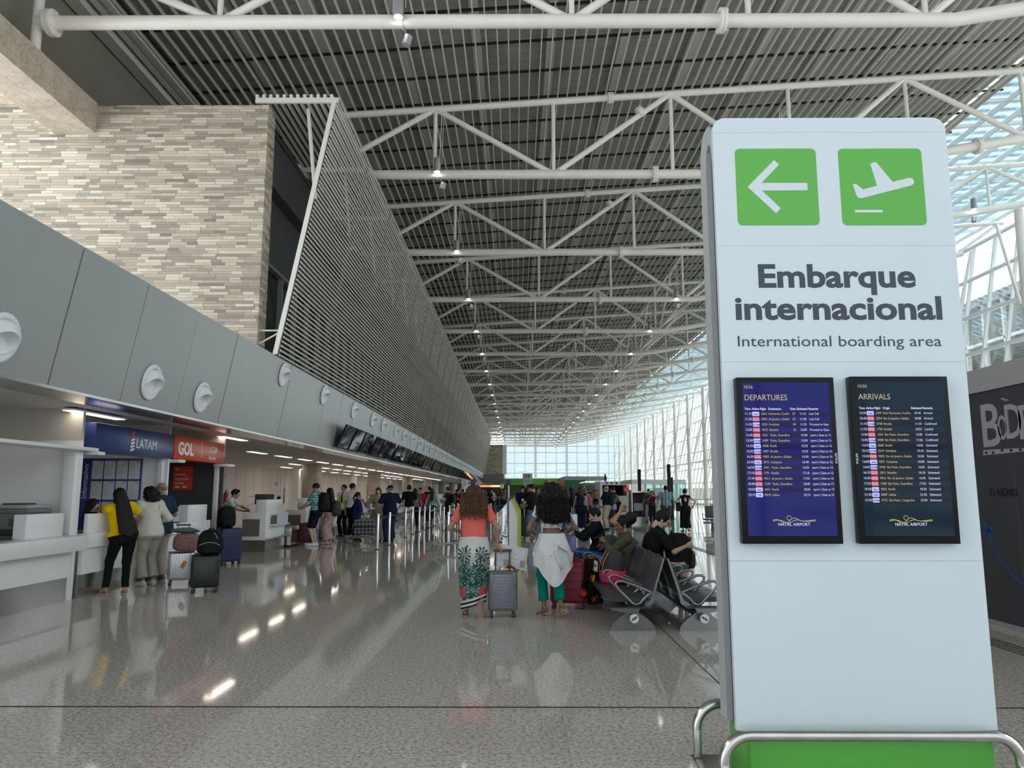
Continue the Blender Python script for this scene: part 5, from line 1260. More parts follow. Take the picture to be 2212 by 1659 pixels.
# ================================================================= PEOPLE: smooth bodies from blended volumes
f32 = np.float32
class Field:
    def __init__(s, lo, hi, h):
        s.h = h; s.lo = np.array(lo, f32); s.n = np.maximum(np.ceil((np.array(hi) - np.array(lo)) / h).astype(int) + 1, 4)
        s.g = np.full(s.n, 9.0, f32); s.ax = [s.lo[i] + h * np.arange(s.n[i], dtype=f32) for i in range(3)]
    def sl(s, a, b):
        i0 = np.clip(np.floor((np.array(a) - s.lo) / s.h).astype(int), 0, s.n); i1 = np.clip(np.ceil((np.array(b) - s.lo) / s.h).astype(int) + 1, 0, s.n)
        return tuple(slice(i0[k], i1[k]) for k in range(3))
    def pts(s, S): return np.meshgrid(s.ax[0][S[0]], s.ax[1][S[1]], s.ax[2][S[2]], indexing='ij', sparse=True)
    def add(s, d, S, k, sub=False):
        o = s.g[S]
        if d.size == 0: return
        if sub: s.g[S] = np.maximum(o, -d); return
        h = np.clip(.5 + .5 * (o - d) / k, 0, 1)
        s.g[S] = o * (1 - h) + d * h - k * h * (1 - h)
def prim_box(p):
    if p[0] == 'c':
        a, b, ra, rb = p[1:5]; r = max(ra, rb); return np.minimum(a, b) - r, np.maximum(a, b) + r
    c, R, rad = p[1:4]; e = np.sqrt(((R * rad) ** 2).sum(1)); return c - e, c + e
def prim_eval(F, p, infl, k, cut=None, sub=False):
    lo, hi = prim_box(p); m = infl + k + 2.5 * F.h
    S = F.sl(lo - m, hi + m)
    x, y, z = F.pts(S)
    if p[0] == 'c':
        a, b, ra, rb = p[1:5]; ba = b - a; bb = float(ba @ ba) + 1e-9
        t = np.clip(((x - a[0]) * ba[0] + (y - a[1]) * ba[1] + (z - a[2]) * ba[2]) / bb, 0, 1)
        d = np.sqrt((x - a[0] - t * ba[0]) ** 2 + (y - a[1] - t * ba[1]) ** 2 + (z - a[2] - t * ba[2]) ** 2) - (ra + (rb - ra) * t) - infl
    else:
        c, R, rad = p[1:4]; rad = rad + infl
        q = [((x - c[0]) * R[0, i] + (y - c[1]) * R[1, i] + (z - c[2]) * R[2, i]) / rad[i] for i in range(3)]
        k0 = np.sqrt(q[0] ** 2 + q[1] ** 2 + q[2] ** 2) + 1e-6; k1 = np.sqrt((q[0] / rad[0]) ** 2 + (q[1] / rad[1]) ** 2 + (q[2] / rad[2]) ** 2) + 1e-6
        d = k0 * (k0 - 1) / k1
    for o, n in (cut or []): d = np.maximum(d, (x - o[0]) * n[0] + (y - o[1]) * n[1] + (z - o[2]) * n[2])
    F.add(d.astype(f32), S, k, sub)
def surf(F):
    """surface nets"""
    g = F.g; n = np.array(g.shape)
    ins = g < 0
    c = [g[i:n[0] - 1 + i, j:n[1] - 1 + j, k:n[2] - 1 + k] for i in (0, 1) for j in (0, 1) for k in (0, 1)]
    cnt = sum((q < 0).astype(np.int8) for q in c); act = (cnt > 0) & (cnt < 8)
    if not act.any(): return np.zeros((0, 3)), np.zeros((0, 4), int)
    idx = -np.ones(act.shape, np.int64); I = np.argwhere(act); idx[act] = np.arange(len(I))
    V = np.stack([q[act] for q in c], 1); P = np.zeros((len(I), 3)); W = np.zeros(len(I))
    offs = np.array([(i, j, k) for i in (0, 1) for j in (0, 1) for k in (0, 1)])
    for a in range(8):
        for b in range(a + 1, 8):
            if np.abs(offs[a] - offs[b]).sum() != 1: continue
            va, vb = V[:, a], V[:, b]; m = (va < 0) != (vb < 0)
            t = np.where(m, va / np.where(m, va - vb, 1), 0)[:, None]
            P += np.where(m[:, None], offs[a] + t * (offs[b] - offs[a]), 0); W += m
    P = (I + P / W[:, None]) * F.h + F.lo
    Q = []
    for ax in range(3):
        sh = [slice(None)] * 3; sh[ax] = slice(0, -1); sh2 = [slice(None)] * 3; sh2[ax] = slice(1, None)
        a, b = ins[tuple(sh)], ins[tuple(sh2)]
        u, v = (ax + 1) % 3, (ax + 2) % 3
        E = np.argwhere(a != b); 
        ok = (E[:, u] > 0) & (E[:, v] > 0) & (E[:, u] < n[u] - 1) & (E[:, v] < n[v] - 1); E = E[ok]
        fl = a[tuple(E.T)]
        def at(du, dv): q = E.copy(); q[:, u] -= du; q[:, v] -= dv; return idx[tuple(q.T)]
        quad = np.stack([at(1, 1), at(0, 1), at(0, 0), at(1, 0)], 1)
        quad[~fl] = quad[~fl][:, ::-1]; Q.append(quad[(quad >= 0).all(1)])
    return P, np.concatenate(Q)
def blend(prims, h, infl=0.0, k=.03, cuts=None, noise=None, subs=(), pcut=None):
    """prims -> (verts, quads); cuts: half-spaces for all; pcut: {index: cuts}"""
    B = [prim_box(p) for p in prims]; m = infl + k + 3 * h
    F = Field(np.min([b[0] for b in B], 0) - m, np.max([b[1] for b in B], 0) + m, h)
    for i, p in enumerate(prims): prim_eval(F, p, infl, k, (pcut or {}).get(i))
    S = (slice(None),) * 3
    if noise or cuts:
        x, y, z = F.pts(S)
        if noise: F.g += noise(x, y, z).astype(f32)
        for o, n in (cuts or []): F.g = np.maximum(F.g, ((x - o[0]) * n[0] + (y - o[1]) * n[1] + (z - o[2]) * n[2]).astype(f32))
    for p in subs: prim_eval(F, p, 0, .01, None, True)
    return surf(F)
def mesh_from(parts, name, mats, parent, smooth=180):
    V, Q, MI, n = [], [], [], 0
    for (v, q, mi) in parts:
        if len(v) == 0: continue
        V.append(v); Q.append(q + n); MI += [mi] * len(q); n += len(v)
    V = np.concatenate(V); Q = np.concatenate(Q)
    me = bpy.data.meshes.new(name); me.vertices.add(len(V)); me.vertices.foreach_set('co', V.astype(f32).ravel())
    me.loops.add(Q.size); me.loops.foreach_set('vertex_index', Q.astype(np.int32).ravel())
    me.polygons.add(len(Q)); me.polygons.foreach_set('loop_start', np.arange(0, Q.size, 4, dtype=np.int32)); me.polygons.foreach_set('loop_total', np.full(len(Q), 4, np.int32))
    for m in (mats if isinstance(mats, (list, tuple)) else [mats]): me.materials.append(m)
    me.polygons.foreach_set('material_index', np.array(MI, np.int32)); me.update(calc_edges=True); me.validate()
    return link_mesh(name, me, parent, False, smooth)
def A3(*p): return np.array(p, float)
def unit(v): return v / (np.linalg.norm(v) + 1e-9)
EYE3 = np.eye(3)
def ik(S, W, l1, l2, pole):
    d = W - S; L = np.linalg.norm(d)
    if L > (l1 + l2) * .995: d = d / L * (l1 + l2) * .995; L = (l1 + l2) * .995; W = S + d
    u = d / L; a = (l1 * l1 - l2 * l2 + L * L) / (2 * L); hgt = sqrt(max(l1 * l1 - a * a, 0))
    pv = pole - u * (pole @ u); pv = unit(pv)
    return S + u * a + pv * hgt, W
def wob(amp, fr, ph=0.0):
    return lambda x, y, z: amp * (np.sin(fr * (x * 1.1 + z * .7) + ph) * np.sin(fr * (y * .9 - z * .5) + 1.3 + ph) + .6 * np.sin(fr * 1.9 * (z + .4 * x) + 2.1) * np.sin(fr * 1.7 * (y - .3 * x) + ph))
HEADS = {}
def head_mesh(sex, h):
    key = (sex, round(h, 4))
    if key in HEADS: return HEADS[key]
    f = sex == 'f'; J = .058 if f else .064
    P = [('e', A3(0, -.012, .03), EYE3, A3(.074, .095, .088)), ('e', A3(0, .022, -.04), EYE3, A3(J, .066, .078)), ('e', A3(0, .062, -.092), EYE3, A3(.026, .024, .022)),
         ('c', A3(0, .088, .004), A3(0, .108, -.034), .009, .0145), ('c', A3(-.013, .092, -.038), A3(.013, .092, -.038), .010, .010),
         ('c', A3(-.04, .072, .026), A3(.04, .072, .026), .015, .015), ('e', A3(-.042, .062, -.025), EYE3, A3(.024, .024, .022)), ('e', A3(.042, .062, -.025), EYE3, A3(.024, .024, .022)),
         ('c', A3(0, -.03, -.06), A3(0, -.035, -.115), .048 if f else .053, .044 if f else .050)]
    v, q = blend(P, h, 0, .022, subs=[('e', A3(s * .031, .096, .004), EYE3, A3(.018, .016, .011)) for s in (-1, 1)])
    out = [(v, q, 0)]
    for s in (-1, 1):
        R = np.array([[cos(.3 * s), -sin(.3 * s), 0], [sin(.3 * s), cos(.3 * s), 0], [0, 0, 1]])
        out.append((*blend([('e', A3(s * .078, -.006, -.012), R, A3(.009, .019, .031)), ('e', A3(s * .073, .002, -.02), R, A3(.008, .01, .02))], h * .8, 0, .01), 0))
        out.append((*blend([('e', A3(s * .031, .080, .004), EYE3, A3(.0125, .0125, .0105))], h * .6, 0, .01), 1))
        out.append((*blend([('e', A3(s * .031, .0895, .004), EYE3, A3(.006, .005, .006))], h * .6, 0, .005), 2))
        out.append((*blend([('c', A3(s * .016, .0885, .024), A3(s * .048, .079, .026), .0045, .003)], h * .6, 0, .005), 2))
    out.append((*blend([('c', A3(-.018, .0845, -.066), A3(.018, .0845, -.066), .006, .006), ('c', A3(-.014, .085, -.072), A3(.014, .085, -.072), .006, .006)], h * .6, 0, .006), 3))
    HEADS[key] = out; return out
HANDS = {}
def hand_mesh(pose, h):
    """right hand: wrist at origin, fingers along +z, thumb towards +x, palm facing -y"""
    key = (pose, round(h, 4))
    if key in HANDS: return HANDS[key]
    curl = {'relaxed': (.25, .45, .4), 'grip': (1.0, 1.25, .8), 'flat': (.06, .1, .1), 'phone': (.55, .8, .6)}[pose]
    P = [('e', A3(0, 0, .05), EYE3, A3(.040, .0165, .052)), ('e', A3(.024, -.010, .032), EYE3, A3(.02, .017, .03)), ('c', A3(0, 0, -.02), A3(0, 0, .02), .025, .026)]
    for i, (bx, L) in enumerate(((.029, .070), (.010, .078), (-.010, .072), (-.028, .058))):
        p = A3(bx, 0, .088); a = 0.0
        for j, (fr, r) in enumerate(((.45, .0092), (.32, .0084), (.23, .0074))):
            a += curl[j] * (1 + .08 * i); q = p + A3((bx * .9) * fr * .9 * (1 if pose != 'grip' else .2), -sin(a), cos(a)) * L * fr
            P.append(('c', p, q, r, r * .93)); p = q
    tz = {'grip': [(.036, -.012, .03), (.045, -.035, .058), (.022, -.05, .075)], 'phone': [(.036, -.012, .03), (.052, -.03, .058), (.038, -.042, .085)]}.get(pose, [(.034, -.008, .026), (.058, -.020, .055), (.066, -.03, .082)])
    tz = [A3(*t) for t in tz]
    P += [('c', A3(.018, -.004, .015), tz[0], .014, .013), ('c', tz[0], tz[1], .012, .0105), ('c', tz[1], tz[2], .010, .008)]
    HANDS[key] = blend(P, h, 0, .006); return HANDS[key]
def rot_from(z, yhint):
    z = unit(z); y = unit(yhint - z * (yhint @ z)); x = np.cross(y, z); return np.stack([x, y, z], 1)
SKIN = {}
def skin(i):
    c = {0: (.56, .36, .27), 1: (.42, .25, .17), 2: (.24, .125, .075), 3: (.15, .075, .045), 4: (.33, .19, .125)}[i]
    return mat('skin_%s' % 'fair light brown deep tan'.split()[i], c, .5, vary=.08, vscale=14)
M_EYEW = mat('eye_white', (.75, .73, .70), .3); M_EYED = mat('eye_dark_brown', (.02, .012, .01), .3); M_LIP = mat('lips', (.32, .12, .10), .45)
HAIRC = {'black': (.008, .007, .0065), 'dark': (.018, .013, .010), 'brown': (.05, .03, .018), 'grey': (.16, .155, .15), 'blond': (.20, .13, .07), 'curl_brown': (.05, .026, .014), 'highlight': (.10, .056, .03)}
def hair_mat(c): return pmat('hair_' + c, lambda t: t.ramp(t.noise(t.n('Mapping', {'Vector': t.obj(), 'Scale': (60, 60, 9)}).outputs[0], 2.2, 4), [(.35, tuple(x * .55 for x in HAIRC[c])), (.7, tuple(min(1, x * 1.8) for x in HAIRC[c]))]), .55, Specular_IOR_Level=.25)
def cloth(name, col, **k):
    return mat('cloth_' + name, col, .9, vary=k.get('vary', .10), vscale=9, bump=.25, bscale=150, spec=.12)
PEOPLE = {}
def person(name, label, loc, rz, h=1.70, w=1.0, sex='m', tone=0, Y=None, lean=0.0, lean2=None, twist=0.0, side=0.0, hip=(0, 0, 0), head=(0, 0), arms=None, legs=None, hands=('relaxed', 'relaxed'), palm=(None, None),
           top=None, bottom=None, shoes=None, hair=None, extra=None, feet=None, group=None, glasses=None, belly=0.0, hipw=None, armw=1.0, bust=1.0):
    """stands at loc facing local +Y. top=(kind, material, hem, sleeve 0..2); bottom=(kind, material, length 0..2); hair=(kind, colour)"""
    s = h / 1.72; Y = Y or max(loc[1], 8); hv = min(max(.0011 * Y, .0115), .030); f = sex == 'f'
    t = thing('person', label, 'person', loc, rz, group)
    lean2 = lean if lean2 is None else lean2
    P = A3(hip[0], hip[1], .93 * s + hip[2])
    def frame(l, tw, sd):
        u = A3(sin(sd), sin(l) * cos(sd), cos(l) * cos(sd)); x = A3(cos(tw), sin(tw), 0); x = unit(x - u * (x @ u)); return x, np.cross(u, x), u
    x1, f1, u1 = frame(lean, 0, side); x2, f2, u2 = frame(lean2, twist, side)
    waist = P + u1 * .17 * s; shc = waist + u2 * .30 * s; nb = waist + u2 * .355 * s
    R1 = np.stack([x1, f1, u1], 1); R2 = np.stack([x2, f2, u2], 1)
    shw = (.165 if f else .185) * s * (.6 + .4 * w); hw = hipw or (1.07 if f else 1.0)
    pit, yaw = head
    hu = unit(u2 * .45 + A3(0, 0, 1) * .55); C = nb + hu * .135 * s + f2 * .012
    Rz = np.array([[cos(yaw + twist), -sin(yaw + twist), 0], [sin(yaw + twist), cos(yaw + twist), 0], [0, 0, 1]]); Rx = np.array([[1, 0, 0], [0, cos(pit), -sin(pit)], [0, sin(pit), cos(pit)]])
    Rh = Rz @ Rx
    sh = [shc + x2 * shw * q for q in (-1, 1)]; hj = [P + x1 * .088 * s * q * w ** .5 - u1 * .03 * s for q in (-1, 1)]
    arms = arms or [None, None]; legs = legs or [None, None]; el = []; wr = []; kn = []; an = []
    for i, q in enumerate((-1, 1)):
        a = arms[i] or ((q * .30, .04, .86), (q * .3, -1, 0))
        e, wv = ik(sh[i], A3(*a[0]) if a[0][2] < 3 else A3(0, 0, 0), .30 * s, .255 * s, A3(*a[1])); el.append(e); wr.append(wv)
        l = legs[i] or ((q * .095, -.01 + hip[1] * .0, .085 * s), (q * .1, 1, 0))
        k_, av = ik(hj[i], A3(*l[0]), .425 * s, .42 * s, A3(*l[1])); kn.append(k_); an.append(av)
    e_ = lambda c, R, *r: ('e', c, R, A3(*r) * s)
    ww = w
    tors = [e_(P + u1 * .02 * s, R1, .155 * hw * ww, .108 * ww, .12), e_(P + x1 * .075 * s - f1 * .045 * s - u1 * .045 * s, R1, .082 * hw, .082 * ww, .09), e_(P - x1 * .075 * s - f1 * .045 * s - u1 * .045 * s, R1, .082 * hw, .082 * ww, .09),
            e_(waist - u1 * .03 * s + f1 * (.02 * belly) * s, R1, (.118 if f else .142) * ww, (.092 + .06 * belly) * ww, .14), e_(waist + u2 * .155 * s, R2, (.145 if f else .165) * ww, .103 * ww, .175),
            ('c', sh[0], sh[1], .054 * s, .054 * s), ('c', shc - x2 * .09 * s, nb + u2 * .02 * s, .052 * s, .046 * s), ('c', shc + x2 * .09 * s, nb + u2 * .02 * s, .052 * s, .046 * s)]
    if f: tors += [e_(waist + u2 * .15 * s + f2 * .075 * s + x2 * q * .068 * s, R2, .062 * bust, .058 * bust, .06 * bust) for q in (-1, 1)]
    aw = .9 * armw if f else armw
    UA = [('c', sh[i], el[i], .050 * s * aw * ww ** .5, .039 * s * aw) for i in (0, 1)]
    FA = [('c', el[i], wr[i], .039 * s * aw, .0265 * s * aw ** .5) for i in (0, 1)]
    TH = [('c', hj[i], kn[i], .083 * s * ww ** .7 * (1.03 if f else 1), .053 * s * ww ** .5) for i in (0, 1)]
    CA = [('c', kn[i], an[i], .050 * s * ww ** .5, .033 * s) for i in (0, 1)]
    for i in (0, 1):
        d = unit(an[i] - kn[i]); b = unit(A3(0, -1, 0) - d * (d @ A3(0, -1, 0)))
        CA.append(('c', kn[i] + d * .09 * s + b * .012 * s, kn[i] + d * .19 * s + b * .014 * s, .044 * s * ww ** .4, .040 * s * ww ** .3))
    NK = [('c', nb - u2 * .02 * s, C - hu * .06 * s, (.048 if f else .055) * s, (.045 if f else .051) * s)]
    feet = feet or [None, None]; FT = []; fd = []
    for i, q in enumerate((-1, 1)):
        d = unit(A3(*(feet[i] or (q * .18, 1, 0)))); flat = A3(d[0], d[1], 0); flat = unit(flat); up = unit(A3(0, 0, 1) - d * d[2]); xs = np.cross(d, up)
        R = np.stack([xs, d, up], 1); heel = an[i] - up * .045 * s - d * .035 * s; fd.append((R, heel, d, up))
        FT += [e_(heel, R, .031, .036, .034), e_(heel + d * .11 * s - up * .005 * s, R, .038, .075, .026), e_(heel + d * .165 * s - up * .012 * s, R, .042, .045, .018), ('c', an[i], heel + d * .07 * s + up * .005, .033 * s, .028 * s)]
    prims = tors + UA + FA + TH + CA + NK + FT
    # a shoulder-to-torso smoothing k scaled to the person
    parts = [(*blend(prims, hv, -.003, .028 * s), 0)]
    hp_ = max(.0052, hv * .5)
    for v, q, mi in head_mesh(sex, min(max(hv * .5, .006), .012)): parts.append(((v * s) @ Rh.T + C, q, mi))
    for i, q in enumerate((-1, 1)):
        v, qd = hand_mesh(hands[i], min(max(hv * .42, .0048), .009))
        d = unit(wr[i] - el[i]); pn = palm[i]
        dirv, back = (A3(*pn[0]), A3(*pn[1])) if pn else (d, A3(q * 1.0, .15, .25))
        R = rot_from(dirv, back); vv = v * s
        # the right hand's thumb is on +x when its back is +y; mirror when the thumb should point inwards/forwards
        fw_ = A3(-q * .25, 1, .35)
        if (R[:, 0] @ fw_) < 0: vv = vv * A3(-1, 1, 1); qd = qd[:, ::-1]
        parts.append((vv @ R.T + wr[i], qd, 0))
    body = mesh_from(parts, 'body', [skin(tone), M_EYEW, M_EYED, M_LIP], t)
    wn = wob(.0035 * s, 26, len(label) % 7)
    # ---- clothes
    if top:
        kind, m_, hem, slv = top[:4]; loose = top[4] if len(top) > 4 else .013
        pr = list(tors); cut = {}
        for i in (0, 1):
            if slv > 0:
                fr = min(slv, 1); a, b = sh[i], el[i]; pr.append(UA[i]); cut[len(pr) - 1] = [(a + (b - a) * fr, unit(b - a))] if slv < 1 else []
                if slv > 1:
                    a, b = el[i], wr[i]; pr.append(FA[i]); cut[len(pr) - 1] = [(a + (b - a) * (slv - 1), unit(b - a))]
        cuts = [(P + u1 * hem * s, -u1), (nb + u2 * .018 * s + f2 * .0, unit(u2 + f2 * (.55 if kind != 'collar' else .2)))]
        if f and kind in ('tee', 'blouse', 'collar'): pr.append(e_(waist + u1 * .0 * s, R1, .137 * ww, .10 * ww, .2))
        if hem < .0:                                          # the shirt hangs straight over the hips
            pr.append(e_(P + u1 * .02 * s, R1, .162 * hw * ww, .122 * ww, .2)); 
        ob = [('e', waist + u2 * .22 * s - f2 * .15 * s, R2, A3(.095, .085, .17) * s)] if extra == 'open_back' else ()
        mesh_from([(*blend(pr, hv, loose * s, .03 * s, cuts, wn, ob, pcut=cut), 0)], top[5] if len(top) > 5 else 'shirt', m_, t)
        if kind == 'collar':
            ring = [nb + u2 * .02 * s + (x2 * cos(a) * .066 + f2 * sin(a) * .07) * s + f2 * .01 for a in np.linspace(0, 2 * pi, 17)[:-1]]
            MB().tube(ring, .013 * s, 6, closed=True).build('collar', m_, t, smooth=180)
    if bottom:
        kind, m_, ln = bottom[:3]; loose = bottom[3] if len(bottom) > 3 else .012; rise = bottom[4] if len(bottom) > 4 else .045
        pr = tors[:4]; cut = {}
        pr = [pr[0], pr[1], pr[2], pr[3]]; kk = .03
        pr = list(pr)
        for i in (0, 1):
            fr = min(ln, 1); a, b = hj[i], kn[i]; q = TH[i]; pr.append(q); cut[len(pr) - 1] = [(a + (b - a) * fr, unit(b - a))] if ln < 1 else []
            if ln > 1:
                a, b = kn[i], an[i]; sl = ln - 1
                flare = loose * 1.6
                pr.append(('c', a, b, .050 * s * ww ** .5, .036 * s + flare * .6)); cut[len(pr) - 1] = [(a + (b - a) * sl, unit(b - a))]
        if kind == 'skirt':
            for i in (0, 1):
                pass
            a = (hj[0] + hj[1]) / 2; b = (kn[0] + kn[1]) / 2; pr.append(('c', a, b, .10 * s * ww, .095 * s)); cut[len(pr) - 1] = [(a + (b - a) * min(ln, 1), unit(b - a))] if ln < 1 else []
            if ln > 1: c_ = (an[0] + an[1]) / 2; pr.append(('c', b, c_, .09 * s, .075 * s + loose)); cut[len(pr) - 1] = [(b + (c_ - b) * (ln - 1), unit(c_ - b))]
            kk = .05
        mesh_from([(*blend(pr, hv, loose * s, kk * s, [(P + u1 * rise * s, u1)], wn, pcut=cut), 0)], 'skirt' if kind == 'skirt' else ('shorts' if ln < 1.05 else 'trousers'), m_, t)
    if shoes:
        kind, m_ = shoes[:2]
        for i in (0, 1):
            R, heel, d, up = fd[i]
            if kind == 'sandal':
                m = MB(); b = heel - up * .034 * s
                sole = [b + (R[:, 0] * wx + d * ly) * s for wx, ly in ((-.03, -.04), (.03, -.04), (.034, .03), (.044, .12), (.036, .19), (.0, .215), (-.036, .19), (-.044, .12), (-.034, .03))]
                m.prism([Vector(p) for p in sole], Vector(-up * .014))
                for ly, zz_ in ((.13, .018), (.09, .026)):
                    m.tube([Vector(heel + d * ly * s + R[:, 0] * .046 * s * cos(a) + up * (zz_ * sin(a) + -.03 * (1 - sin(a))) * s * 1.25) for a in np.linspace(0, pi, 9)], .005 * s, 6)
                m.tube([Vector(heel + up * .03 * s + R[:, 0] * .036 * s * cos(a) + d * (.045 * sin(a)) * s) for a in np.linspace(0, 2 * pi, 13)[:-1]], .0045 * s, 6, closed=True)
                m.build('shoe', m_, t)
            else:
                hs = max(hv * .6, .008)
                pr = [e_(heel, R, .036, .042, .042), e_(heel + d * .10 * s, R, .041, .085, .036), e_(heel + d * .175 * s - up * .008 * s, R, .046, .055, .027), ('c', an[i] - up * .01, heel + d * .05 * s, .040 * s, .034 * s)]
                sh_ = mesh_from([(*blend(pr, hs, .004, .02, [(heel - up * .036 * s, -up), (an[i] + up * .015 * s, up)]), 0)], 'shoe', m_, t)
                if len(shoes) > 2:
                    mesh_from([(*blend([e_(heel, R, .04, .046, .04), e_(heel + d * .09 * s, R, .045, .1, .04), e_(heel + d * .175 * s, R, .05, .06, .04)], hs, .003, .02, [(heel - up * .042 * s, -up), (heel - up * .018 * s, up)]), 0)], 'sole', shoes[2], sh_)
    J = lambda p: (A3(*p) * s) @ Rh.T + C
    if hair:
        kind, hc = hair[:2]; hs = max(hv * .62, .0075); hm = hair_mat(hc) if isinstance(hc, str) else hc
        cap = lambda g, gy=0: ('e', J((0, -.014 + gy, .032)), Rh, A3(.076 + g, .096 + g, .089 + g) * s)
        face = [(J((0, .058, .0)), Rh @ unit(A3(0, .72, -.62)))]
        neck = [(J((0, 0, -.062)), Rh @ A3(0, .25, -1))]
        rough = wob(.004 * s, 70, 1.0)
        if kind in ('short', 'cap', 'quiff'):
            pr = [cap(.010)]
            if kind == 'quiff': pr += [('e', J((0, .05, .105)), Rh, A3(.058, .045, .030) * s)]
            front = [(J((0, .064, .03)), Rh @ unit(A3(0, .85, -.5)))]
            mesh_from([(*blend(pr, hs, 0, .02, front + [(J((0, -.02, -.072)), Rh @ unit(A3(0, .55, -1)))], rough), 0)], 'hair', hm, t)
            if kind == 'cap':
                cm = hair[2]
                c_ = mesh_from([(*blend([cap(.017)], hs, 0, .02, [(J((0, 0, .035)), Rh @ unit(A3(0, -.12, -1)))]), 0)], 'cap', cm, t)
                rows = [[Vector(J((.07 * cos(a) * r, .07 + .095 * sin(a) * r, .045 - .012 * r - .03 * r * cos(a) ** 2))) for a in np.linspace(.05, pi - .05, 11)] for r in (.45, .75, 1.0)]
                rows2 = [[p + Vector(Rh @ A3(0, 0, .006)) for p in r_] for r_ in rows]
                MB().grid(rows).grid(rows2).build('cap_peak', cm, t, smooth=180)
        elif kind == 'bald':
            mesh_from([(*blend([cap(.004)], hs, 0, .02, [(J((0, .02, .0)), Rh @ A3(0, 1, 0)), (J((0, 0, .055)), Rh @ A3(0, -.3, 1)), (J((0, -.02, -.045)), Rh @ unit(A3(0, .55, -1)))], rough), 0)], 'hair', hm, t)
        elif kind == 'bun' or kind == 'tail':
            pr = [cap(.012)]
            if kind == 'bun': bc = hair[2] if len(hair) > 2 else (0, -.13, .04); br = hair[3] if len(hair) > 3 else .05; pr += [('e', J(bc), Rh, A3(br, br, br) * s)]
            else:
                a = J((0, -.115, .02)); pr += [('c', a, a + A3(0, -.04, -.10) * s, .032 * s, .03 * s), ('c', a + A3(0, -.04, -.10) * s, a + A3(.01, -.02, -.27) * s, .03 * s, .012 * s)]
            mesh_from([(*blend(pr, hs, 0, .025, [(J((0, .062, .02)), Rh @ unit(A3(0, .8, -.55))), ], wob(.006 * s, 75, .4) if len(hair) > 3 else rough, pcut={0: neck}), 0)], 'hair', hm, t)
        elif kind == 'long':
            L = hair[2] if len(hair) > 2 else .4; wd = hair[3] if len(hair) > 3 else .085
            b0 = J((0, -.055, .0)); back = unit(A3(Rh[0, 1], Rh[1, 1], 0)) * -1; hx = A3(Rh[0, 0], Rh[1, 0], 0)
            low = b0 + A3(0, 0, -L * s) + back * (.055 * s + (.11 * L if lean > .1 else .03)); pr = [cap(.016)]
            if lean > .12: low = b0 - u2 * L * s + back * .135 * s
            for q in (-1, -.66, -.33, 0, .33, .66, 1): pr.append(('c', b0 + hx * q * .055 * s + back * .01, low + hx * q * wd * s - (low - b0) * (.05 * abs(q) + .03 * (int(q * 3) % 2)), .044 * s, .026 * s))
            for q in (-1, 1): pr.append(('c', J((q * .07, .012, .02)), J((q * .082, -.015, -.12)) + back * .02, .022 * s, .02 * s))
            st = lambda x, y, z: .0032 * s * np.sin(110 * (x * hx[0] + y * hx[1]) + 2 * np.sin(9 * z)) + .0016 * np.sin(210 * (x + y))
            mesh_from([(*blend(pr, hs, 0, .02, None, st, pcut={0: face}), 0)], 'hair', hm, t)
        elif kind == 'curly':
            L = hair[2]; wd = hair[3]; dep = hair[4]; b0 = J((0, -.045, .03)); back = unit(A3(Rh[0, 1], Rh[1, 1], 0)) * -1; hx = A3(Rh[0, 0], Rh[1, 0], 0)
            Rb = np.stack([hx, -back, A3(0, 0, 1)], 1)
            pr = [cap(.022)]
            top_ = b0 + A3(0, 0, .02 * s); n_ = 4
            for i in range(n_):
                fz = i / (n_ - 1); wz = wd * (.62 + .55 * sin(pi * (.12 + .62 * fz))) ; pr.append(('e', top_ + A3(0, 0, -L * fz * .88) + back * (.012 + .045 * fz), Rb, A3(wz, dep * (.85 + .2 * fz), L * .30)))
            nz = lambda x, y, z: .010 * np.sin(62 * x + 3 * np.sin(17 * z)) * np.sin(58 * y + 2.0 * np.sin(21 * x)) + .008 * np.sin(88 * z + 4 * np.sin(25 * x)) * np.sin(70 * x) + .004 * np.sin(150 * (x + y)) * np.sin(140 * z)
            fc = [(J((0, .045, .0)), Rh @ unit(A3(0, .92, -.38)))]
            hr = mesh_from([(*blend(pr, hs, 0, .03, fc, nz, pcut={}), 0)], 'hair', hm, t)
            if len(hair) > 5:                                 # loose corkscrew curls over the mass
                rng = np.random.RandomState(5); m = MB(); hm2 = hair[6] if len(hair) > 6 else hm
                for i in range(hair[5]):
                    a = rng.uniform(-pi, 0) if rng.rand() < .75 else rng.uniform(-pi, pi); fz = rng.uniform(.0, .95)
                    wz = wd * (.62 + .55 * sin(pi * (.12 + .62 * fz)))
                    c0 = top_ + A3(0, 0, -L * fz * .9 + .05 * (1 - fz)) + back * (.012 + .045 * fz) + hx * wz * 1.0 * cos(a) - back * dep * (.95 + .15 * fz) * sin(a)
                    if fz < .25: c0 = c0 * .55 + (top_ + A3(0, 0, .06)) * .45 + back * .03
                    ln_ = rng.uniform(.10, .18); out = unit(hx * cos(a) - back * sin(a)); rr = rng.uniform(.008, .013); tw = rng.uniform(0, 6); x_ = np.cross(out, A3(0, 0, 1))
                    pts = []
                    for k in range(15):
                        g = k / 14; pts.append(Vector(c0 + A3(0, 0, -ln_ * g) + out * (.006 + .012 * g) + (x_ * cos(tw + 15 * g) + out * sin(tw + 15 * g)) * rr))
                    m.tube(pts, [.0042 * (1 - .5 * k / 14) + .001 for k in range(15)], 5)
                o_ = m.build('curl_strands', hm2, hr, smooth=180)
                tag(o_, kind='stuff')
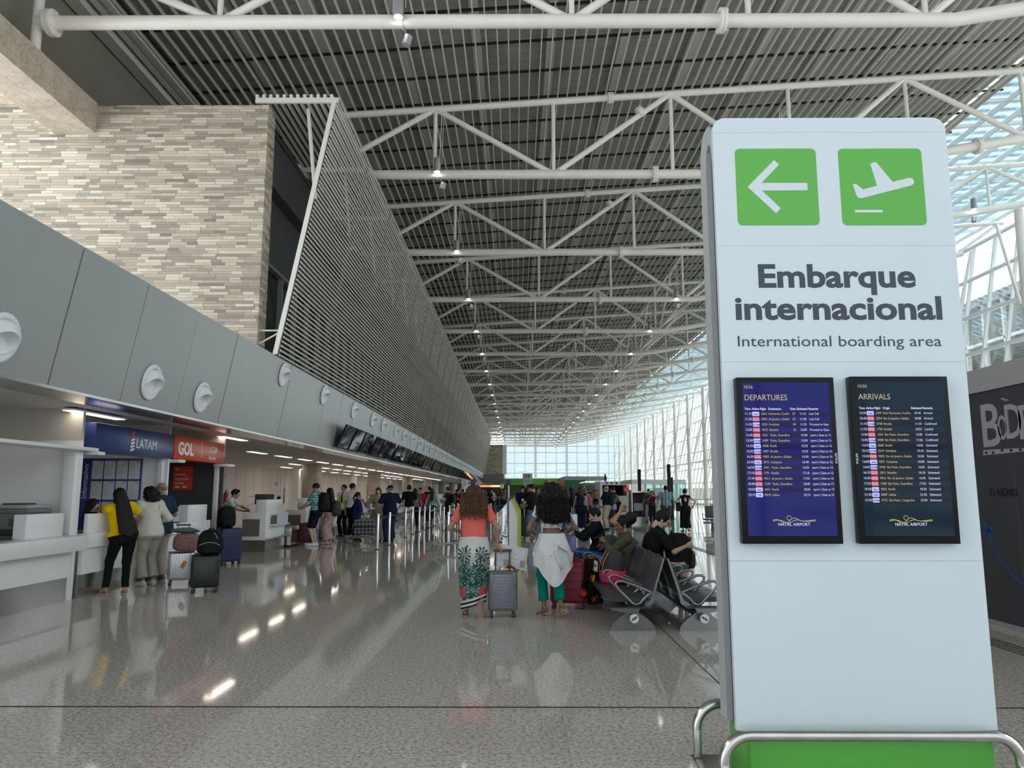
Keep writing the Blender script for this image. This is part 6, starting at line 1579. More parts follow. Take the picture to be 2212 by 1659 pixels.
    if glasses:
        m = MB()
        for q in (-1, 1):
            m.tube([Vector(J((q * .033 + .022 * cos(a), .104 - .006 * abs(cos(a)), .002 + .017 * sin(a)))) for a in np.linspace(0, 2 * pi, 15)[:-1]], .0022, 5, closed=True)
            m.tube([Vector(J((q * .055, .10, .006))), Vector(J((q * .078, .03, .006))), Vector(J((q * .082, -.015, -.002)))], .002, 5)
        m.tube([Vector(J((-.011, .106, .006))), Vector(J((.011, .106, .006)))], .002, 5); m.build('glasses', glasses, t)
    PEOPLE[label] = dict(t=t, J=J, nb=nb, waist=waist, P=P, sh=sh, el=el, wr=wr, kn=kn, an=an, x2=x2, f2=f2, u2=u2, x1=x1, f1=f1, u1=u1, s=s, hv=hv, C=C, Rh=Rh, hj=hj)
    return PEOPLE[label]
# ================================================================= THE PEOPLE IN THE HALL
def W2L(loc, rz, p):
    dx, dy = p[0] - loc[0], p[1] - loc[1]; c, s_ = cos(rz), sin(rz)
    return (c * dx + s_ * dy, -s_ * dx + c * dy, p[2])
def L2W(loc, rz, p):
    c, s_ = cos(rz), sin(rz); return (loc[0] + c * p[0] - s_ * p[1], loc[1] + s_ * p[0] + c * p[1], p[2])
C_BLK = cloth('black', (.010, .010, .011)); C_NAVY = cloth('navy', (.012, .018, .04)); C_DNAVY = cloth('dark_navy', (.009, .012, .024)); C_JEANS = cloth('jeans_blue', (.10, .17, .25), vary=.25); C_DJEANS = cloth('jeans_dark', (.018, .03, .055), vary=.25)
C_WHITE = cloth('white', (.74, .74, .72), vary=.03); C_KHAKI = cloth('khaki', (.40, .36, .30)); C_BEIGE = cloth('beige_satin', (.40, .36, .31)); C_OLIVE = cloth('olive', (.085, .086, .058)); C_SH_W = mat('shoe_white', (.72, .72, .70), .5); C_SH_B = mat('shoe_black', (.012, .012, .012), .4); C_SH_G = mat('shoe_grey', (.12, .12, .12), .6)
# ---- printed cloths
def _tropic(t):
    x, y, z = t.sep(t.obj()); ax = t.math('ABSOLUTE', x)
    def star(cx, cz, n, r1, seed):
        dx = t.math('SUBTRACT', ax, cx); dz = t.math('SUBTRACT', z, cz)
        r = t.math('SQRT', t.math('ADD', t.math('MULTIPLY', dx, dx), t.math('MULTIPLY', dz, dz)))
        a = t.math('ARCTAN2', dz, dx)
        sp_ = t.math('SINE', t.math('ADD', t.math('MULTIPLY', a, n), t.math('MULTIPLY', r, 10.0 + seed)))
        ok = t.math('MULTIPLY', t.math('GREATER_THAN', sp_, t.math('MULTIPLY_ADD', r, 7.0, -.45)), t.math('LESS_THAN', r, r1))
        return ok, r
    nz_ = t.noise(t.obj(), 15, 4); nz2 = t.noise(t.obj(), 34, 3)
    wx = t.math('MULTIPLY_ADD', t.noise(t.obj(), 11, 3), .09, -.045)
    ax = t.math('ADD', ax, wx); z0 = z; z = t.math('ADD', z, t.math('MULTIPLY', wx, .8))
    c = t.mix(t.math('LESS_THAN', t.math('ADD', z0, t.math('MULTIPLY', nz_, .22)), .72), (.66, .66, .62), t.mix(t.math('GREATER_THAN', nz2, .52), (.50, .56, .50), (.20, .36, .31)))
    c = t.mix(t.math('GREATER_THAN', t.math('ADD', nz_, t.math('MULTIPLY', t.math('LESS_THAN', z0, .66), .10)), .655), c, (.02, .09, .08))
    for cx, cz, n, r1, sd in ((.10, .77, 11, .10, 3), (.15, .66, 13, .10, 9), (.05, .60, 12, .09, 15), (.12, .52, 13, .10, 21), (.03, .46, 12, .10, 5), (.0, .34, 15, .13, 2), (.17, .42, 11, .09, 8)):
        ok, r = star(cx, cz, n, r1, sd)
        c = t.mix(ok, c, t.mix(nz2, (.002, .028, .026), (.012, .11, .085)))
    fl, r = star(.13, .31, 7, .12, 30); c = t.mix(t.math('LESS_THAN', t.math('ADD', r, t.math('MULTIPLY', nz2, .10)), .115), c, t.mix(t.math('LESS_THAN', t.math('FRACT', t.math('MULTIPLY', t.math('ADD', nz2, nz_), 5.0)), .5), (.40, .02, .05), (.60, .13, .13)))
    z = z0
    zz2 = t.math('SUBTRACT', z, t.math('MULTIPLY', x, .30))
    st = t.mix(t.math('LESS_THAN', t.math('FRACT', t.math('DIVIDE', t.math('ADD', zz2, .02), .052)), .5), (.70, .70, .68), (.008, .008, .009))
    return t.mix(t.math('LESS_THAN', zz2, .245), c, st)
C_TROPIC = pmat('cloth_tropical_print', _tropic, .75)
def _check(a, b, c3, n):
    def fn(t):
        x, y, z = t.sep(t.obj()); u = t.math('ADD', x, y)
        f = lambda v, w: t.math('LESS_THAN', t.math('FRACT', t.math('MULTIPLY', v, n)), w)
        c = t.mix(t.math('MULTIPLY', t.math('ADD', f(u, .5), f(z, .5)), .5), a, b)
        return t.mix(t.math('MAXIMUM', f(t.math('ADD', u, .012), .1), f(t.math('ADD', z, .012), .1)), c, c3)
    return fn
C_PLAID = pmat('cloth_teal_plaid', _check((.16, .36, .36), (.015, .12, .135), (.45, .55, .54), 14.0), .85)
def _jersey(t):
    x = t.sep(t.obj())[0]
    return t.ramp(t.math('FRACT', t.math('MULTIPLY', t.math('ADD', x, 1.03), 7.2)), [(0, (.012, .012, .016)), (.30, (.012, .012, .016)), (.31, (.62, .66, .68)), (.40, (.12, .28, .42)), (.88, (.12, .28, .42)), (.9, (.62, .66, .68))], 'CONSTANT')
C_JERSEY = pmat('cloth_striped_jersey', _jersey, .8)
def _zebra(t):
    v = t.n('TexWave', {'Vector': t.n('Mapping', {'Vector': t.obj(), 'Scale': (1, 1, 1.4)}).outputs[0], 'Scale': 9.0, 'Distortion': 9.0, 'Detail': 2.0, 'Detail Scale': 2.2}).outputs['Fac']
    return t.ramp(v, [(0, (.014, .012, .011)), (.48, (.014, .012, .011)), (.52, (.52, .46, .36))], 'LINEAR')
C_ZEBRA = pmat('cloth_animal_print', _zebra, .8)
C_PINKF = pmat('cloth_pink_floral', lambda t: t.ramp(t.noise(t.obj(), 42, 4, .7), [(.36, (.17, .07, .08)), (.5, (.44, .26, .25)), (.66, (.70, .58, .54))]), .85)
def _vest(t):
    z = t.sep(t.obj())[2]; b = lambda c, w: t.math('LESS_THAN', t.math('ABSOLUTE', t.math('SUBTRACT', z, c)), w)
    return t.mix(t.math('MAXIMUM', b(1.10, .02), b(.98, .02)), (.50, .72, .05), (.55, .57, .56))
C_VEST = pmat('cloth_lime_vest', _vest, .7)
def phone(label, who, loc, rz, q, off=(0, .03, .03), tilt=.7):
    p = PEOPLE[who]; w = p['wr'][q]; d = unit(p['wr'][q] - p['el'][q]); c = w + d * .10 + A3(*off)
    t = thing('phone', label, 'phone', L2W(loc, rz, c), rz); R = Matrix.Rotation(tilt, 4, 'X')
    MB().rbox((-.037, -.005, -.07), (.037, .005, .08), .004, 2, R).build('case', M_BEZ, t, smooth=30)
    MB().box((-.033, -.0062, -.064), (.033, -.005, .074), R).build('glass', M_SCR, t, smooth=0)
def worn_pack(label, who, loc, rz, size, m_, pk, off=.0, dz=-.32, dy=-.20, trim=None):
    p = PEOPLE[who]; c = p['nb'] + A3(off, dy, dz)
    return soft_bag('backpack', label, 'backpack', L2W(loc, rz, c), rz, size, m_, pk, True, .5, trim)
# 1 ---- coral shirt
loc = (-.54, 9.74, 0); rz = 0.0; L1 = 'woman in a coral t-shirt and tropical wrap skirt walking away with a grey suitcase'
h = lambda p: W2L(loc, rz, p)
p1 = person('person', L1, loc, rz, 1.625, 1.06, 'f', 1, hipw=1.06, arms=[((-.20, .24, 1.04), (-1, -.9, -.5)), (h((-.245, 9.78, .865)), (.8, -.5, -.6))], legs=[((-.10, .06, .085), (0, 1, 0)), ((.10, -.14, .155), (.1, 1, 0))], feet=[(-.12, 1, 0), (.06, .45, -.9)],
            hands=('relaxed', 'grip'), palm=(None, ((.75, .08, -.6), (.5, -.35, .75))), top=('tee', cloth('coral', srgb(238, 116, 106), vary=.05), .02, .62, .016), shoes=('sandal', mat('sandal_nude', (.42, .28, .22), .4)), hair=('curly', 'curl_brown', .24, .135, .105, 420, hair_mat('highlight')), armw=1.08)
def lathe_cloth(who, name, m_, rows, folds=7, amp=.012, ph=0.0):
    """cloth hung about the body: rows of (centre x, y, z, half width, half depth, tilt)"""
    p = PEOPLE[who]; G = []; n = 56
    rows2 = []
    for a, b in zip(rows, rows[1:]):
        for k in range(6): f = k / 6; rows2.append([x + (y - x) * f for x, y in zip(a, b)])
    rows2.append(list(rows[-1])); R_ = len(rows2)
    for i, (cx, cy, cz, a, b, tl) in enumerate(rows2):
        g = i / (R_ - 1); am = amp * g
        G.append([(cx + (a + am * cos(folds * q + ph + 1.3 * g)) * cos(q), cy + (b + am * cos(folds * q + ph + 1.3 * g)) * sin(q), cz + tl * cos(q) + .006 * sin(3 * q + 6 * g)) for q in [2 * pi * k / n for k in range(n + 1)]])
    In = [[(x * .97 + .03 * rows2[i][0], y * .97 + .03 * rows2[i][1], z) for x, y, z in r] for i, r in enumerate(G)]
    m = MB().grid(G); m.grid([r for r in In[::-1]])
    return m.build(name, m_, p['t'], smooth=180)
s = p1['s']
lathe_cloth(L1, 'skirt', C_TROPIC, [(0, 0, .985, .165, .125, .0), (0, -.02, .90, .195, .165, 0), (0, -.03, .80, .205, .175, 0), (0, -.02, .58, .195, .16, 0), (.0, -.02, .36, .175, .15, .005), (.0, -.02, .20, .158, .145, .03), (0, -.02, .135, .15, .14, .045)], 5, .012)
m = MB()
for q, L in ((-.012, .34), (.016, .26)): m.tube([(q, -.15, .97), (q + .006, -.205, .86), (q - .005, -.212, .97 - L)], [.012, .016, .014], 8, flat=.35)
m.tube([(-.02, -.135, .965), (.03, -.145, .96)], .018, 8); m.tube([(.172 * cos(a), .132 * sin(a) - .0, .965) for a in np.linspace(0, 2 * pi, 25)[:-1]], .016, 6, closed=True, flat=.6)
m.build('skirt_tie', C_WHITE, p1['t'], smooth=180)
# 2 ---- white crop top and jacket round the hips
loc = (.45, 9.72, 0); rz = .22; L2 = 'woman in a white crop top with a jacket round her hips and green trousers'
p2 = person('person', L2, loc, rz, 1.64, 1.0, 'f', 2, lean=.02, hipw=1.02, arms=[((-.16, .22, 1.0), (-1, -.8, -.4)), ((.20, .20, 1.0), (1, -.8, -.3))], legs=[((-.07, .12, .10), (-.1, 1, 0)), ((.07, -.16, .14), (.1, 1, 0))], feet=[(-.45, .8, -.25), (.0, .8, -.62)],
            hands=('relaxed', 'relaxed'), palm=(((-.35, .45, -.6), (-.7, -.6, .3)), None), top=('tee', cloth('white_rib', (.72, .72, .71), vary=.02), .215, .42, .011), bottom=('pants', cloth('teal_green', srgb(0, 130, 112), vary=.08), 1.80, .016), shoes=('sandal', mat('sandal_beige', (.45, .33, .24), .35)),
            hair=('curly', 'black', .36, .172, .125, 300))
s = p2['s']
def jacket_cloth():
    m = MB(); n = 60; G = []
    for i in range(25):
        g = i / 24
        row = []
        for k in range(n + 1):
            q = 2 * pi * k / n
            drop = .30 + .10 * cos(q + 2.0) + .09 * max(0, cos(q - 4.4)) ** 2 + .10 * max(0, cos(q - 5.8)) ** 6 + .05 * sin(3 * q)
            z = 1.03 - drop * 1.2 * g + .018 * sin(2 * q + 1) * g
            a = .163 + .062 * min(1, g * 2.2) + (.016 * sin(7 * q + 5 * g) + .012 * sin(4 * q - 6 * g)) * min(1, 2 * g) + .03 * max(0, cos(q - 5.9)) ** 4 * g
            b = .128 + .078 * min(1, g * 2.0) + (.014 * sin(6 * q - 4 * g) + .010 * sin(9 * q + 3 * g)) * min(1, 2 * g)
            row.append((a * cos(q), b * sin(q) - .018, z))
        G.append(row)
    m.grid(G); m.grid([[(x * .965, y * .965, z) for x, y, z in r] for r in G[::-1]])
    return m
JK = cloth('white_denim', (.73, .73, .72), vary=.03)
j = jacket_cloth().build('tied_jacket', JK, p2['t'], smooth=180)
m = MB()
for sgn, pts in ((1, [(.03, -.18, .90), (.09, -.215, .86), (.15, -.19, .84), (.20, -.14, .76), (.235, -.10, .62)]), (-1, [(.02, -.19, .91), (-.02, -.225, .80), (.02, -.235, .70), (.06, -.232, .60)])):
    m.tube([(a, b, c) for a, b, c in pts], [.03, .04, .045, .042, .03], 10, flat=.5)
m.ball((.03, -.20, .905), (.045, .03, .035), 12, 8); m.build('jacket_sleeve', JK, j, smooth=180)
m = MB()
for a, b, c in ((-.07, -.212, .76), (.055, -.245, .74)): m.ball((a, b, c), (.012, .006, .012), 10, 6)
m.build('jacket_button', M_TELE, j)
hb = thing('handbag', 'lilac shoulder bag at the right hip of the woman in the crop top', 'bag', L2W(loc, rz, (.235, -.03, .80)), rz + .3)
M_LIL = mat('bag_lilac', srgb(110, 108, 150), .5)
MB().rbox((-.035, -.11, 0), (.035, .11, .20), .03, 3).build('body', M_LIL, hb, smooth=50)
MB().tube([(.0, -.1, .18), (-.02, -.09, .35), (-.07, -.06, .55), (-.11, -.03, .62), (-.08, .05, .55), (-.02, .09, .35), (0, .1, .18)], .013, 8, flat=.3).build('strap', M_LIL, hb)
MB().rbox((.034, -.03, .10), (.04, .03, .14), .003).build('clasp', M_TELE, hb, smooth=30)
wt_ = p2['wr'][0]; wd_ = unit(p2['wr'][0] - p2['el'][0]); x_ = unit(np.cross(wd_, A3(0, 0, 1))); y_ = np.cross(wd_, x_)
MB().tube([Vector(wt_ - wd_ * .03 + (x_ * cos(a) + y_ * sin(a)) * .031) for a in np.linspace(0, 2 * pi, 19)[:-1]], .008, 6, closed=True).build('bracelet', M_TELE, p2['t'])
cp = thing('cardigan', 'mustard cardigan draped over the crimson suitcase', 'cardigan', (.70, 10.36, .648), -.15)
m = MB(); G = []
for i in range(17):
    f = i / 16
    G.append([(.02 + .16 * (g - .5) + .02 * sin(5 * f + 3 * g) + .05 * f * sin(2 * g), -.13 + .28 * f + .02 * sin(9 * g), .05 + .27 * (1 - abs(2 * f - .9)) * (.5 + .4 * sin(4 * g + 1)) + .015 * sin(11 * f + 5 * g)) for g in [k / 12 for k in range(13)]])
m.grid(G); m.grid([[(x, y, z - .012) for x, y, z in r] for r in G[::-1]]); m.build('cloth', cloth('mustard', srgb(140, 88, 24)), cp, smooth=180)
# 3 ---- yellow shirt at the counter
loc = (-6.2, 11.86, 0); rz = .75; L3 = 'woman in a yellow shirt with very long black hair leaning on the counter'
h = lambda p: W2L(loc, rz, p)
p3 = person('person', L3, loc, rz, 1.62, 1.24, 'f', 1, lean=.22, lean2=.18, side=-.13, hip=(.05, -.10, 0), hipw=1.2, arms=[(h((-6.68, 12.1, 1.27)), (-.6, -.4, -.7)), (h((-6.15, 12.35, 1.08)), (.8, -.6, -.4))], legs=[((-.12, .02, .085), (0, 1, 0)), ((.12, -.12, .085), (.1, 1, 0))], head=(-.1, .15),
            top=('tee', cloth('yellow', srgb(238, 196, 8), vary=.04), .0, .66, .018), bottom=('pants', C_BLK, 1.98, .010), shoes=('sandal', mat('sandal_rose', (.55, .38, .33), .4)), hair=('long', 'black', .66, .135))
# 4 ---- cream blouse
loc = (-6.12, 12.75, 0); rz = .95; L4 = 'woman in a cream blouse and satin trousers with short curly hair at the ticket counter'
p4 = person('person', L4, loc, rz, 1.645, 1.05, 'f', 2, lean=.17, lean2=.2, arms=[((-.22, .28, 1.06), (-1, -.6, -.5)), ((.20, .26, 1.04), (1, -.8, -.4))], legs=[((-.10, -.04, .085), (0, 1, 0)), ((.11, .03, .085), (0, 1, 0))], top=('blouse', cloth('cream', (.66, .65, .56), vary=.04), -.10, 1.9, .036), bottom=('pants', C_BEIGE, 1.86, .026),
            shoes=('sneaker', mat('shoe_silver_pink', (.55, .48, .46), .35), C_SH_W), hair=('curly', 'black', .15, .125, .105))
m = MB(); m.tube([Vector(p4['sh'][1] + A3(.0, .0, .06)), Vector(p4['waist'] + A3(.05, -.155, .18)), Vector(p4['waist'] + A3(-.16, -.08, -.02))], .004, 5); m.build('bag_chain', M_TELE, p4['t'])
# 5 ---- navy polo
loc = (-6.26, 13.42, 0); rz = 1.15; L5 = 'older man in a navy polo shirt and khaki trousers at the ticket counter'
p5 = person('person', L5, loc, rz, 1.725, 1.12, 'm', 1, lean=.10, belly=.6, arms=[((-.22, .34, 1.10), (-1, -.5, -.5)), ((.24, .26, 1.02), (1, -.8, -.4))], legs=[((-.10, .0, .085), (0, 1, 0)), ((.10, .02, .085), (0, 1, 0))], head=(-.15, .45), top=('collar', cloth('polo_navy', (.022, .045, .085)), -.13, .8, .028), bottom=('pants', C_KHAKI, 1.97, .026), shoes=('sneaker', C_SH_G, C_SH_W), hair=('bald', 'grey'), glasses=M_BEZ)
# 6 ---- attendant in the store
loc = (-7.22, 12.9, 0); rz = -1.5
person('person', 'store attendant with tied dark hair sitting behind the ticket counter', loc, rz, 1.60, 1.0, 'f', 0, hip=(0, 0, -.17), arms=[((-.2, .28, .95), (-1, -.5, -.5)), ((.2, .28, .95), (1, -.5, -.5))], legs=[((-.1, .25, .2), (0, 1, .3)), ((.1, .25, .2), (0, 1, .3))], top=('collar', C_NAVY, .0, .8, .014), bottom=('pants', C_DNAVY, 1.9, .014), shoes=('plain', C_SH_B), hair=('long', 'dark', .24, .06))
st_ = thing('stool', 'stool under the store attendant behind the ticket counter', 'stool', (-7.22, 12.9, 0)); MB().lathe([(0, .56), (.18, .56), (.19, .59), (.18, .62), (0, .62)], 18).build('seat', M_PU, st_); MB().lathe([(.22, 0), (.22, .02), (.03, .03), (.03, .56)], 16).build('stem', M_CHROME, st_)
# 7, 8 ---- check-in staff
loc = (-7.86, 20.35, 0); rz = -1.45; L7 = 'check-in clerk in a white shirt and tie leaning on the nearest desk'
p7 = person('person', L7, loc, rz, 1.74, 1.0, 'm', 1, Y=16, lean=.62, lean2=.58, hip=(0, -.05, -.02), arms=[((-.20, .66, 1.04), (-1, -.2, -.4)), ((.16, .60, 1.03), (1, -.2, -.6))], head=(-.28, 0), hands=('flat', 'flat'), top=('collar', C_WHITE, .03, .75, .018), bottom=('pants', C_DNAVY, 1.97, .018), shoes=('plain', C_SH_B), hair=('quiff', 'black'), glasses=M_BEZ)
m = MB(); a = p7['nb'] + p7['f2'] * .055; b = p7['waist'] + p7['f2'] * .16 - A3(0, 0, .12); m.tube([Vector(a), Vector((a + b) / 2 + p7['f2'] * .03), Vector(b)], [.014, .026, .032], 8, flat=.3); m.build('tie', C_NAVY, p7['t'])
loc = (-7.45, 22.95, 0)
person('person', 'check-in agent with dark hair sitting behind the black desk monitor', loc, pi - .25, 1.62, 1.0, 'f', 0, Y=18, hip=(0, 0, -.26), arms=[((-.18, .3, 1.05), (-1, -.5, -.5)), ((.18, .3, 1.05), (1, -.5, -.5))], legs=[((-.1, .25, .12), (0, 1, .3)), ((.1, .25, .12), (0, 1, .3))], top=('collar', C_NAVY, .0, 1.8, .014), bottom=('pants', C_DNAVY, 1.9, .014), shoes=('plain', C_SH_B), hair=('long', 'black', .22, .07))
st_ = thing('stool', 'stool under the check-in agent behind the desk monitor', 'stool', (-7.45, 22.95, 0)); MB().lathe([(0, .48), (.18, .48), (.19, .52), (.18, .55), (0, .55)], 18).build('seat', M_PU, st_); MB().lathe([(.22, 0), (.22, .02), (.03, .03), (.03, .48)], 16).build('stem', M_CHROME, st_)
# 9, 10 ---- plaid shirt and pink skirt
loc = (-5.80, 21.95, 0); rz = 1.45; L9 = 'man in a teal plaid shirt, navy shorts and white trainers reading his passport'
p9 = person('person', L9, loc, rz, 1.80, 1.03, 'm', 0, Y=15, arms=[((-.13, .40, 1.10), (-.8, -.5, -.8)), ((.10, .40, 1.10), (.8, -.5, -.8))], head=(-.45, 0), hands=('grip', 'grip'), top=('collar', C_PLAID, -.06, .8, .022), bottom=('shorts', C_DNAVY, .98, .032), shoes=('sneaker', C_SH_W, C_SH_W), hair=('short', 'dark'))
worn_pack('big black hiking backpack on the man in plaid', L9, loc, rz, (.34, .28, .56), B_BLK, B_BLK, 0, -.56, -.24)
ps = thing('passport', 'passport held open by the man in plaid', 'passport', L2W(loc, rz, p9['wr'][0] + A3(.13, .12, .05)), rz); MB().box((-.06, -.004, -.04), (.06, .004, .08), Matrix.Rotation(.6, 4, 'X')).build('booklet', M_SHEET, ps, smooth=0)
loc = (-5.60, 22.75, 0); rz = 1.3; L10 = 'woman in a long pink floral skirt behind the man in plaid'
person('person', L10, loc, rz, 1.66, 1.0, 'f', 0, Y=18, top=('tee', C_BLK, .0, .7, .014), bottom=('skirt', C_PINKF, 1.9, .05), shoes=('plain', mat('shoe_pale_pink', (.5, .4, .38), .5)), hair=('long', 'black', .3, .08))
worn_pack('charcoal backpack on the woman in the pink floral skirt', L10, loc, rz, (.30, .24, .46), B_CH, B_CH, 0, -.58, -.22)
# 11-15 ---- group at the queue
loc = (-5.98, 26.3, 0); L11 = 'guard in a lime reflective vest and tie standing by the desks'
p11 = person('person', L11, loc, pi - .35, 1.80, 1.0, 'm', 4, Y=19, arms=[((-.27, .06, .84), (-.3, -1, 0)), ((.27, .05, .84), (.3, -1, 0))], head=(0, -.1), top=('collar', C_WHITE, -.02, .75, .014), bottom=('pants', C_BLK, 1.98, .018), shoes=('plain', C_SH_B), hair=('short', 'black'))
pr_ = PEOPLE[L11]
def vest_of(who, m_, hem=-.06):
    p = PEOPLE[who]; s = p['s']; R2 = np.stack([p['x2'], p['f2'], p['u2']], 1)
    pr = [('e', p['waist'] + p['u2'] * .155 * s, R2, A3(.165, .103, .175) * s), ('e', p['waist'] - p['u1'] * .03 * s, R2, A3(.142, .092, .14) * s), ('e', p['P'] + p['u1'] * .02 * s, R2, A3(.16, .112, .14) * s), ('c', p['sh'][0] * .75 + p['sh'][1] * .25, p['sh'][1] * .75 + p['sh'][0] * .25, .06 * s, .06 * s)]
    nb = p['nb']; f2 = p['f2']
    V = blend(pr, p['hv'], .026, .03, [(p['P'] + p['u1'] * hem * s, -p['u1']), (nb, unit(p['u2'] + f2 * 1.1))]); return mesh_from([(*V, 0)], 'vest', m_, p['t'])
vest_of(L11, C_VEST)
m = MB(); a = p11['nb'] + p11['f2'] * .07; m.tube([Vector(a), Vector(a + A3(0, .08, -.12)), Vector(a + A3(0, .075, -.34))], [.014, .026, .03], 8, flat=.3); m.build('tie', C_BLK, p11['t'])
loc = (-5.52, 25.55, 0); person('person', 'tall man in a white shirt seen from behind next to the lime vest', loc, -.35, 1.84, 1.06, 'm', 1, Y=19, arms=[None, ((.34, .25, 1.10), (1, -.8, -.5))], head=(0, -.6), top=('collar', C_WHITE, .02, .8, .022), bottom=('pants', C_BLK, 1.98, .02), shoes=('plain', C_SH_B), hair=('short', 'black'))
loc = (-5.10, 24.4, 0); person('person', 'short woman in a navy uniform with tied back hair, facing right', loc, -1.25, 1.54, 1.12, 'f', 1, Y=18, arms=[None, ((.24, .16, .80), (.5, -1, 0))], top=('tunic', cloth('uniform_navy', (.012, .024, .085)), -.16, 1.9, .026), bottom=('pants', cloth('uniform_navy', (.012, .024, .085)), 1.95, .03), shoes=('plain', C_SH_B), hair=('tail', 'black'))
loc = (-4.55, 25.0, 0); L14 = 'woman in a long animal print dress facing us behind the queue posts'
p14 = person('person', L14, loc, pi + .1, 1.69, 1.22, 'f', 0, Y=18, arms=[((-.30, .16, .95), (-1, -.6, -.4)), ((.26, .20, 1.0), (1, -.6, -.4))], top=('dress', C_ZEBRA, -.05, 1.6, .04, 'dress_top'), bottom=('skirt', C_ZEBRA, 1.92, .06), shoes=('plain', C_SH_B), hair=('long', 'brown', .26, .08))
loc = (-3.98, 23.95, 0); L15 = 'broad man in a navy t-shirt, jeans and dark cap seen from behind at the queue'
person('person', L15, loc, .55, 1.75, 1.26, 'm', 0, Y=18, belly=.6, arms=[((-.26, .24, .98), (-1, -.6, -.4)), ((.30, .10, .95), (1, -.8, -.3))], head=(-.1, .5), top=('tee', cloth('tee_deep_navy', (.010, .016, .036)), -.10, .9, .03), bottom=('pants', C_DJEANS, 1.97, .028), shoes=('sneaker', C_SH_B, C_SH_G), hair=('cap', 'grey', cloth('cap_dark', (.014, .016, .022))))
bg_ = thing('shoulder_bag', 'pale canvas bag between the patterned dress and the navy t-shirt', 'bag', (-4.40, 24.45, .84), .4); MB().rbox((-.17, -.07, 0), (.17, .07, .30), .06, 3).build('body', cloth('canvas_pale', (.36, .33, .25)), bg_, smooth=60); MB().tube([(-.12, 0, .28), (-.05, 0, .5), (.05, 0, .5), (.12, 0, .28)], .012, 6).build('strap', cloth('canvas_pale', (.36, .33, .25)), bg_)
# 16-21 ---- further along the desks
def simple(label, px, top_y, Yd, rz, sex, tone, topm, botm, hair_, kind='pants', ln=1.95, slv=.75, hh=None, w=1.0, shoesm=None, arms=None, head=(0, 0), lean=0.0, loose=.02, group=None, hem=-.03):
    p = at_y(px, 1062, Yd); hh = hh or min(1.88, max(1.5, at_y(px, top_y, Yd).z - .02)); l = (p.x, Yd, 0)
    person('person', label, l, rz, hh, w, sex, tone, Y=max(20, Yd * .8), top=('tee', topm, hem, slv, .018), bottom=(kind, botm, ln, loose), shoes=('plain', shoesm or C_SH_B), hair=hair_, arms=arms, head=head, lean=lean, group=group)
    return l
C_GREY = cloth('mid_grey', (.12, .12, .12)); C_RED = cloth('crimson_polo', (.33, .012, .04)); C_MINT = cloth('mint', (.26, .38, .35)); C_MAROON = cloth('maroon', (.085, .015, .03)); C_MAUVE = cloth('mauve', (.22, .14, .13)); C_TAN = cloth('tan', (.33, .22, .12)); C_SKYB = cloth('sky_blue', (.16, .26, .42)); C_OLS = cloth('olive_short', (.06, .058, .045))
FOLD = [((-.14, .28, 1.06), (-1, -.5, -.5)), ((.14, .28, 1.04), (1, -.5, -.5))]
simple('man in a black t-shirt and white shorts seen from behind at the desks', 884, 1046, 29, -.1, 'm', 1, C_BLK, C_WHITE, ('short', 'black'), 'shorts', .98, .8, shoesm=C_SH_W, arms=FOLD)
simple('dark-haired woman in grey beside the black t-shirt and white shorts', 897, 1054, 32.5, .4, 'f', 1, C_GREY, C_BLK, ('long', 'black', .3, .07))
simple('airline agent in a crimson shirt and navy skirt facing us at the desks', 908, 1052, 33, pi + .1, 'f', 1, C_RED, C_NAVY, ('bun', 'black'), 'skirt', .95, .8)
simple('man in a dark jacket behind the woman with long brown hair', 928, 1050, 37, .3, 'm', 0, C_BLK, C_DNAVY, ('short', 'black'), slv=1.9)
simple('woman with long brown hair, mint top and navy skirt seen from behind', 934, 1054, 34.5, -.2, 'f', 0, C_MINT, C_NAVY, ('long', 'brown', .45, .085), 'skirt', 1.1, 1.8)
l = simple('man in a dark polo with a backpack facing left in the queue maze', 969, 1052, 37.6, 1.35, 'm', 0, cloth('polo_charcoal', (.018, .018, .02)), C_BLK, ('short', 'brown'), arms=FOLD)
worn_pack('black backpack on the man in the dark polo in the queue maze', 'man in a dark polo with a backpack facing left in the queue maze', l, 1.35, (.3, .2, .44), B_BLK, None, 0, -.5, -.2)
simple('small figure with a dark head beyond the patterned dress', 841, 1056, 30, pi, 'f', 1, C_BLK, C_BLK, ('bun', 'black'))
simple('agent in a black shirt at the far desks beside the second column', 1001, 1056, 40.6, pi / 2, 'f', 1, C_BLK, C_BLK, ('bun', 'black'))
# 22-34 ---- right half of the hall
loc = (.27, 33.0, 0); L22 = 'guard in a navy sweater with a white badge facing us beside the kiosks'
p22 = person('person', L22, loc, pi + .05, 1.76, 1.08, 'm', 4, Y=22, arms=[((-.06, .2, 1.0), (-1, -.4, -.3)), ((.06, .2, 1.0), (1, -.4, -.3))], top=('collar', C_DNAVY, -.06, 1.95, .024), bottom=('pants', C_DNAVY, 1.98, .02), shoes=('plain', C_SH_B), hair=('short', 'black'))
MB().rbox((-.04, .17, 1.13), (.04, .185, 1.25), .005).build('badge', C_WHITE, p22['t'], smooth=30)
loc = (.52, 25.1, 0); L23 = 'bearded man in a black t-shirt and jeans looking at his phone, facing left'
p23 = person('person', L23, loc, 1.15, 1.80, 1.05, 'm', 0, Y=18, arms=[((-.10, .34, 1.12), (-1, -.4, -.6)), ((.16, .30, 1.08), (1, -.5, -.6))], head=(-.3, 0), hands=('phone', 'phone'), top=('tee', C_BLK, -.06, .85, .022), bottom=('pants', C_JEANS, 1.97, .018), shoes=('sneaker', C_SH_W, C_SH_W), hair=('quiff', 'black'))
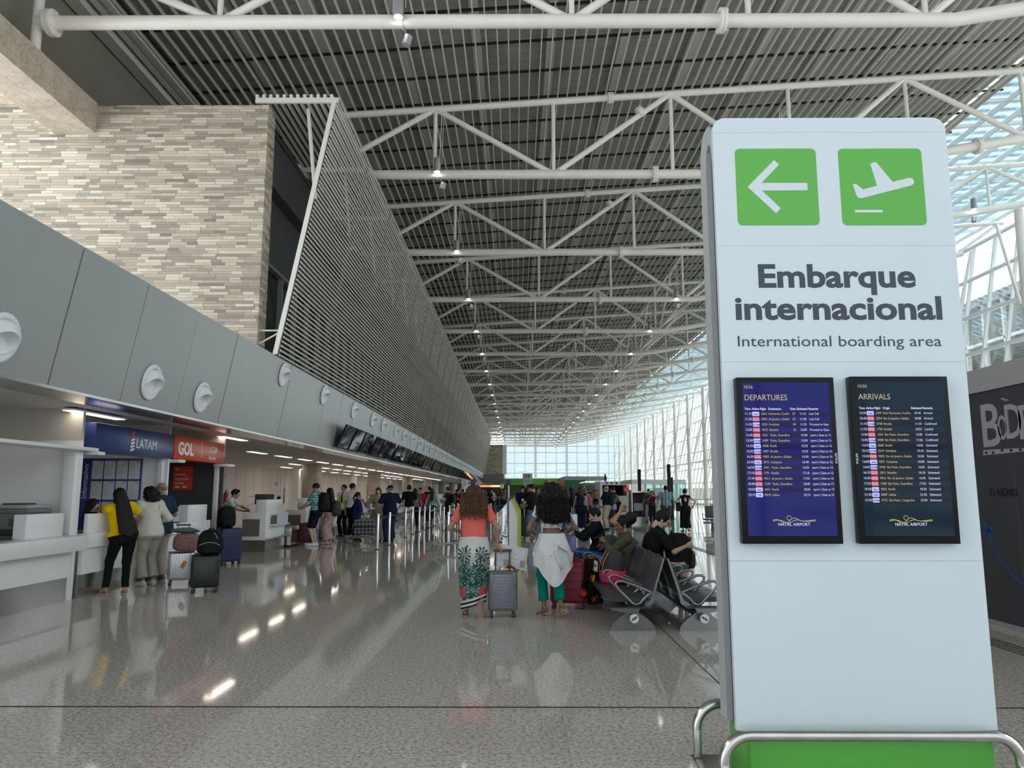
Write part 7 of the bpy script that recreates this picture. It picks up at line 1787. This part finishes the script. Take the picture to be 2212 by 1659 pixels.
def beard(who, c='black'):
    p = PEOPLE[who]; J = p['J']
    mesh_from([(*blend([('e', J((0, .045, -.075)), p['Rh'], A3(.055, .052, .05) * p['s']), ('e', J((0, .066, -.098)), p['Rh'], A3(.03, .026, .026) * p['s'])], .009, 0, .02, [(J((0, 0, -.052)), p['Rh'] @ unit(A3(0, .35, 1)))]), 0)], 'beard', hair_mat(c), p['t'])
beard(L23)
phone('phone in the hand of the bearded man in jeans', L23, loc, 1.15, 1)
loc = (2.64, 31.1, 0); L24 = 'woman with long brown hair in wide dark trousers seen from behind'
person('person', L24, loc, .05, 1.76, .95, 'f', 0, Y=22, top=('top', C_DNAVY, .0, .0, .012), bottom=('pants', C_DNAVY, 1.98, .05), shoes=('plain', C_SH_W), hair=('long', 'brown', .42, .08))
worn_pack('navy backpack on the woman in wide dark trousers', L24, loc, .05, (.29, .18, .44), cloth('pack_navy', (.010, .014, .028)), None, -.05, -.52, -.2)
simple('woman in a mauve top and jeans facing left in mid hall', 1221, 1055, 30.2, 1.2, 'f', 0, C_MAUVE, C_JEANS, ('curly', 'brown', .24, .13, .11), slv=1.9, arms=FOLD)
simple('woman in black with long dark hair behind the mauve top', 1234, 1052, 33.5, .9, 'f', 0, C_BLK, C_BLK, ('long', 'black', .42, .08), slv=1.9)
l = simple('woman with fair hair carrying a pink bag in mid hall', 1264.5, 1054, 34.5, -.2, 'f', 0, C_BEIGE, C_BLK, ('long', 'blond', .34, .07))
pb = thing('shoulder_bag', 'bright pink bag carried by the fair-haired woman in mid hall', 'bag', (l[0] + .2, l[1] - .1, .92), .2); MB().rbox((-.08, -.1, 0), (.08, .1, .38), .05, 3).build('body', cloth('bag_pink', (.55, .14, .24)), pb, smooth=60); MB().tube([(0, -.06, .36), (-.03, 0, .55), (0, .06, .36)], .012, 6).build('strap', cloth('bag_pink', (.55, .14, .24)), pb)
loc = (3.72, 31.1, 0); L28 = 'bald man with glasses, navy t-shirt and beige shorts pulling a case, facing left'
p28 = person('person', L28, loc, 1.1, 1.79, 1.14, 'm', 0, Y=20, belly=.7, lean=.04, arms=[((-.20, .34, .98), (-1, -.4, -.4)), ((.24, .32, .92), (1, -.6, -.4))], hands=('grip', 'grip'), top=('tee', C_DNAVY, -.06, .85, .022), bottom=('shorts', cloth('beige_shorts', (.42, .36, .26)), .98, .034), shoes=('plain', C_SH_B), hair=('bald', 'grey'), glasses=M_BEZ)
worn_pack('navy backpack on the bald man with glasses', L28, loc, 1.1, (.32, .22, .48), cloth('pack_slate', (.018, .024, .036)), B_CH, 0, -.52, -.24)
np_ = thing('neck_pillow', 'lilac neck pillow hanging under the bald man\'s backpack', 'pillow', L2W(loc, 1.1, (.05, -.30, .92)), 1.1); MB().tube([(.11 * cos(a), 0, .11 * sin(a)) for a in np.linspace(-.9, pi + .9, 15)], .05, 10).build('cushion', cloth('lilac', (.36, .32, .52)), np_); MB().tube([(0, 0, .14), (0, .02, .2)], .006, 5).build('loop', B_BLK, np_)
suitcase('dark cabin case pulled by the bald man with glasses', 3.30, 31.3, 1.1, .34, .22, .5, mat('case_black', (.012, .014, .015), .35), .98, 'panel')
simple('man in a dark t-shirt half hidden behind the bald man', 1324, 1050, 34, 1.2, 'm', 1, C_BLK, C_DJEANS, ('short', 'black'))
simple('older person in grey bending forward by the white-framed shop', 1335, 1056, 43, 1.1, 'm', 0, C_GREY, C_DNAVY, ('bald', 'grey'), hh=1.72, lean=.45)
loc = (6.13, 31.1, 0); L31 = 'man in a blue, black and white striped jersey walking away'
person('person', L31, loc, -.02, 1.80, 1.18, 'm', 1, Y=21, arms=[((-.36, .10, .92), (-1, -.6, -.2)), ((.36, .10, .92), (1, -.6, -.2))], legs=[((-.11, .08, .085), (0, 1, 0)), ((.13, -.06, .10), (0, 1, 0))], top=('tee', C_JERSEY, -.08, .8, .024), bottom=('shorts', C_OLS, .95, .034), shoes=('sneaker', C_SH_W, C_SH_W), hair=('short', 'black'))
loc = (6.53, 29.4, 0); L32 = 'woman in a backless black jumpsuit and red trainers walking away'
person('person', L32, loc, 0, 1.66, .96, 'f', 1, Y=21, arms=[((-.30, .12, 1.02), (-1, -.5, -.3)), ((.34, .12, 1.0), (1, -.5, -.3))], legs=[((-.09, .06, .085), (0, 1, 0)), ((.09, -.08, .10), (0, 1, 0))], top=('top', C_BLK, .0, .0, .012), bottom=('pants', C_BLK, 1.78, .05, .12), shoes=('sneaker', mat('shoe_red', (.35, .03, .03), .5), C_SH_W), hair=('bun', 'black', (0, -.075, .10), .045), extra='open_back')
bk = thing('shoulder_bag', 'black shoulder bag on the left side of the woman in the backless jumpsuit', 'bag', (6.27, 29.38, .80), 0); MB().rbox((-.08, -.14, 0), (.08, .14, .34), .05, 3).build('body', B_BLK, bk, smooth=60); MB().tube([(0, -.1, .3), (.05, -.05, .52), (.05, .05, .52), (0, .1, .3)], .012, 6).build('strap', B_BLK, bk)
l = simple('person in a maroon top holding up a phone by the red kiosk', 1408, 1064, 38, pi, 'm', 1, C_MAROON, C_DNAVY, ('short', 'black'), hh=1.6, arms=[((-.1, .3, 1.32), (-1, 0, -1)), ((.1, .3, 1.32), (1, 0, -1))])
simple('person in dark grey beside the maroon top at the red kiosk', 1401, 1058, 39, pi - .5, 'm', 1, C_GREY, C_KHAKI, ('short', 'dark'), hh=1.7)
simple('distant man in black walking towards the shop pavilion', 1270, 1056, 66, .2, 'm', 0, C_BLK, C_BLK, ('short', 'black'), slv=1.9, hh=1.78)
simple('distant person in a tan jacket walking towards the shop pavilion', 1287, 1056.5, 68, -.1, 'm', 0, C_TAN, C_BLK, ('short', 'dark'), slv=1.9, hh=1.74)
# ---- seated group
SEATLEG = lambda fy=.44, sp=.10, dz=0: [((-sp, fy, .085), (-.15, .7, 1)), ((sp, fy + .02, .085), (.15, .7, 1))]
loc = (1.42, 13.35, 0); rz = pi / 2; L35 = 'young man in a black hoodie sitting on the bench with his phone'
h = lambda p: W2L(loc, rz, p)
p35 = person('person', L35, loc, rz, 1.74, 1.05, 'm', 0, Y=11, hip=(0, 0, -.46), lean=-.12, lean2=.12, head=(-.30, 0), arms=[((-.06, .42, .84), (-1, -.3, -.7)), ((.06, .42, .83), (1, -.3, -.7))], legs=SEATLEG(.50, .13), hands=('phone', 'phone'), top=('collar', C_BLK, -.02, 1.92, .026), bottom=('shorts', cloth('shorts_blue', srgb(16, 84, 168)), 1.0, .034), shoes=('sneaker', C_SH_W, C_SH_W), hair=('quiff', 'black'), glasses=M_BEZ)
m = MB(); m.tube([Vector(p35['hj'][q] * .6 + p35['kn'][q] * .4 + A3(sx * .115, 0, .04)) for q, sx in ((0, -1),)] + [Vector(p35['kn'][0] + A3(-.085, 0, .04))], .008, 6); m.build('shorts_stripe', mat('stripe_orange', srgb(232, 120, 80), .7), p35['t'])
MB().ball(tuple(p35['J']((-.088, .0, -.03))), (.006, .009, .016), 8, 6).build('earbud', C_WHITE, p35['t'])
phone('phone held by the young man in the black hoodie', L35, loc, rz, 0, (.04, .02, .02), .9)
loc = (1.56, 10.88, 0); L36 = 'woman with a big bun and olive shirt sitting with her phone'
p36 = person('person', L36, loc, rz, 1.66, 1.02, 'f', 2, Y=9.5, hip=(0, 0, -.45), lean=-.10, lean2=.10, head=(-.12, .1), arms=[((-.02, .32, .86), (-1, -.4, -.8)), ((.16, .30, .76), (1, -.5, -.8))], legs=[((-.10, .42, .085), (-.1, .7, 1)), ((.06, .50, .14), (0, .7, 1))], hands=('phone', 'relaxed'), top=('collar', C_OLIVE, -.02, 1.75, .022), bottom=('pants', C_DNAVY, 1.9, .02), shoes=('plain', C_SH_B), hair=('bun', 'black', (.0, -.125, .085), .092), glasses=M_BEZ)
e_ = MB(); 
for q in (-1, 1): c = p36['J']((q * .086, -.005, -.065)); e_.tube([Vector(c + A3(0, .012 * cos(a), .024 * sin(a))) for a in np.linspace(0, 2 * pi, 13)[:-1]], .006, 6, closed=True)
e_.build('earring', mat('gold', (.75, .48, .16), .2, metal=1.0), p36['t'])
phone('phone held out by the woman in the olive shirt', L36, loc, rz, 0, (.0, .03, .0), 1.15)
loc = (1.90, 10.95, 0); rz = -pi / 2; L37 = 'bearded man in a black t-shirt bent over the backpack on his lap'
p37 = person('person', L37, loc, rz, 1.78, 1.24, 'm', 0, Y=9.5, hip=(0, 0, -.46), lean=.02, lean2=.42, belly=.5, head=(-.55, 0), arms=[((-.16, .50, .76), (-1, -.4, -.9)), ((.20, .50, .80), (1, -.6, -.9))], legs=SEATLEG(.46, .15), hands=('grip', 'grip'), top=('tee', C_BLK, -.06, .92, .024), bottom=('shorts', C_GREY, 1.0, .03), shoes=('sneaker', C_SH_B, C_SH_G), hair=('short', 'black'), glasses=M_BEZ)
beard(L37)
soft_bag('backpack', 'large black backpack on the lap of the bearded man on the bench', 'backpack', L2W(loc, rz, (-.02, .42, .44)), rz + pi, (.44, .36, .52), B_BLK, B_CH, True, .5, mat('zip_dark', (.15, .15, .15), .4), .6)
loc = (1.86, 12.1, 0); L38 = 'person on the right-facing bench stretching a bare arm above the bun woman\'s head'
person('person', L38, loc, rz, 1.66, .95, 'f', 1, Y=10.5, hip=(0, 0, -.46), lean=-.28, arms=[((-.02, -.19, 1.25), (-.4, -1, .1)), ((.06, -.20, 1.26), (.35, -1, .1))], legs=SEATLEG(.46, .1), hands=('relaxed', 'relaxed'), top=('tank', C_GREY, .0, .12, .012), bottom=('pants', C_DJEANS, 1.9, .014), shoes=('plain', C_SH_W), hair=('bun', 'black'))
# ---- the distant crowd in the queues
KINDS = []
for i, (sex, tone, tm_, bm_, hr_) in enumerate((('m', 0, C_BLK, C_DJEANS, ('short', 'black')), ('f', 1, C_DNAVY, C_BLK, ('long', 'dark', .3, .07)), ('m', 1, C_SKYB, C_DNAVY, ('short', 'dark')), ('f', 0, C_MAUVE, C_DJEANS, ('long', 'brown', .34, .08)), ('m', 4, C_GREY, C_BLK, ('short', 'black')), ('f', 0, C_MAROON, C_BLK, ('bun', 'black')), ('m', 0, C_WHITE, C_DJEANS, ('short', 'dark')), ('f', 1, C_OLIVE, C_JEANS, ('tail', 'black')))):
    KINDS.append((sex, tone, tm_, bm_, hr_))
rng = random.Random(11); first = {}
NAMES = ['dark shirt', 'dark blouse and long hair', 'sky blue shirt', 'mauve top', 'grey shirt', 'maroon top', 'white shirt', 'olive top']
crowd = [(x, y) for x, y in [(rng.uniform(-4.4, -.9), rng.uniform(42, 74)) for _ in range(30)]] + [(rng.uniform(.2, 3.4), rng.uniform(38, 72)) for _ in range(20)] + [(rng.uniform(4.5, 12), rng.uniform(62, 95)) for _ in range(8)]
pl_ = []
for i, (x, y) in enumerate(crowd):
    while any((x - a) ** 2 + (y - b) ** 2 < .55 for a, b in pl_): y += .5; x += .1
    pl_.append((x, y)); k = i % len(KINDS); sex, tone, tm_, bm_, hr_ = KINDS[k]; r = rng.uniform(0, 2 * pi); zone = 'queueing far back on the left' if x < 0 else ('standing far back in mid hall' if x < 4 else 'walking far back on the right')
    lab = 'distant person in a %s %s' % (NAMES[k], zone); gr = 'crowd: %s, %s' % (NAMES[k], zone)
    if k not in first:
        person('person', lab, (x, y, 0), r, 1.70 if sex == 'f' else 1.78, 1.0, sex, tone, Y=30, top=('tee', tm_, -.03, .8, .02), bottom=('pants', bm_, 1.95, .02), shoes=('plain', C_SH_B), hair=hr_, group=gr, arms=FOLD if k % 2 else None)
        first[k] = PEOPLE[lab]['t']
    else:
        o = dup(first[k], (x, y, 0), r, lab); o['group'] = gr; o.scale = (1, 1, rng.uniform(.95, 1.05))
bpy.context.view_layer.update()
